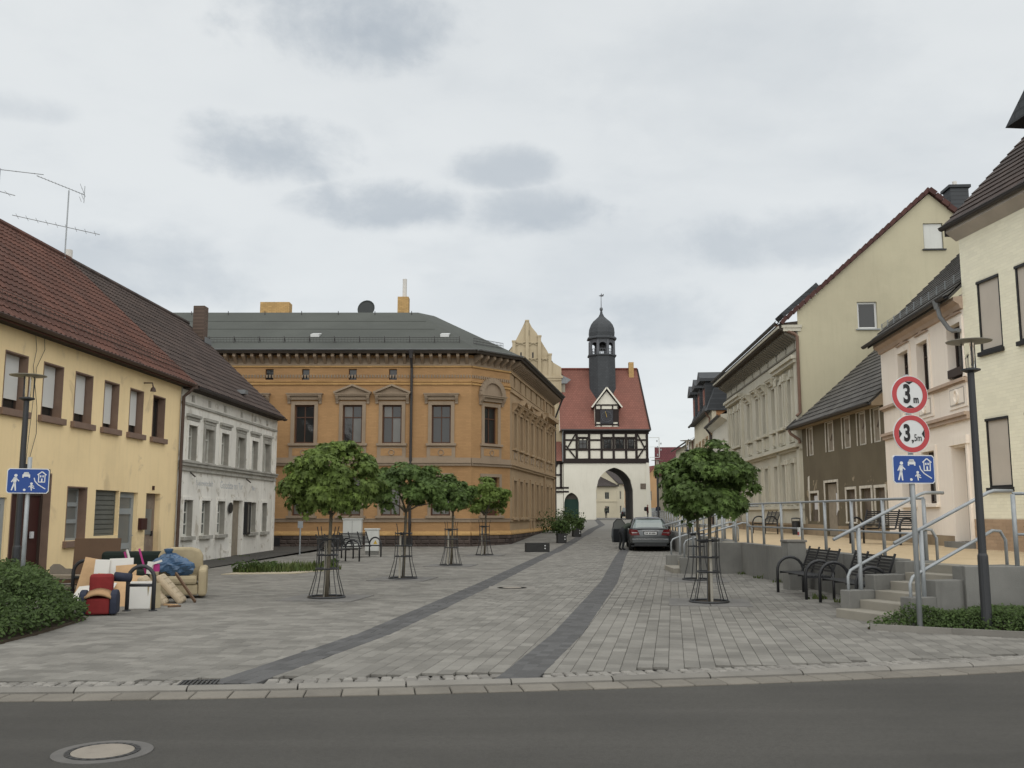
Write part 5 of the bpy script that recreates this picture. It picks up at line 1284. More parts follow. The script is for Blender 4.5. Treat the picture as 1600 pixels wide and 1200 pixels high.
for j in range(nz):
    z = 1.5 + j * bh_; off = (j % 2) * bl_ / 2
    for i in range(-1, int(5.2 / bl_)):
        x = i * bl_ + off; x0 = max(x, 0); x1 = x + bl_
        if x1 - x0 < .05: continue
        sk_ = False
        for a, b_, z0, z1 in kh:
            if z + bh_ > z0 and z < z1 and x1 > a and x0 < b_:
                if x0 < a - .05: x1 = a
                elif x1 > b_ + .05: x0 = b_
                else: sk_ = True
        if sk_: continue
        bm_.append((x1 < 3.2 and 5 > abs(z - 4.2), Matrix.Translation((x0, 0, z)) @ Matrix.Diagonal(((x1 - x0) / bl_, 1, 1, 1))))
random.shuffle(bm_); bm_.sort(key=lambda t: (ckh.matrix_basis @ t[1]).translation.length + (20 if (ckh.matrix_basis @ t[1]).translation.x / (ckh.matrix_basis @ t[1]).translation.y > .56 else 0))
pieces(ckh, 'brick', brick, [t[1] for t in bm_], 'clinker', 300)
kf.part('plinth', MB().box(0, KL, -.06, 0, .6, 1.48), 'plinth_b')
pb = []
for j in range(11):
    for i in range(20):
        x = i * .245 + (j % 2) * .12; pb.append(Matrix.Translation((x, -.06, .62 + j * .078)))
pieces(ckh, 'plinth_brick', brick, pb, 'plinth_b', 220)
kf.part('eave', MB().prism([(0, 8.3), (-.26, 8.5), (-.26, 8.63), (0, 8.9)], YZ, -.12, KL), 'reveal_g')
kf.part('eave_end', MB().box(-.14, -.12, -.28, 0, 8.42, 8.6), 'gut_dark')
kf.part('gutter', gutter(MB(), -.2, KL, -.33, 8.64, .08), 'gut_dark')
kf.part('roof', MB().prism([(-.28, 8.58), (-.28, 8.66), (4, 13.1), (8.5, 8.9), (8.5, 8.8), (4, 12.95)], YZ, -.15, KL), 'tile_grey')
tile_roof(ckh, -.15, KL, -.3, 8.68, 4, 13.15, flat_tile(.26, .3), .26, .29, 'tile_dark', 300)
# dormer corner peeping in at the top right
kf.part('roof_dormer', MB().box(2.55, 5.0, .55, 3.0, 9.0, 10.5), 'slate')
kf.part('dormer_roof', MB().prism([(1.9, 10.42), (5.4, 10.42), (3.7, 11.8)], XZ, .15, 3.0), 'slate')

# ================================================================== TERRACE, RETAINING WALLS, STAIRS
TZ = .8
tp = [(6.45, 28.3), (6.45, 26.55), (6.85, 16.7), (6.92, 15.96), (7.33, 14.88), (7.36, 14.5), (14.5, 14.2), (14.5, 60), (8.75, 60), (7.25, 42)]
b = MB(); b.prism(tp, XY, .0, TZ - .02); te = b.build('terrace', 'gravel'); te['kind'] = 'structure'
rwl = thing('retaining_wall', 'grey concrete retaining wall along the terrace behind the plaza benches', 'wall', (0, 0, 0))
def wallseg(root, p, q, z0, z1, th=.24, nseg=1, mat='concrete', name='wall_panel'):
    p = Vector((p[0], p[1], 0)); q = Vector((q[0], q[1], 0)); d = (q - p); L = d.length; d.normalize()
    for i in range(nseg):
        a = p + d * (L * i / nseg + (.006 if i else 0)); c = p + d * (L * (i + 1) / nseg - (.006 if i < nseg - 1 else 0))
        n = Vector((-d.y, d.x, 0)) * th / 2
        MB().add([a - n + Vector((0, 0, z0)), c - n + Vector((0, 0, z0)), c + n + Vector((0, 0, z0)), a + n + Vector((0, 0, z0)), a - n + Vector((0, 0, z1)), c - n + Vector((0, 0, z1)), c + n + Vector((0, 0, z1)), a + n + Vector((0, 0, z1))],
                 [(0, 3, 2, 1), (4, 5, 6, 7), (0, 1, 5, 4), (1, 2, 6, 5), (2, 3, 7, 6), (3, 0, 4, 7)]).build(name, mat, root, bevel=.012)
wallseg(rwl, (6.34, 26.4), (6.74, 16.75), -.1, TZ + .03, nseg=4)
rw2 = thing('retaining_wall', 'grey concrete retaining wall to the right of the front stairs behind the low hedge', 'wall', (0, 0, 0))
wallseg(rw2, (6.64, 14.42), (13.0, 14.1), -.1, TZ + .04, nseg=6)
rw3 = thing('retaining_wall', 'grey concrete retaining wall beyond the rear stairs beside the parked car', 'wall', (0, 0, 0))
wallseg(rw3, (6.5, 28.55), (7.2, 42), -.1, TZ + .03, nseg=5); wallseg(rw3, (7.2, 42.1), (8.7, 60), -.1, TZ + .03, nseg=6)

def stairs(root, O, e1, width, n, rise, run, cheeks):
    """O: bottom corner nearest the camera, e1: uphill direction"""
    e1 = Vector((e1[0], e1[1], 0)).normalized(); e2 = Vector((-e1.y, e1.x, 0)); O = Vector((O[0], O[1], 0))
    def blk(a0, a1, w0, w1, z0, z1, name, mat, bev=.012):
        c = [O + e1 * a + e2 * w for a, w in ((a0, w0), (a1, w0), (a1, w1), (a0, w1))]
        MB().add([p + Vector((0, 0, z0)) for p in c] + [p + Vector((0, 0, z1)) for p in c], [(0, 3, 2, 1), (4, 5, 6, 7), (0, 1, 5, 4), (1, 2, 6, 5), (2, 3, 7, 6), (3, 0, 4, 7)]).build(name, mat, root, bevel=bev)
    for i in range(n):
        blk(i * run - (.06 if i == 0 else 0), (i + 1) * run + .03, -.0 if i else -.12, width if i else width + .12, -.05 + i * rise * .98, (i + 1) * rise, 'step', 'concrete_l')
    for (a0, a1, w0, w1, z1) in cheeks: blk(a0, a1, w0, w1, -.1, z1, 'cheek_wall', 'concrete')
    return O, e1, e2
st1 = thing('front_stairs', 'concrete stairs with stepped cheek walls rising to the terrace behind the traffic signs', 'stairs', (0, 0, 0))
O1, E1, E2 = stairs(st1, (5.58, 14.2), (.93, .36), 1.15, 6, .135, .31, [(.12, .62, 1.15, 1.37, .41), (.62, 1.25, 1.15, 1.37, .64), (1.25, 2.0, 1.15, 1.37, .84), (.05, .52, -.22, 0, .41), (.52, 1.06, -.22, 0, .64), (1.06, 2.1, -.22, 0, .835)])
st2 = thing('rear_stairs', 'concrete stairs to the terrace beside the parked car', 'stairs', (0, 0, 0))
O2, F1, F2 = stairs(st2, (4.45, 26.65), (1, -.02), 1.55, 6, .135, .32, [(.0, .6, 1.55, 1.78, .42), (.6, 2.0, 1.55, 1.78, .83), (.12, .75, -.22, 0, .42), (.75, 2.0, -.22, 0, .83)])

# railings
def rail_run(root, pts, h=1.0, mid=.5, post=.034, rail=.024, nposts=None, mat='galv', endposts=True):
    pts = [Vector(p) for p in pts]
    MB().tube([p + Vector((0, 0, h)) for p in pts], rail, 8).build('top_rail', mat, root, smooth=True)
    if mid: MB().tube([p + Vector((0, 0, mid)) for p in pts], rail * .85, 8).build('mid_rail', mat, root, smooth=True)
    L = sum((pts[i + 1] - pts[i]).length for i in range(len(pts) - 1)); n = nposts or max(2, int(L / 1.3) + 1)
    for k in range(n):
        s_ = L * k / (n - 1); i = 0
        while i < len(pts) - 2 and s_ > (pts[i + 1] - pts[i]).length: s_ -= (pts[i + 1] - pts[i]).length; i += 1
        p = pts[i].lerp(pts[i + 1], min(1, s_ / (pts[i + 1] - pts[i]).length))
        MB().tube([p, p + Vector((0, 0, h - .01))], post, 8).build('post', mat, root, smooth=True)
rl1 = thing('terrace_railing', 'galvanised pipe railing on the terrace wall behind the plaza benches', 'railing', (0, 0, 0))
rail_run(rl1, [(6.36, 26.2, TZ), (6.74, 16.9, TZ), (6.85, 16.1, TZ)], 1.06, .47, nposts=8)
MB().box(6.44, 6.46, 21.75, 21.9, 1.1, 1.3).build('notice_tag', 'white_paint', rl1); MB().box(6.435, 6.44, 21.77, 21.88, 1.13, 1.2).build('notice_stripe', 'sign_red', rl1)
rl2 = thing('terrace_railing', 'galvanised pipe railing on the wall right of the front stairs at the picture edge', 'railing', (0, 0, 0))
rail_run(rl2, [(7.45, 14.38, TZ), (12.5, 14.13, TZ)], 1.1, .5, nposts=4)
rl3 = thing('terrace_railing', 'galvanised pipe railing beyond the rear stairs, mostly behind the tree', 'railing', (0, 0, 0))
rail_run(rl3, [(6.5, 28.5, TZ), (7.2, 42, TZ), (8.7, 60, TZ)], .95, .42, nposts=22)
def handrail(root, O, e1, e2, w, a0, a1, z0, z1, ext=.35, h=.95, low=.5, posts=(0.1, .9)):
    p = O + e1 * a0 + e2 * w; q = O + e1 * a1 + e2 * w
    P = lambda a, z: O + e1 * a + e2 * w + Vector((0, 0, z))
    sl = (z1 - z0) / (a1 - a0)
    MB().tube([P(a0 - ext, z0 + h - ext * sl), P(a1, z1 + h), P(a1 + .12, z1 + h + .03), P(a1 + .5, z1 + h + .03)], .028, 8).build('upper_rail', 'galv', root, smooth=True)
    MB().tube([P(a0 - .1, z0 - .05), P(a0 - .1, z0 + low - .12), P(a0 - .05, z0 + low - .03), P(a0 + .1, z0 + low + .1 * sl), P(a1 + .05, z1 + low + .03), P(a1 + .2, z1 + low + .02), P(a1 + .3, z1 + low - .12), P(a1 + .3, z1 - .02)], .025, 8).build('lower_rail', 'galv', root, smooth=True)
    for t in posts:
        a = a0 + (a1 - a0) * t; MB().tube([P(a, z0 + (z1 - z0) * t - .2), P(a, z0 + (z1 - z0) * t + h - .02)], .036, 8).build('post', 'galv', root, smooth=True)
hr = thing('stair_handrail', 'double pipe handrail on the far side of the front stairs', 'handrail', (0, 0, 0)); handrail(hr, O1, E1, E2, 1.26, .3, 1.75, .24, .82, h=1.1)
hr = thing('stair_handrail', 'double pipe handrail on the near side of the front stairs', 'handrail', (0, 0, 0)); handrail(hr, O1, E1, E2, -.11, .25, 1.75, .22, .82, h=1.1)
hr = thing('stair_handrail', 'double pipe handrail on the near side of the rear stairs', 'handrail', (0, 0, 0)); handrail(hr, O2, F1, F2, -.11, .35, 1.8, .4, .83)
hr = thing('stair_handrail', 'double pipe handrail on the far side of the rear stairs', 'handrail', (0, 0, 0)); handrail(hr, O2, F1, F2, 1.66, .25, 1.8, .4, .83)
# old gate pillar stub
pl_ = thing('concrete_pillar', 'weathered square concrete pillar stub with pale cap behind the plaza bench', 'pillar', (6.05, 20.9, 0), .06)
MB().box(-.2, .2, -.2, .2, -.02, 1.0).build('shaft', 'concrete', pl_, bevel=.02); MB().box(-.22, .22, -.22, .22, 1.0, 1.05).build('cap', 'sett', pl_, bevel=.01)

# ================================================================== BENCHES
def bench(loc, rot, label, group):
    """sits along local x, faces local -y"""
    t = thing('bench', label, 'bench', loc, rot, group); Lh = .82
    for i in range(7):
        y = -.42 + i * .065; MB().box(-Lh, Lh, y, y + .045, .42 - abs(i - 3) * -.003, .44).build('seat_slat', 'black_metal', t)
    for i in range(8):
        z = .5 + i * .052; y = .06 + i * .02; MB().box(-Lh, Lh, y, y + .02, z, z + .036).build('back_slat', 'black_metal', t)
    for x in (-Lh, -.28, .28, Lh):
        MB().bar((x, -.42, .41), (x, .03, .41), .03, .03).bar((x, .04, .42), (x, .235, .94), .035, .03).build('bracket', 'black_metal', t)
    for x in (-Lh - .03, Lh + .03):
        arm = [(x, -.46, .0), (x, -.46, .45)] + [(x, -.19 - .27 * math.cos(a), .45 + .27 * math.sin(a)) for a in np.linspace(.15, math.pi - .15, 9)] + [(x, .08, .46)]
        MB().tube(arm, .03, 8).build('arm_hoop', 'black_metal', t, smooth=True)
        MB().tube([(x, .07, .0), (x, .07, .5)], .028, 8).build('leg', 'black_metal', t, smooth=True)
    return t
GB = 'black slatted benches'
WD = math.atan2(26.4 - 16.75, 6.34 - 6.74) + math.pi       # along the wall
bench((5.98, 19.35, 0), R(-90) + .04, 'black slatted bench beside the concrete pillar stub', GB)
bench((6.12, 17.05, 0), R(-90) + .04, 'black slatted bench between the concrete pillar bench and the front stairs', GB)
bench((10.25, 26.6, TZ - .02), R(-62), 'black slatted bench on the terrace in front of the rose white house', GB)
bench((10.75, 40.5, TZ - .02), R(-88), 'black slatted bench on the terrace in front of the stucco house', GB)
bench((-5.9, 32.4, 0), R(70), 'black slatted bench on the plaza nearer the first tree', GB)
bench((-5.75, 36.2, 0), R(62), 'black slatted bench on the plaza beside the pale cabinets', GB)

# ================================================================== LAMPS AND SIGNS
def lamp(loc, label, h=4.0, sc=1.0):
    t = thing('street_lamp', label, 'street lamp', loc, 0, 'anthracite disc lamps')
    MB().lathe([(.068, 0), (.068, 1.0), (.066, 1.04), (.053, 1.07), (.045, h - .42)], n=12).build('pole', 'lamp_grey', t, smooth=False)
    MB().lathe([(.05, h - .45), (.13, h - .42), (.13, h - .4), (.05, h - .38)], n=16).build('collar', 'lamp_grey', t)
    for k in range(3):
        a = 2 * math.pi * k / 3 + .4; MB().tube([(.1 * math.cos(a), .1 * math.sin(a), h - .4), (.1 * math.cos(a), .1 * math.sin(a), h - .03)], .01, 5).build('strut', 'lamp_grey', t)
    MB().lathe([(.06, h - .38), (.07, h - .03)], n=14).build('glass_cylinder', 'lampglass', t, smooth=True)
    MB().lathe([(.02, h - .03), (.3, h - .012), (.303, h - .002), (.15, h + .012), (.02, h + .02)], n=28).build('disc', 'plate', t, smooth=False)
lamp((-8.45, 16.6, 0), 'disc topped street lamp in the hedge at the left edge')
lamp((6.4, 13.25, 0), 'disc topped street lamp in the low hedge at the right edge')
lamp((7.22, 47.8, .15), 'disc topped street lamp in front of the town gate wall edge', 4.1)
lamp((7.35, 40.2, TZ), 'disc topped street lamp on the terrace rising behind the right hand tree', 3.85)
def ring_sign(root, z, kind):
    c = MB().lathe([(.27, 0), (.27, .012), (.001, .012)], n=40); s_ = c.build('sign_disc', 'white_paint', root); s_.rotation_euler = (R(90), 0, 0); s_.location = (0, -.05, z)
    rr = MB()
    n = 48
    for k in range(n):
        a0, a1 = 2 * math.pi * k / n, 2 * math.pi * (k + 1) / n
        rr.quad((.26 * math.cos(a0), .26 * math.sin(a0), .016), (.26 * math.cos(a1), .26 * math.sin(a1), .016), (.192 * math.cos(a1), .192 * math.sin(a1), .016), (.192 * math.cos(a0), .192 * math.sin(a0), .016))
    rr.build('red_ring', 'sign_red', s_)
    tr = MB()
    if kind == 'h':
        for s in (-1, 1): tr.prism([(-.062, .186 * s), (.062, .186 * s), (0, .145 * s)], XY, .0135, .0165)
        tr.build('arrow', 'sign_black', s_)
        text_mesh('3', .36, 'sign_black', 'numeral', s_, (-.04, .0, .016), (0, 0, 0), .66, .012, .001)
        text_mesh('m', .145, 'sign_black', 'unit', s_, (.09, -.07, .016), (0, 0, 0), .72, .005, .001)
    else:
        for s in (-1, 1): tr.prism([(.186 * s, -.062), (.186 * s, .062), (.145 * s, 0)], XY, .0135, .0165)
        tr.build('arrow', 'sign_black', s_)
        text_mesh('3', .32, 'sign_black', 'numeral', s_, (-.07, .0, .016), (0, 0, 0), .66, .012, .001)
        MB().prism([(-.006, -.085), (.024, -.085), (.024, -.11), (.008, -.135), (-.004, -.13), (.006, -.108), (-.006, -.108)], XY, .0135, .0165).build('comma', 'sign_black', s_)
        text_mesh('5m', .135, 'sign_black', 'unit', s_, (.088, -.06, .016), (0, 0, 0), .68, .001, .001)
def zone_sign(root, z, w=.61, h=.395):
    """traffic-calmed area: walker, car, house, child with ball, kerb line"""
    s_ = bpy.data.objects.new('zone_panel', MB().prism([(-w / 2 + .03, -h / 2), (w / 2 - .03, -h / 2), (w / 2, -h / 2 + .03), (w / 2, h / 2 - .03), (w / 2 - .03, h / 2), (-w / 2 + .03, h / 2), (-w / 2, h / 2 - .03), (-w / 2, -h / 2 + .03)], XY, 0, .014).mesh('zone_panel', 'white_paint')); COL.objects.link(s_)
    s_.parent = root; s_.location = (0, -.05, z); s_.rotation_euler = (R(90), 0, 0)
    e = .012; k = .027
    MB().prism([(-w / 2 + k + e, -h / 2 + e), (w / 2 - k - e, -h / 2 + e), (w / 2 - e, -h / 2 + k + e), (w / 2 - e, h / 2 - k - e), (w / 2 - k - e, h / 2 - e), (-w / 2 + k + e, h / 2 - e), (-w / 2 + e, h / 2 - k - e), (-w / 2 + e, -h / 2 + k + e)], XY, .014, .016).build('blue_field', 'sign_blue', s_)
    Z0, Z1 = .0165, .0185
    def flat(name, polys):
        b = MB()
        for p in polys: b.prism(p, XY, Z0, Z1)
        b.build(name, 'white_paint', s_)
    def seg(a, b_, w0, w1=None):
        a = Vector(a); b_ = Vector(b_); d = (b_ - a).normalized(); n = Vector((-d.y, d.x)); w1 = w1 or w0
        return [tuple(a + n * w0 / 2), tuple(a - n * w0 / 2), tuple(b_ - n * w1 / 2), tuple(b_ + n * w1 / 2)]
    def disc(c, r, n=14): return [(c[0] + r * math.cos(2 * math.pi * i / n), c[1] + r * math.sin(2 * math.pi * i / n)) for i in range(n)]
    flat('walker', [disc((-.178, .085), .024), seg((-.182, .055), (-.19, -.02), .05, .045), seg((-.19, -.02), (-.23, -.15), .026, .018), seg((-.186, -.02), (-.172, -.155), .026, .018), seg((-.2, .045), (-.236, -.02), .018, .014), seg((-.172, .04), (-.128, -.005), .018, .014)])
    flat('child', [disc((.052, -.042), .019), seg((.05, -.062), (.052, -.105), .034, .03), seg((.05, -.1), (.056, -.155), .018, .013), seg((.055, -.1), (.1, -.118), .017, .013), seg((.045, -.07), (.012, -.098), .013, .01), seg((.058, -.068), (.092, -.088), .013, .01)])
    flat('ball', [disc((-.046, -.142), .019)])
    flat('car', [seg((-.085, .085), (.025, .085), .035), seg((-.066, .115), (.006, .115), .03, .03), [(-.075, .105), (-.06, .138), (0, .138), (.015, .105)], [(-.085, .05), (-.066, .05), (-.066, .07), (-.085, .07)], [(.006, .05), (.025, .05), (.025, .07), (.006, .07)]])
    flat('house', [seg((.13, .095), (.195, .15), .016), seg((.26, .095), (.195, .15), .016), seg((.15, .1), (.15, -.012), .014), seg((.24, .1), (.24, -.012), .014), seg((.143, -.016), (.247, -.016), .014), [(.168, .06), (.188, .06), (.188, .09), (.168, .09)], [(.202, .06), (.222, .06), (.222, .09), (.202, .09)], [(.185, -.01), (.207, -.01), (.207, .04), (.185, .04)]])
    flat('kerb_line', [seg((.085, .05), (.1, -.005), .014), seg((.1, -.003), (.15, -.06), .014), seg((.148, -.058), (.255, -.125), .014)])
sg1 = thing('traffic_sign', 'two round red rimmed limit signs above a blue home zone sign', 'traffic sign', (5.58, 13.45, 0), R(6))
MB().tube([(0, 0, -.05), (0, 0, 3.55)], .036, 10).build('post', 'galv', sg1, smooth=True)
ring_sign(sg1, 3.26, 'h'); ring_sign(sg1, 2.71, 'w'); zone_sign(sg1, 2.215)
for z in (3.36, 3.16, 2.8, 2.6, 2.3, 2.12): MB().box(-.05, .05, -.05, .045, z - .02, z + .02).build('clamp', 'galv', sg1)
sg2 = thing('traffic_sign', 'blue home zone sign on a thin grey post in the left hedge', 'traffic sign', (-7.72, 15.4, 0), R(20))
MB().tube([(0, 0, -.05), (0, 0, 2.5)], .034, 10).build('post', 'galv', sg2, smooth=True)
zone_sign(sg2, 2.12)
bk = MB().box(-.2, .3, -.03, .1, 1.93, 2.31); bk.build('sign_box', 'lamp_grey', sg2)
# wire frame emblem hung on the gate flank
wf = thing('hanging_sign_frame', 'thin white metal frame sign standing out from the gate flank', 'sign', (15.95, 111.5, 0))
fr_ = MB().bar((0, 0, 10.4), (1.15, 0, 10.4), .06, .06).bar((1.15, 0, 10.4), (1.15, 0, 8.1), .06, .08, (1, 0, 0)).bar((0, 0, 8.1), (1.15, 0, 8.1), .06, .06).bar((0, 0, 9.3), (1.1, 0, 9.35), .04, .03); fr_.build('frame', 'cabinet', wf)
for i, (x, z) in enumerate([(.9, 10.0), (.95, 9.3), (.95, 8.4), (1.35, 9.7), (1.35, 9.0)]): MB().box(x - .07, x + .07, -.05, .05, z - .1, z + .1).build('emblem', 'galv', wf)

# ================================================================== PLANTERS, CABINETS, POSTS, CYCLE RACKS
def leaf_cloud(n, size, fn, droop=.3):
    """n small folded leaves; fn() -> position, outward normal"""
    V_ = np.zeros((n, 6, 3), np.float32); rn = np.zeros((n, 6), np.float32)
    for i in range(n):
        p, nr = fn(); s = size * random.uniform(.6, 1.25)
        nr = Vector(nr) + Vector((random.gauss(0, .5), random.gauss(0, .5), random.gauss(.25, .5))); nr.normalize()
        t = nr.cross(Vector((random.gauss(0, 1), random.gauss(0, 1), random.gauss(-.4, .6)))); t.normalize(); u = nr.cross(t)
        p = Vector(p)
        V_[i] = [p, p + t * s * .45 + u * s * .32 + nr * s * .1, p + t * s, p + t * s * .45 - u * s * .32 + nr * s * .1, p + t * s * .85 + u * s * .2 - nr * s * .05, p + t * s * .85 - u * s * .2 - nr * s * .05]
        rn[i] = random.random()
    o = (np.arange(n) * 6)[:, None]
    F_ = np.concatenate([(o + np.array([[0, 1, 2]])), (o + np.array([[0, 2, 3]])), (o + np.array([[1, 4, 2]])), (o + np.array([[3, 2, 5]]))]).ravel()
    return V_.reshape(-1, 3), F_, rn.ravel()
def bush_in(root, name, n, size, rx, ry, rz, cz, mat='hedge', lobes=9, c0=(0, 0)):
    L = [(random.gauss(0, .45), random.gauss(0, .45), random.gauss(0, .4), random.uniform(.45, .7)) for _ in range(lobes)]
    def fn():
        l = random.choice(L); d = Vector((random.gauss(0, 1), random.gauss(0, 1), random.gauss(0, 1))).normalized(); r = l[3] * random.uniform(.55, 1.05)
        return (c0[0] + (l[0] + d.x * r) * rx, c0[1] + (l[1] + d.y * r) * ry, cz + (l[2] + d.z * r) * rz), d
    V_, F_, rn = leaf_cloud(n, size, fn); me = nmesh(name, V_, F_, 3, mat, rn)
    o = bpy.data.objects.new(name, me); COL.objects.link(o); o.parent = root; return o
def planter(loc, rot, sx, sy, h, label, plant=None):
    t = thing('planter', label, 'planter', loc, rot)
    b = MB(); w = .06
    b.box(-sx, sx, -sy, sy, 0, h - .05).box(-sx, sx, -sy, -sy + w, h - .05, h).box(-sx, sx, sy - w, sy, h - .05, h).box(-sx, -sx + w, -sy + w, sy - w, h - .05, h).box(sx - w, sx, -sy + w, sy - w, h - .05, h)
    b.build('trough', 'planter', t, bevel=.015)
    MB().box(-sx + w, sx - w, -sy + w, sy - w, h - .06, h - .035).build('soil', 'soil', t)
    for z in (h * .4, h * .7): MB().tube([(sx * .6, -sy, z), (sx * .6, -sy - .012, z)], .03, 8).build('reflector', 'white_paint', t)
    return t
planter((1.07, 41.4, 0), .16, .5, .22, .38, 'empty low dark planter box on the left dark band')
p1 = planter((2.45, 48.2, g(48.2)), .16, .22, .22, .46, 'square dark planter with spreading bush near the street corner')
p2 = planter((3.55, 53.5, g(53.5)), .16, .22, .22, .46, 'square dark planter with small clipped bush farther up the street')
for (x, y, s, lab) in ((2.4, 48.3, .55, 'loose green bush growing from the nearer square planter'), (3.52, 53.6, .4, 'small round bush growing from the farther square planter'), (2.35, 57.0, .95, 'large bush in the corner between ochre house and gate street'), (3.35, 60.5, .9, 'olive green bush at the far end of the ochre house')):
    t = thing('bush', lab, 'bush', (x, y, g(y) + (.42 if s < .6 else 0)))
    bush_in(t, 'foliage', 700, .13, s, s, s * .8, s * .65, 'hedge')
    MB().tube([(0, 0, -.05), (.02, 0, s * .4)], .025, 5).build('stem', 'bark', t)
cb = thing('utility_cabinet', 'tall pale grey utility cabinet against the ochre house', 'cabinet', (-7.2, 43.9, 0), 0)
MB().box(-.42, .42, -.2, .2, .08, 1.35).build('body', 'cabinet', cb, bevel=.02); MB().box(-.45, .45, -.23, .23, 1.35, 1.4).build('lid', 'cabinet', cb); MB().box(-.38, .38, -.17, .17, 0, .08).build('base', 'concrete', cb); MB().box(-.005, .005, -.204, -.2, .12, 1.3).build('door_gap', 'sign_black', cb)
cb = thing('utility_cabinet', 'small pale grey utility cabinet with yellow warning sticker beside the bench', 'cabinet', (-5.55, 38.6, 0), .05)
MB().box(-.27, .27, -.16, .16, .14, .98).build('body', 'cabinet', cb, bevel=.02); MB().box(-.3, .3, -.19, .19, .98, 1.03).build('lid', 'cabinet', cb); MB().box(-.25, .25, -.14, .14, 0, .14).build('base', 'concrete', cb)
MB().prism([(.06, .42), (.22, .42), (.14, .58)], XZ, -.165, -.16).build('warning_triangle', 'warn', cb)
bp_ = thing('info_post', 'slim grey post with small plate at the foot of the ochre house', 'post', (-8.35, 38.3, 0))
MB().tube([(0, 0, 0), (0, 0, 1.3)], .03, 8).build('post', 'galv', bp_); MB().box(-.1, .1, -.03, .0, 1.05, 1.32).build('plate', 'galv', bp_)
def rack(loc, rot, label):
    t = thing('cycle_stand', label, 'cycle stand', loc, rot, 'arched cycle stands'); w = .215; r = .033
    pts = [(-w, 0, 0), (-w, 0, .52)] + [(-w * math.cos(a), 0, .52 + w * math.sin(a)) for a in np.linspace(.2, math.pi - .2, 9)] + [(w, 0, .52), (w, 0, 0)]
    MB().tube(pts, r, 10).build('hoop', 'lamp_grey', t, smooth=True); MB().tube([(-w, 0, .42), (w, 0, .42)], r * .8, 8).build('crossbar', 'lamp_grey', t, smooth=True)
    for x in (-w, w): MB().lathe([(.07, 0), (.07, .012), (.036, .02)], (x, 0, 0), 10).build('base_plate', 'lamp_grey', t)
rack((-6.2, 16.35, 0), .05, 'dark arched cycle stand in front of the dumped white boards')
rack((-8.0, 18.3, 0), .05, 'dark arched cycle stand half hidden behind the dumped boards')

# ================================================================== VEGETATION
def maple_leaf():
    """palmate outline, unit size, base at origin pointing +x"""
    pts = [(0, 0), (.10, -.22), (.16, -.55), (.36, -.20), (.66, -.50), (.58, -.12), (1.05, 0.0), (.58, .12), (.66, .50), (.36, .20), (.16, .55), (.10, .22)]
    return pts
def tree(loc, label, top, bot, rx, seed, mat='leaf', nclu=190, trunk_lean=0.0):
    rs = np.random.RandomState(seed); random.seed(seed)
    t = thing('maple_tree', label, 'tree', loc, 0, 'young globe maples in steel guards')
    cz = (top + bot) / 2; rz = (top - bot) / 2
    fork = bot + .12
    MB().tube([(0, 0, 0), (.01 + trunk_lean * .3, .0, .6), (trunk_lean, .01, fork)], [.04, .035, .032], 8).build('trunk', 'bark', t, smooth=True)
    lb = MB()
    for k in range(10):
        a = 2 * math.pi * k / 10 + rs.rand(); e = rs.uniform(.3, 1.3)
        d = Vector((math.cos(a) * math.cos(e), math.sin(a) * math.cos(e), math.sin(e)))
        p0 = Vector((trunk_lean, 0, fork - rs.rand() * .1)); L = rx * .75
        lb.tube([p0, p0 + d * L * .5 + Vector((0, 0, .05)), p0 + d * L], [.022, .014, .006], 5)
    lb.build('limbs', 'bark', t)
    leaf = np.array(maple_leaf()); nl = len(leaf)
    LB = rs.normal(size=(16, 3)); LB /= np.linalg.norm(LB, axis=1)[:, None]
    Vs, rn = [], []
    cl = []
    ntuft = nclu // 3
    for i in range(ntuft):          # billows of foliage: small domes whose leaves droop outwards
        d = rs.normal(size=3); d /= np.linalg.norm(d)
        if d[2] < -.9: d[2] *= .4; d /= np.linalg.norm(d)
        r = rs.uniform(.6, .95); lob = max(float(np.dot(d, q)) for q in LB)
        r *= .86 + .2 * max(0.0, (lob - .7) / .3)
        c = np.array([trunk_lean + d[0] * rx * r, d[1] * rx * r, cz + d[2] * rz * r * (1.0 if d[2] > 0 else 1.0)])
        ax0 = np.array([d[0] * .8, d[1] * .8, d[2] * .5 + .75]); ax0 /= np.linalg.norm(ax0)
        rt = rs.uniform(.17, .30) * (rx / .85) ** .5; cr = rs.rand()
        for k in range(rs.randint(70, 105)):
            h = ax0 + rs.normal(size=3) * .62; h /= np.linalg.norm(h); rad = rt * (rs.uniform(.8, 1.12) if k % 5 else rs.uniform(.2, .8))
            p = c + h * rad * np.array([1.15, 1.15, .72])
            n = Vector(h + np.array([0, 0, .25]) + rs.normal(size=3) * .32).normalized()
            ax = Vector((h[0] * 1.2 + rs.normal() * .35, h[1] * 1.2 + rs.normal() * .35, -.85 + rs.normal() * .25)); ax = (ax - n * ax.dot(n)).normalized(); bx = n.cross(ax)
            s = rs.uniform(.07, .135); cup = .3
            q = np.array(p)[None] + np.outer(leaf[:, 0], np.array(ax)) * s + np.outer(leaf[:, 1], np.array(bx)) * s - np.outer((leaf[:, 1] ** 2 + .35 * leaf[:, 0] ** 2) * cup, np.array(n)) * s
            Vs.append(q); rn.append(np.full(nl, (cr * .55 + rs.rand() * .44)))
    Vs = np.array(Vs); N_ = len(Vs); o = (np.arange(N_) * nl)[:, None]
    tris = np.array([[0, 1, 2], [0, 2, 3], [0, 3, 4], [0, 4, 5], [0, 5, 6], [0, 6, 7], [0, 7, 8], [0, 8, 9], [0, 9, 10], [0, 10, 11]])
    F_ = (o[:, :, None] + tris[None]).ravel()
    me = nmesh('crown', Vs.reshape(-1, 3), F_, 3, mat, np.concatenate(rn))
    co = bpy.data.objects.new('crown', me); COL.objects.link(co); co.parent = t
    return t
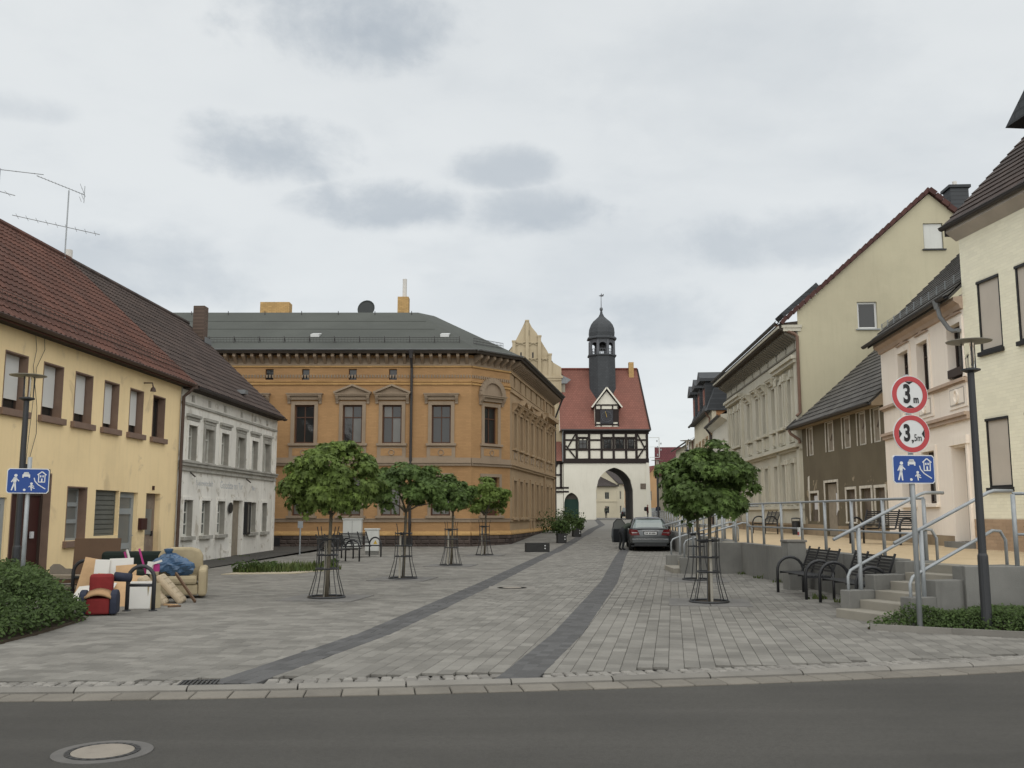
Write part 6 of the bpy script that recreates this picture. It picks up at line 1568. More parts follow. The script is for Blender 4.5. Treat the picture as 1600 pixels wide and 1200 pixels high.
def guard(loc, label, rb=.35, rt=.2, rot=0.0):
    t = thing('tree_guard', label, 'tree guard', loc, rot, 'steel tree guards')
    def bez(f):   # bar profile: flares at the foot, narrow waist, spreads at the top
        return float(np.interp(f, [0, .45, .75, 1.0, 1.25, 1.42], [rb, rt * 1.12, rt, rt, rt * 1.05, rt * 1.35]))
    for k in range(8):
        a = 2 * math.pi * k / 8 + .13; H = 1.36 if k % 2 else 1.16
        zs = np.linspace(.02, H, 9); MB().tube([(bez(z) * math.cos(a), bez(z) * math.sin(a), z) for z in zs], .009, 5).build('rod', 'black_metal', t)
    for z in (.03, .56, .82, 1.12):
        r = bez(z); MB().tube([(r * math.cos(a), r * math.sin(a), z) for a in np.linspace(0, 2 * math.pi, 25)], .016 if z > .1 else .024, 5).build('ring', 'black_metal', t)
    s_ = MB().tube([(.07, -.08, 0), (.06, -.07, 1.15)], .026, 7); s_.build('stake', 'stake', t)
    MB().bar((-.12, -.03, 1.1), (.12, -.05, 1.12), .05, .06).build('tie', 'sign_black', t)
def pit(loc, label, rot):
    t = thing('tree_grate', label, 'tree grate', loc, rot, 'square tree grates')
    for i, (sx, sy) in enumerate(((-1, -1), (1, -1), (1, 1), (-1, 1))):
        b = MB(); x0, x1 = sorted((sx * .008, sx * .72)); y0, y1 = sorted((sy * .008, sy * .72)); b.box(x0, x1, y0, y1, -.01, .009); b.build('plate', 'pit', t)
    MB().lathe([(.3, .0), (.3, .013), (.001, .013)], n=20).build('soil_disc', 'soil', t)
TREES = [((-3.55, 18.75), 2.98, 1.52, .82, 3, 'leaf', 'large globe maple at the left, nearest on the plaza', 260), ((-2.7, 24.2), 2.82, 1.58, .80, 11, 'leaf_d', 'second globe maple of the left row, darker crown', 190),
         ((-1.9, 30.4), 2.72, 1.55, .62, 17, 'leaf_d', 'third globe maple of the left row, small crown', 150), ((-1.07, 37.8), 2.95, 1.5, .82, 23, 'leaf', 'last globe maple of the left row near the ochre house corner', 170),
         ((3.58, 17.8), 2.84, 1.46, .84, 31, 'leaf_d', 'near globe maple on the right before the rear stairs', 240), ((4.5, 23.75), 2.8, 1.5, .76, 37, 'leaf_d', 'farther globe maple on the right, crown merging behind the near one', 170)]
for (x, y), top, bot, rx, sd_, mt, lab, nc in TREES:
    tree((x, y, 0), lab, top, bot, rx, sd_, mt, nc, .05)
    kw = lab.split(',')[0]
    guard((x, y, 0), 'steel guard around the ' + kw.replace('globe maple', 'maple'), rot=sd_)
    pit((x, y, .006), 'square grate below the ' + kw.replace('globe maple', 'maple'), math.atan2(D.y, D.x) + R(90))
random.seed(5)
def poly_rand(poly):
    xs = [p[0] for p in poly]; ys = [p[1] for p in poly]
    while True:
        x, y = random.uniform(min(xs), max(xs)), random.uniform(min(ys), max(ys))
        if inside(poly, x, y): return x, y
def edge_dist(poly, x, y):
    dm = 9
    for i in range(len(poly)):
        a = Vector(poly[i]); b_ = Vector(poly[i - 1]); p = Vector((x, y)); d = b_ - a; t = max(0, min(1, (p - a).dot(d) / d.length_squared)); dm = min(dm, (p - a - d * t).length)
    return dm
def hedge(name, label, poly, hmax, n, size, mat='hedge', ramp=.45, lump=.5):
    t = thing(name, label, 'hedge', (0, 0, 0))
    MB().prism(poly, XY, -.03, .03).build('soil', 'soil', t)
    lumps = [(poly_rand(poly), random.uniform(.25, .55), random.uniform(-.25, .25)) for _ in range(60)]
    def hgt(x, y):
        h = hmax * min(1, .25 + edge_dist(poly, x, y) / ramp); k = 0
        for (lx, ly), r, a in lumps:
            d2 = ((x - lx) ** 2 + (y - ly) ** 2) / (r * r)
            if d2 < 4: k += a * math.exp(-d2 * 1.5)
        return h * (1 + lump * k)
    def fn():
        x, y = poly_rand(poly); h = hgt(x, y); z = h * (1 - abs(random.gauss(0, .22))) if random.random() < .8 else h * random.random()
        return (x + random.gauss(0, .03), y + random.gauss(0, .03), max(.02, z)), (random.gauss(0, .4), -.5, .8)
    V_, F_, rn = leaf_cloud(n, size, fn)
    o = bpy.data.objects.new('foliage', nmesh('foliage', V_, F_, 3, mat, rn)); COL.objects.link(o); o.parent = t
    return t
HL = [(-6.35, 12.2), (-6.35, 13.5), (-6.5, 15.0), (-7.4, 16.2), (-9.0, 17.0), (-10.4, 17.2), (-10.4, 11.6), (-8.0, 11.6)]
hedge('hedge', 'dense green shrub bed with lamp and sign post at the left edge', HL, .76, 52000, .06, 'hedge', .8, .9)
HR = [(4.98, 13.78), (6.7, 12.95), (9.0, 12.2), (10.5, 12.1), (10.5, 13.95), (6.9, 14.15), (5.9, 13.95)]
hedge('hedge', 'low clipped green hedge below the retaining wall at the right edge', HR, .3, 42000, .042, 'hedge', .25, .9)
# thin kerb along the right bed
kb = thing('bed_edging', 'thin concrete edging stones in front of the right hedge', 'edging', (0, 0, 0))
pts = [(5.0, 13.72), (5.9, 13.2), (6.75, 12.8), (7.9, 12.4), (9.1, 12.08), (10.6, 11.9)]
for i in range(len(pts) - 1): MB().bar((pts[i][0], pts[i][1], .03), (pts[i + 1][0], pts[i + 1][1], .03), .06, .1).build('edging_stone', 'kerb', kb)
# small weedy bed in the left plaza
wb = sheet('planting_bed', 'sandbed', [0, 1], [0, 1], lambda x, y: 0); bpy.data.objects.remove(wb)
b = MB(); b.prism(BED_M, XY, -.02, .012); bed = b.build('planting_bed', 'sandbed'); bed['kind'] = 'structure'
def weeds(name, label, centres, n, hh, kind=None):
    V_ = []; rn = []
    for i in range(n):
        cx_, cy_, r = random.choice(centres); a = random.uniform(0, 6.28); q = r * math.sqrt(random.random()); x, y = cx_ + q * math.cos(a) * 1.5, cy_ + q * math.sin(a)
        h = hh * random.uniform(.4, 1.1) * (1 - .5 * (q / r) ** 2); la = random.uniform(0, 6.28); ln = h * random.uniform(.2, .6); w = random.uniform(.008, .02)
        dx_, dy_ = math.cos(la), math.sin(la)
        V_ += [(x - dy_ * w, y + dx_ * w, .0), (x + dy_ * w, y - dx_ * w, .0), (x + dx_ * ln * .5 + dy_ * w, y + dy_ * ln * .5 - dx_ * w, h * .65), (x + dx_ * ln * .5 - dy_ * w, y + dy_ * ln * .5 + dx_ * w, h * .65), (x + dx_ * ln, y + dy_ * ln, h)]
        rn += [random.random()] * 5
    N_ = n; o = (np.arange(N_) * 5)[:, None, None]; F_ = (o + np.array([[0, 1, 2], [0, 2, 3], [3, 2, 4]])[None]).ravel()
    me = nmesh(name, np.array(V_), F_, 3, 'grass', rn); ob = bpy.data.objects.new(name, me); COL.objects.link(ob); return ob
tag(weeds('weeds', '', [(-7.2, 27.0, .35), (-6.6, 27.2, .4), (-6.0, 27.6, .45), (-5.55, 28.3, .4), (-6.2, 28.4, .5), (-7.0, 28.2, .5)], 1500, .3), kind='stuff')
tag(weeds('weeds', '', [(-10.1, 33.5, .2), (-9.9, 36.0, .2), (6.3, 24.5, .18), (6.35, 23.0, .15), (6.1, 17.9, .15), (5.8, 18.6, .12), (6.3, 26.1, .2)], 260, .13), kind='stuff')

# ================================================================== PARKED CAR
car = thing('parked_car', 'grey saloon car with the driver door open beside the rear stairs', 'car', (5.95, 41.75, 0), R(-4.5))
ST = [  # y, half width, bottom z, shoulder z, deck z
    (0.0, .70, .42, .70, .90), (.06, .80, .34, .74, .96), (.25, .865, .28, .80, 1.0), (.8, .885, .24, .84, 1.01), (1.5, .885, .22, .86, .98), (2.4, .885, .22, .86, .97), (3.3, .88, .22, .84, .95), (4.0, .86, .26, .78, .88), (4.4, .78, .32, .68, .76), (4.58, .6, .4, .6, .66)]
b = MB(); ns = 11
for y, w, zb, zs, zd in ST:
    ring = [(-w * .82, zb), (-w * .97, zb + .1), (-w, (zb + zs) / 2), (-w * .985, zs), (-w * .86, zd - .03), (-w * .45, zd + .015), (0, zd + .02)]
    ring = ring + [(-x, z) for x, z in ring[-2::-1]]
    b.v += [(x, y, z) for x, z in ring]
n = 13
for i in range(len(ST) - 1):
    for k in range(n):
        k2 = (k + 1) % n; b.f.append((i * n + k, i * n + k2, (i + 1) * n + k2, (i + 1) * n + k))
b.f.append(tuple(range(n))); b.f.append(tuple((len(ST) - 1) * n + k for k in range(n)))
body = b.build('body', 'car', car, smooth=True)
cb_ = MB()   # cabin (glass)
CS = [(.62, .70, .98), (.95, .66, 1.22), (1.45, .60, 1.39), (2.3, .60, 1.43), (2.75, .62, 1.36), (3.3, .70, .96)]
for y, w, z in CS: cb_.v += [(-.78, y, .93), (-w, y, z - .05), (-w * .85, y, z), (w * .85, y, z), (w, y, z - .05), (.78, y, .93)]
for i in range(len(CS) - 1):
    for k in range(5): cb_.f.append((i * 6 + k, i * 6 + k + 1, i * 6 + 7 + k, i * 6 + 6 + k))
cb_.build('cabin_glass', 'car_glass', car)
rf = MB()
for y, w, z in [(1.36, .6, 1.375), (1.6, .6, 1.42), (2.3, .6, 1.445), (2.72, .6, 1.385)]: rf.v += [(-w - .01, y, z - .045), (-w * .8, y, z + .012), (0, y, z + .03), (w * .8, y, z + .012), (w + .01, y, z - .045)]
for i in range(3):
    for k in range(4): rf.f.append((i * 5 + k, i * 5 + k + 1, i * 5 + 6 + k, i * 5 + 5 + k))
rf.build('roof', 'car', car, smooth=True)
for s in (-1, 1):
    MB().tube([(s * .8, .58, .95), (s * .705, .97, 1.2), (s * .625, 1.4, 1.365), (s * .61, 2.3, 1.41), (s * .64, 2.75, 1.33), (s * .78, 3.25, .97)], .04, 6).build('pillar', 'car', car, smooth=True)
    MB().bar((s * .79, 1.9, .95), (s * .62, 1.95, 1.38), .05, .08).build('middle_pillar', 'car_d', car)
    # tail lamp wraps the corner
    MB().add([(s * .46, -.05, .70), (s * .80, -.01, .68), (s * .905, .3, .76), (s * .90, .28, .94), (s * .82, .0, .95), (s * .56, -.045, .92), (s * .46, .05, .70), (s * .56, .06, .92)], [(0, 1, 4, 5), (1, 2, 3, 4), (0, 5, 7, 6)]).build('tail_lamp', 'tail', car)
    MB().add([(s * .54, -.055, .79), (s * .8, -.02, .785), (s * .8, -.02, .81), (s * .55, -.055, .82)], [(0, 1, 2, 3)]).build('reversing_lamp', 'chrome', car)
    for y in (.95, 3.7):
        w_ = thing('wheel', '', '', (s * .78, y, .32)); w_.parent = car
        for kk in ('label', 'category'):
            if kk in w_: del w_[kk]
        ty = MB().lathe([(.2, -.1), (.29, -.11), (.32, -.07), (.32, .07), (.29, .11), (.2, .1)], n=24).build('tyre', 'tyre', w_, smooth=True); ty.rotation_euler = (0, R(90), 0)
        ri = MB().lathe([(.03, .09), (.19, .085), (.2, .1), (.2, -.1)], n=12).build('rim', 'chrome', w_); ri.rotation_euler = (0, R(90) * s, 0)
MB().box(-.8, .8, -.05, .12, .34, .56).build('bumper', 'car', car, bevel=.05); MB().box(-.7, .7, -.03, .1, .22, .36).build('diffuser', 'car_d', car, bevel=.02)
MB().box(-.62, .62, -.062, -.045, .52, .54).build('bumper_strip', 'chrome', car)
MB().box(-.36, .36, -.026, -.005, .86, .885).build('boot_strip', 'chrome', car)
MB().box(-.3, .3, -.02, .0, .70, .85).build('plate_recess', 'car_d', car)
np_ = MB().box(-.26, .26, -.034, -.022, .72, .83).build('number_plate', 'white_paint', car)
text_mesh('AB·C 123'.replace('AB·C 123', ''), .1, 'sign_black', 'x', np_, (0, 0, 0)) if False else None
for i, x in enumerate((-.19, -.13, -.04, .02, .09, .14, .19)): MB().box(x - .02, x + .02, -.036, -.034, .745, .805).build('plate_character', 'sign_black', np_)
MB().box(-.7, .7, -.004, .06, .955, .985).build('boot_lip', 'car', car, bevel=.012)
MB().tube([(0, 1.55, 1.43), (0, 1.5, 1.52)], .012, 5).build('aerial', 'car_d', car)
MB().box(-.8, .8, .1, 4.3, .2, .26).build('underbody', 'car_d', car)
for s in (1,): MB().lathe([(.02, -.08), (.1, -.05), (.11, .05), (.02, .08)], (s * 1.0, 2.95, .98), 10).build('wing_mirror', 'car_d', car)
# driver door, swung out
dd = MB().prism([(0, .3), (-1.05, .32), (-1.12, .6), (-1.08, .93), (0, .95)], YZ, -.045, .045).build('driver_door', 'car', car)
dd.location = (-.87, 3.05, 0); dd.rotation_euler = (0, 0, R(-40))
MB().prism([(-.02, .95), (-1.06, .93), (-.98, 1.2), (-.75, 1.36), (-.42, 1.34), (-.2, 1.18)], YZ, -.012, .012).build('door_glass', 'pane_grey', dd)
MB().tube([(0, -.02, .95), (0, -.2, 1.18), (0, -.42, 1.35), (0, -.75, 1.37), (0, -.99, 1.21), (0, -1.07, .93)], .022, 5).build('window_frame', 'car_d', dd)
MB().prism([(-.05, .34), (-1.02, .36), (-1.05, .9), (-.05, .92)], YZ, .046, .06).build('door_lining', 'car_d', dd)
MB().lathe([(.02, -.08), (.1, -.05), (.11, .05), (.02, .08)], (-.14, -.16, .98), 10).build('wing_mirror', 'car_d', dd)

def simple_car(loc, rot, label, mat):
    t = thing('parked_car', label, 'car', loc, rot, 'cars parked behind the gate')
    b = MB(); SS = [(0, .62, .5, .75), (.1, .8, .3, .95), (1.0, .86, .25, .98), (3.2, .86, .25, .93), (4.0, .8, .28, .82), (4.2, .6, .4, .7)]
    for y, w, z0, z1 in SS: b.v += [(-w, y, z0), (-w, y, z1 - .12), (-w * .85, y, z1), (w * .85, y, z1), (w, y, z1 - .12), (w, y, z0)]
    for i in range(5):
        for k in range(6): b.f.append((i * 6 + k, i * 6 + (k + 1) % 6, i * 6 + 6 + (k + 1) % 6, i * 6 + 6 + k))
    b.f += [tuple(range(6)), tuple(range(30, 36))]; b.build('body', mat, t, smooth=True)
    c = MB()
    for y, w, z in [(.3, .72, .95), (.6, .62, 1.35), (2.2, .62, 1.42), (3.1, .72, .93)]: c.v += [(-.78, y, .9), (-w, y, z), (w, y, z), (.78, y, .9)]
    for i in range(3):
        for k in range(3): c.f.append((i * 4 + k, i * 4 + k + 1, i * 4 + 5 + k, i * 4 + 4 + k))
    c.f += [(0, 1, 2, 3)]; c.build('cabin_glass', 'car_glass', t)
    MB().add([(-.62, .6, 1.36), (.62, .6, 1.36), (.62, 2.2, 1.43), (-.62, 2.2, 1.43)], [(0, 1, 2, 3)]).build('roof', mat, t)
    for s in (-1, 1):
        for y in (.8, 3.3):
            o = MB().lathe([(.2, -.1), (.3, -.1), (.3, .1), (.2, .1)], n=16).build('wheel', 'tyre', t); o.location = (s * .78, y, .3); o.rotation_euler = (0, R(90), 0)
        MB().box(s * .68 - .1, s * .68 + .1, -.01, .05, .65, .85).build('tail_lamp', 'tail', t)
simple_car((15.05, 126, 1.0), R(-5), 'dark grey car parked beyond the gate passage', 'car')
simple_car((16.9, 124, .98), R(10), 'silver car parked right of the gate behind the walkers', 'silver')
simple_car((18.9, 128, 1.0), R(-15), 'silver car half hidden behind the right hand maple, beyond the gate', 'silver')

# ================================================================== PEOPLE
def person(loc, rot, label, J, R_, mats, parts=()):
    """J: joints, edges fixed; one skinned surface with colours by body region"""
    names = ['pelvis', 'waist', 'chest', 'neck', 'head', 'top', 'lsh', 'lel', 'lwr', 'lha', 'rsh', 'rel', 'rwr', 'rha', 'lhip', 'lkn', 'lan', 'lto', 'rhip', 'rkn', 'ran', 'rto']
    E = [('pelvis', 'waist'), ('waist', 'chest'), ('chest', 'neck'), ('neck', 'head'), ('head', 'top'), ('chest', 'lsh'), ('lsh', 'lel'), ('lel', 'lwr'), ('lwr', 'lha'), ('chest', 'rsh'), ('rsh', 'rel'), ('rel', 'rwr'), ('rwr', 'rha'),
         ('pelvis', 'lhip'), ('lhip', 'lkn'), ('lkn', 'lan'), ('lan', 'lto'), ('pelvis', 'rhip'), ('rhip', 'rkn'), ('rkn', 'ran'), ('ran', 'rto')]
    RD = dict(pelvis=.14, waist=.13, chest=.15, neck=.06, head=.10, top=.085, lsh=.075, rsh=.075, lel=.05, rel=.05, lwr=.035, rwr=.035, lha=.04, rha=.04, lhip=.1, rhip=.1, lkn=.065, rkn=.065, lan=.045, ran=.045, lto=.045, rto=.045)
    RD.update(R_)
    me = bpy.data.meshes.new('tmp'); me.from_pydata([J[n] for n in names], [(names.index(a), names.index(b_)) for a, b_ in E], [])
    o = bpy.data.objects.new('tmp', me); COL.objects.link(o)
    sk = o.modifiers.new('skin', 'SKIN'); sub_ = o.modifiers.new('sub', 'SUBSURF'); sub_.levels = 2; sub_.render_levels = 2
    for i, n in enumerate(names): me.skin_vertices[0].data[i].radius = (RD[n], RD[n] * (.8 if n in ('pelvis', 'waist', 'chest') else 1)); me.skin_vertices[0].data[i].use_root = (n == 'pelvis')
    dgr = bpy.context.evaluated_depsgraph_get(); out = bpy.data.meshes.new_from_object(o.evaluated_get(dgr)); bpy.data.objects.remove(o)
    out.name = 'body'; out.materials.clear()
    for x in mats: out.materials.append(m[x])          # 0 skin 1 hair 2 top 3 trousers 4 shoes
    jv = {n: Vector(J[n]) for n in names}
    grp = dict(head=0, top=1, neck=0, lha=0, rha=0, lto=4, rto=4, lan=3, ran=3, lkn=3, rkn=3, lhip=3, rhip=3, pelvis=3)
    for p in out.polygons:
        c = p.center; nb = min(names, key=lambda n: (c - jv[n]).length - RD[n]); k = grp.get(nb, 2)
        if nb == 'head' and (c - jv['head']).y > .02: k = 1
        p.material_index = k
    out.shade_smooth()
    t = thing('person', label, 'person', loc, rot)
    bo = bpy.data.objects.new('body', out); COL.objects.link(bo); bo.parent = t
    for nm, mb, mt in parts: mb.build(nm, mt, t, smooth=True)
    h = jv['head']
    MB().lathe([(.012, -.02), (.018, 0), (.008, .02)], (h.x, h.y - .1, h.z - .01), 6).build('nose', mats[0], t)
    for s in (-1, 1): MB().lathe([(.008, -.01), (.012, 0), (.008, .01)], (h.x + s * .035, h.y - .088, h.z + .02), 6).build('eye', 'sign_black', t)
    return t
STAND = dict(pelvis=(0, 0, .92), waist=(0, 0, 1.08), chest=(0, 0, 1.32), neck=(0, 0, 1.48), head=(0, -.02, 1.6), top=(0, -.01, 1.7), lsh=(-.19, 0, 1.4), lel=(-.24, .02, 1.12), lwr=(-.24, -.06, .88), lha=(-.24, -.08, .8), rsh=(.19, 0, 1.4), rel=(.24, .02, 1.12), rwr=(.24, -.06, .88), rha=(.24, -.08, .8),
             lhip=(-.1, 0, .84), lkn=(-.11, -.04, .46), lan=(-.11, .02, .08), lto=(-.11, -.12, .04), rhip=(.1, 0, .84), rkn=(.11, .0, .46), ran=(.11, .08, .08), rto=(.11, -.06, .04))
LEAN = dict(pelvis=(0, .05, .9), waist=(0, -.14, 1.02), chest=(.02, -.38, 1.12), neck=(.02, -.54, 1.14), head=(.02, -.66, 1.14), top=(.02, -.75, 1.17), lsh=(-.18, -.42, 1.14), lel=(-.22, -.5, .88), lwr=(-.16, -.7, .78), lha=(-.14, -.78, .77), rsh=(.2, -.42, 1.14), rel=(.24, -.62, .95), rwr=(.2, -.84, .9), rha=(.18, -.92, .9),
            lhip=(-.1, .05, .84), lkn=(-.12, .0, .46), lan=(-.13, .08, .08), lto=(-.14, -.06, .04), rhip=(.1, .04, .84), rkn=(.13, -.02, .46), ran=(.16, .06, .08), rto=(.16, -.08, .04))
person((4.88, 43.0, 0), R(118), 'person in dark jacket bending into the open door of the grey car', LEAN, {}, ['skin', 'hair', 'cloth_gr', 'cloth_dk', 'cloth_dk'])
bpk = MB().lathe([(.05, -.24), (.17, -.2), (.2, 0), (.17, .18), (.06, .24)], (0, .2, 1.22), 12)
person((15.05, 107.5, g(107.5)), R(70), 'person with a backpack walking in front of the gate wall', STAND, {}, ['skin', 'hair', 'cloth_rd', 'cloth_dk', 'cloth_dk'], [('backpack', bpk, 'cloth_dk')])
person((16.0, 106.0, g(106)), R(160), 'person in navy coat standing right of the gate behind the lamp post', STAND, dict(chest=.2, waist=.2, pelvis=.19), ['skin', 'hair', 'cloth_bl', 'cloth_bl', 'cloth_dk'])
person((13.6, 140, g(140)), R(200), 'far person walking beyond the gate passage', STAND, {}, ['skin', 'hair', 'cloth_gr', 'cloth_dk', 'cloth_dk'])

# ================================================================== DUMPED FURNITURE
def slab(name, label, cat, c, rx, ry, rz, sx, sy, sz, mat, bev=.004, group=None, extra=None):
    t = thing(name, label, cat, c, 0, group); t.rotation_euler = (rx, ry, rz)
    MB().box(-sx / 2, sx / 2, -sz / 2, sz / 2, 0, sy).build('board', mat, t, bevel=bev)
    return t
# red and navy child armchair
ac = thing('armchair', 'small red armchair with navy arms and tan cushion before the dumped pile', 'armchair', (-6.62, 15.75, 0), R(14))
MB().box(-.18, .18, -.22, .1, .02, .27).build('seat_base', 'c_red', ac, bevel=.03)
MB().box(-.18, .18, .0, .16, .25, .64).build('backrest', 'c_red', ac, bevel=.05)
for s in (-1, 1):
    q = MB().prism([(-.24 + .0, .02), (.16, .02), (.16, .3)] + [(-.05 + .19 * math.cos(a), .27 + .13 * math.sin(a)) for a in np.linspace(.3, math.pi - .1, 7)] + [(-.25, .2)], YZ, s * .18, s * .285); q.build('armrest', 'c_navy', ac, bevel=.03)
cu = MB()
for i in range(9):
    x = -.2 + .05 * i; z = .32 + .06 * math.sin(math.pi * i / 8)
    cu.v += [(x, -.24, z - .02), (x, .0, z + .04), (x, .0, z + .0), (x, -.25, z - .06)]
for i in range(8):
    for k in range(4): cu.f.append((i * 4 + k, i * 4 + (k + 1) % 4, i * 4 + 4 + (k + 1) % 4, i * 4 + 4 + k))
cu.f += [(0, 1, 2, 3), (32, 33, 34, 35)]; cu.build('cushion', 'c_tan', ac, smooth=True)
t = thing('cushion', 'small navy bolster cushion lying behind the red armchair', 'cushion', (-6.42, 16.05, .0)); MB().tube([(-.1, 0, .58), (.16, .02, .56)], [.08, .07], 10).build('bolster', 'c_navy', t, smooth=True)
# beige armchair with blue sack
ba_ = thing('armchair', 'worn beige armchair with wide arms beside the white house wall', 'armchair', (-6.45, 18.95, 0), R(16))
MB().box(-.36, .36, -.32, .35, .06, .26).build('base', 'c_beige', ba_, bevel=.03); MB().box(-.34, .34, -.36, .2, .26, .42).build('seat_cushion', 'c_beige', ba_, bevel=.05)
MB().prism([(-.42, .3), (.42, .3), (.42, .78), (.36, .9), (.2, .95), (-.2, .95), (-.36, .9), (-.42, .78)], XZ, .2, .4).build('backrest', 'c_beige', ba_, bevel=.05)
for s in (-1, 1): MB().prism([(-.36, .04), (.36, .04), (.36, .6), (-.25, .58), (-.37, .54)], YZ, s * .36, s * .52).build('armrest', 'c_beige', ba_, bevel=.05)
sk_ = thing('plastic_sack', 'stuffed blue plastic sack lying on the beige armchair', 'sack', (-6.52, 18.85, .42), R(16))
q = MB(); NU, NV = 26, 16
for j in range(NV + 1):
    ph = math.pi * j / NV
    for i in range(NU):
        th_ = 2 * math.pi * i / NU; rr = 1 + .15 * math.sin(3 * th_ + 2 * ph) + .09 * math.sin(7 * th_ + 5 * ph) + random.uniform(-.07, .07)
        x = .34 * math.sin(ph) * math.cos(th_) * rr + .10 * (1 - (1 - math.cos(ph)) ) * .5; y = .2 * math.sin(ph) * math.sin(th_) * rr; z = .19 + .19 * -math.cos(ph) * rr + .35 * max(0, .12 - abs(x + .12))
        q.v.append((x, y, max(.0, z)))
for j in range(NV):
    for i in range(NU): q.f.append((j * NU + i, j * NU + (i + 1) % NU, (j + 1) * NU + (i + 1) % NU, (j + 1) * NU + i))
q.build('sack', 'bag', sk_); MB().lathe([(.09, -.06), (.045, 0), (.08, .05), (.09, .09), (.03, .1)], (-.12, 0, .42), 9).build('tied_neck', 'bag', sk_)
# dark green sofa
so = thing('sofa', 'dark green sofa behind the dumped boards', 'sofa', (-7.75, 20.4, 0), R(8))
MB().box(-.85, .85, .1, .32, .3, .82).build('backrest', 'c_green', so, bevel=.08); MB().box(-.85, .85, -.45, .1, .08, .45).build('seat', 'c_green', so, bevel=.06)
for s in (-1, 1): MB().box(s * .85 - .1, s * .85 + .1, -.45, .3, .05, .58).build('armrest', 'c_green', so, bevel=.06)
# boards
slab('plywood_board', 'large brown plywood board leaning on the yellow house wall', 'board', (-9.05, 21.2, 0), R(-8), 0, R(12), .95, 1.08, .03, 'board_b')
slab('plywood_board', 'white coated board standing upright behind the cycle stand hoop', 'board', (-6.35, 16.7, 0), R(-10), 0, R(6), .36, .46, .02, 'board_w')
slab('plywood_board', 'white coated board lying back against the pile at its left', 'board', (-7.4, 16.95, 0), R(-50), R(-6), R(-12), .75, .55, .02, 'board_w')
slab('chipboard_sheet', 'orange chipboard sheet in the middle of the dumped pile', 'board', (-6.95, 17.1, 0), R(-38), R(4), R(8), .85, .66, .02, 'board_o')
slab('chipboard_sheet', 'orange chipboard sheet standing at the back left of the pile', 'board', (-7.75, 17.95, 0), R(-16), R(12), R(20), .55, .8, .02, 'board_o')
slab('plywood_board', 'upright white panel in the centre of the dumped pile', 'board', (-7.5, 17.75, .1), R(-10), R(2), R(8), .26, .68, .03, 'board_w')
slab('plywood_board', 'upright white panel with orange edge, right of the centre panel', 'board', (-7.15, 17.85, .1), R(-10), R(-2), R(8), .42, .7, .03, 'board_w')
slab('chipboard_sheet', 'small chipboard sheet leaning in front of the upright white panels', 'board', (-6.95, 17.6, .1), R(-14), R(-4), R(8), .36, .6, .02, 'board_o')
slab('drawer_front', 'narrow cream cabinet side next to the white board under the hoop', 'board', (-6.13, 16.8, 0), R(-6), 0, R(40), .22, .42, .02, 'c_beige')
for i, (x, y, a, lab) in enumerate(((-6.5, 17.5, -42, 'stained mattress pad leaning on the pile, nearer one'), (-6.32, 17.9, -42, 'stained pale mattress pad leaning on the pile, farther one'))):
    t = thing('mattress_pad', lab, 'mattress', (x + .32, y, .0), R(8), 'mattress pads in the dumped pile'); t.rotation_euler = (0, R(a), R(10))
    MB().box(-.06, .06, -.24, .24, 0, .66).build('pad', 'matt', t, bevel=.045)
    for k in range(5): MB().tube([(.06, -.23, .1 + k * .11), (.06, .23, .1 + k * .11)], .006, 4).build('seam', 'c_beige', t)
t = thing('lath', 'dark wooden lath leaning from the mattress pads to the ground', 'lath', (0, 0, 0)); MB().bar((-6.3, 18.3, .5), (-5.75, 17.8, .02), .03, .05).build('lath', 'board_b', t)
for i, (p, q_, mt, lab) in enumerate((((-7.12, 18.2, .5), (-7.22, 18.15, .9), 'pink', 'pink and white rod sticking up from the pile, left one'), ((-7.06, 18.2, .5), (-7.16, 18.1, .94), 'board_w', 'white rod sticking up from the dumped pile'), ((-6.82, 18.2, .5), (-6.95, 18.15, .96), 'pink', 'pink rod sticking up from the pile, right one'))):
    t = thing('furniture_rod', lab, 'rod', (0, 0, 0)); MB().bar(p, q_, .035, .035).build('rod', mt, t)
t = thing('toy_frame', 'white frame with purple panel on top of the dumped pile', 'frame', (0, 0, 0)); MB().bar((-6.85, 18.1, .62), (-6.5, 18.1, .74), .03, .04).bar((-6.72, 18.1, .5), (-6.7, 18.1, .72), .06, .1, (1, 0, 0)).build('bar', 'board_w', t); MB().box(-6.7, -6.55, 18.12, 18.15, .54, .68).build('panel', 'pink', t)
for i in range(4):
    t = thing('plank', ['lowest', 'second', 'third', 'topmost'][i] + ' grey plank of the small stack behind the hedge', 'plank', (-8.5, 18.6 + i * .05, .12 + i * .09), R(8 - 5 * i)); MB().box(-.6, .6, -.15, .15, 0, .05).build('plank', 'grey_boards' if i % 2 else 'board_b', t)
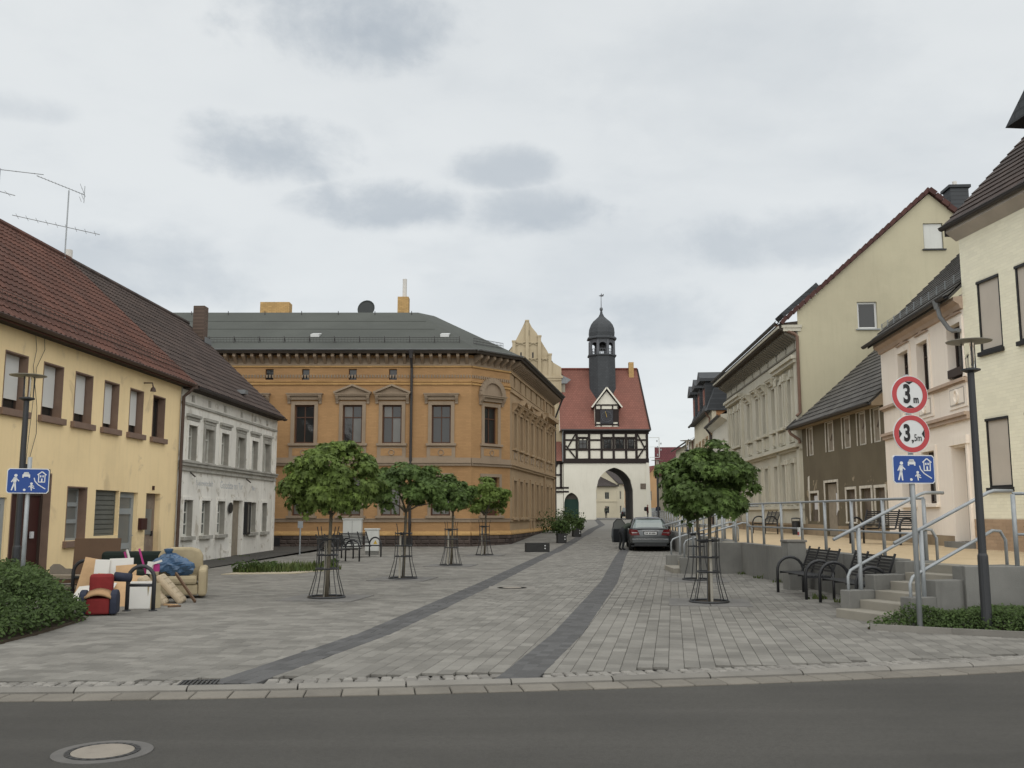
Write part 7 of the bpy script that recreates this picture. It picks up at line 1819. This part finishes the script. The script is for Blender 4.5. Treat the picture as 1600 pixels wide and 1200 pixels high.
t = thing('table_leg', 'short turned brown leg lying on the white panels', 'table leg', (-7.3, 17.6, .4)); MB().lathe([(.03, 0), (.06, .02), (.06, .1), (.03, .12)], n=10).build('leg', 'board_b', t)

# litter bin and pots by the stucco house, weeds on the terrace
bn = thing('litter_bin', 'small black litter bin where the umber house meets the stucco house', 'litter bin', (11.3, 38.6, TZ - .02))
MB().lathe([(.15, .0), (.17, .5), (.18, .52), (.15, .54), (.14, .5)], n=14).build('bin', 'black_metal', bn); MB().lathe([(.19, .62), (.17, .66), (.02, .68)], n=14).build('lid', 'black_metal', bn); MB().tube([(.16, 0, .5), (.16, 0, .63)], .015, 5).tube([(-.16, 0, .5), (-.16, 0, .63)], .015, 5).build('lid_post', 'black_metal', bn)
tb = thing('bush', 'thin dry shrub growing at the plinth of the clinker house', 'bush', (10.95, 20.2, TZ - .02))
bush_in(tb, 'foliage', 220, .06, .22, .22, .35, .38, 'grass'); MB().tube([(0, 0, 0), (.02, 0, .3)], .012, 5).build('stem', 'bark', tb)
for i, (x, y, s, lab) in enumerate(((-7.3, 26.9, .3, 'dark low shrub at the left end of the plaza planting bed'), (-6.75, 27.3, .27, 'second low shrub in the plaza planting bed'), (-5.35, 28.7, .26, 'low shrub behind the nearest maple in the plaza planting bed'))):
    t = thing('bush', lab, 'bush', (x, y, .0)); bush_in(t, 'foliage', 500, .07, s * 1.3, s, s * .7, s * .5, 'hedge'); MB().tube([(0, 0, 0), (0, 0, s * .4)], .012, 5).build('stem', 'bark', t)

for i, (x, y, lx, ly, rz, mt, lab) in enumerate(((-5.85, 17.0, .22, .05, 40, 'board_b', 'short dark wood scrap lying right of the cycle stand'), (-6.0, 17.25, .3, .04, -20, 'board_o', 'thin chipboard strip on the ground under the mattress pads'), (-6.55, 15.98, .16, .12, 15, 'sign_black', 'black rag between the red armchair and the cycle stand'))):
    t = thing('scrap', lab, 'scrap', (x, y, .0), R(rz)); MB().box(-lx / 2, lx / 2, -ly / 2, ly / 2, 0, .03).build('piece', mt, t, bevel=.006)
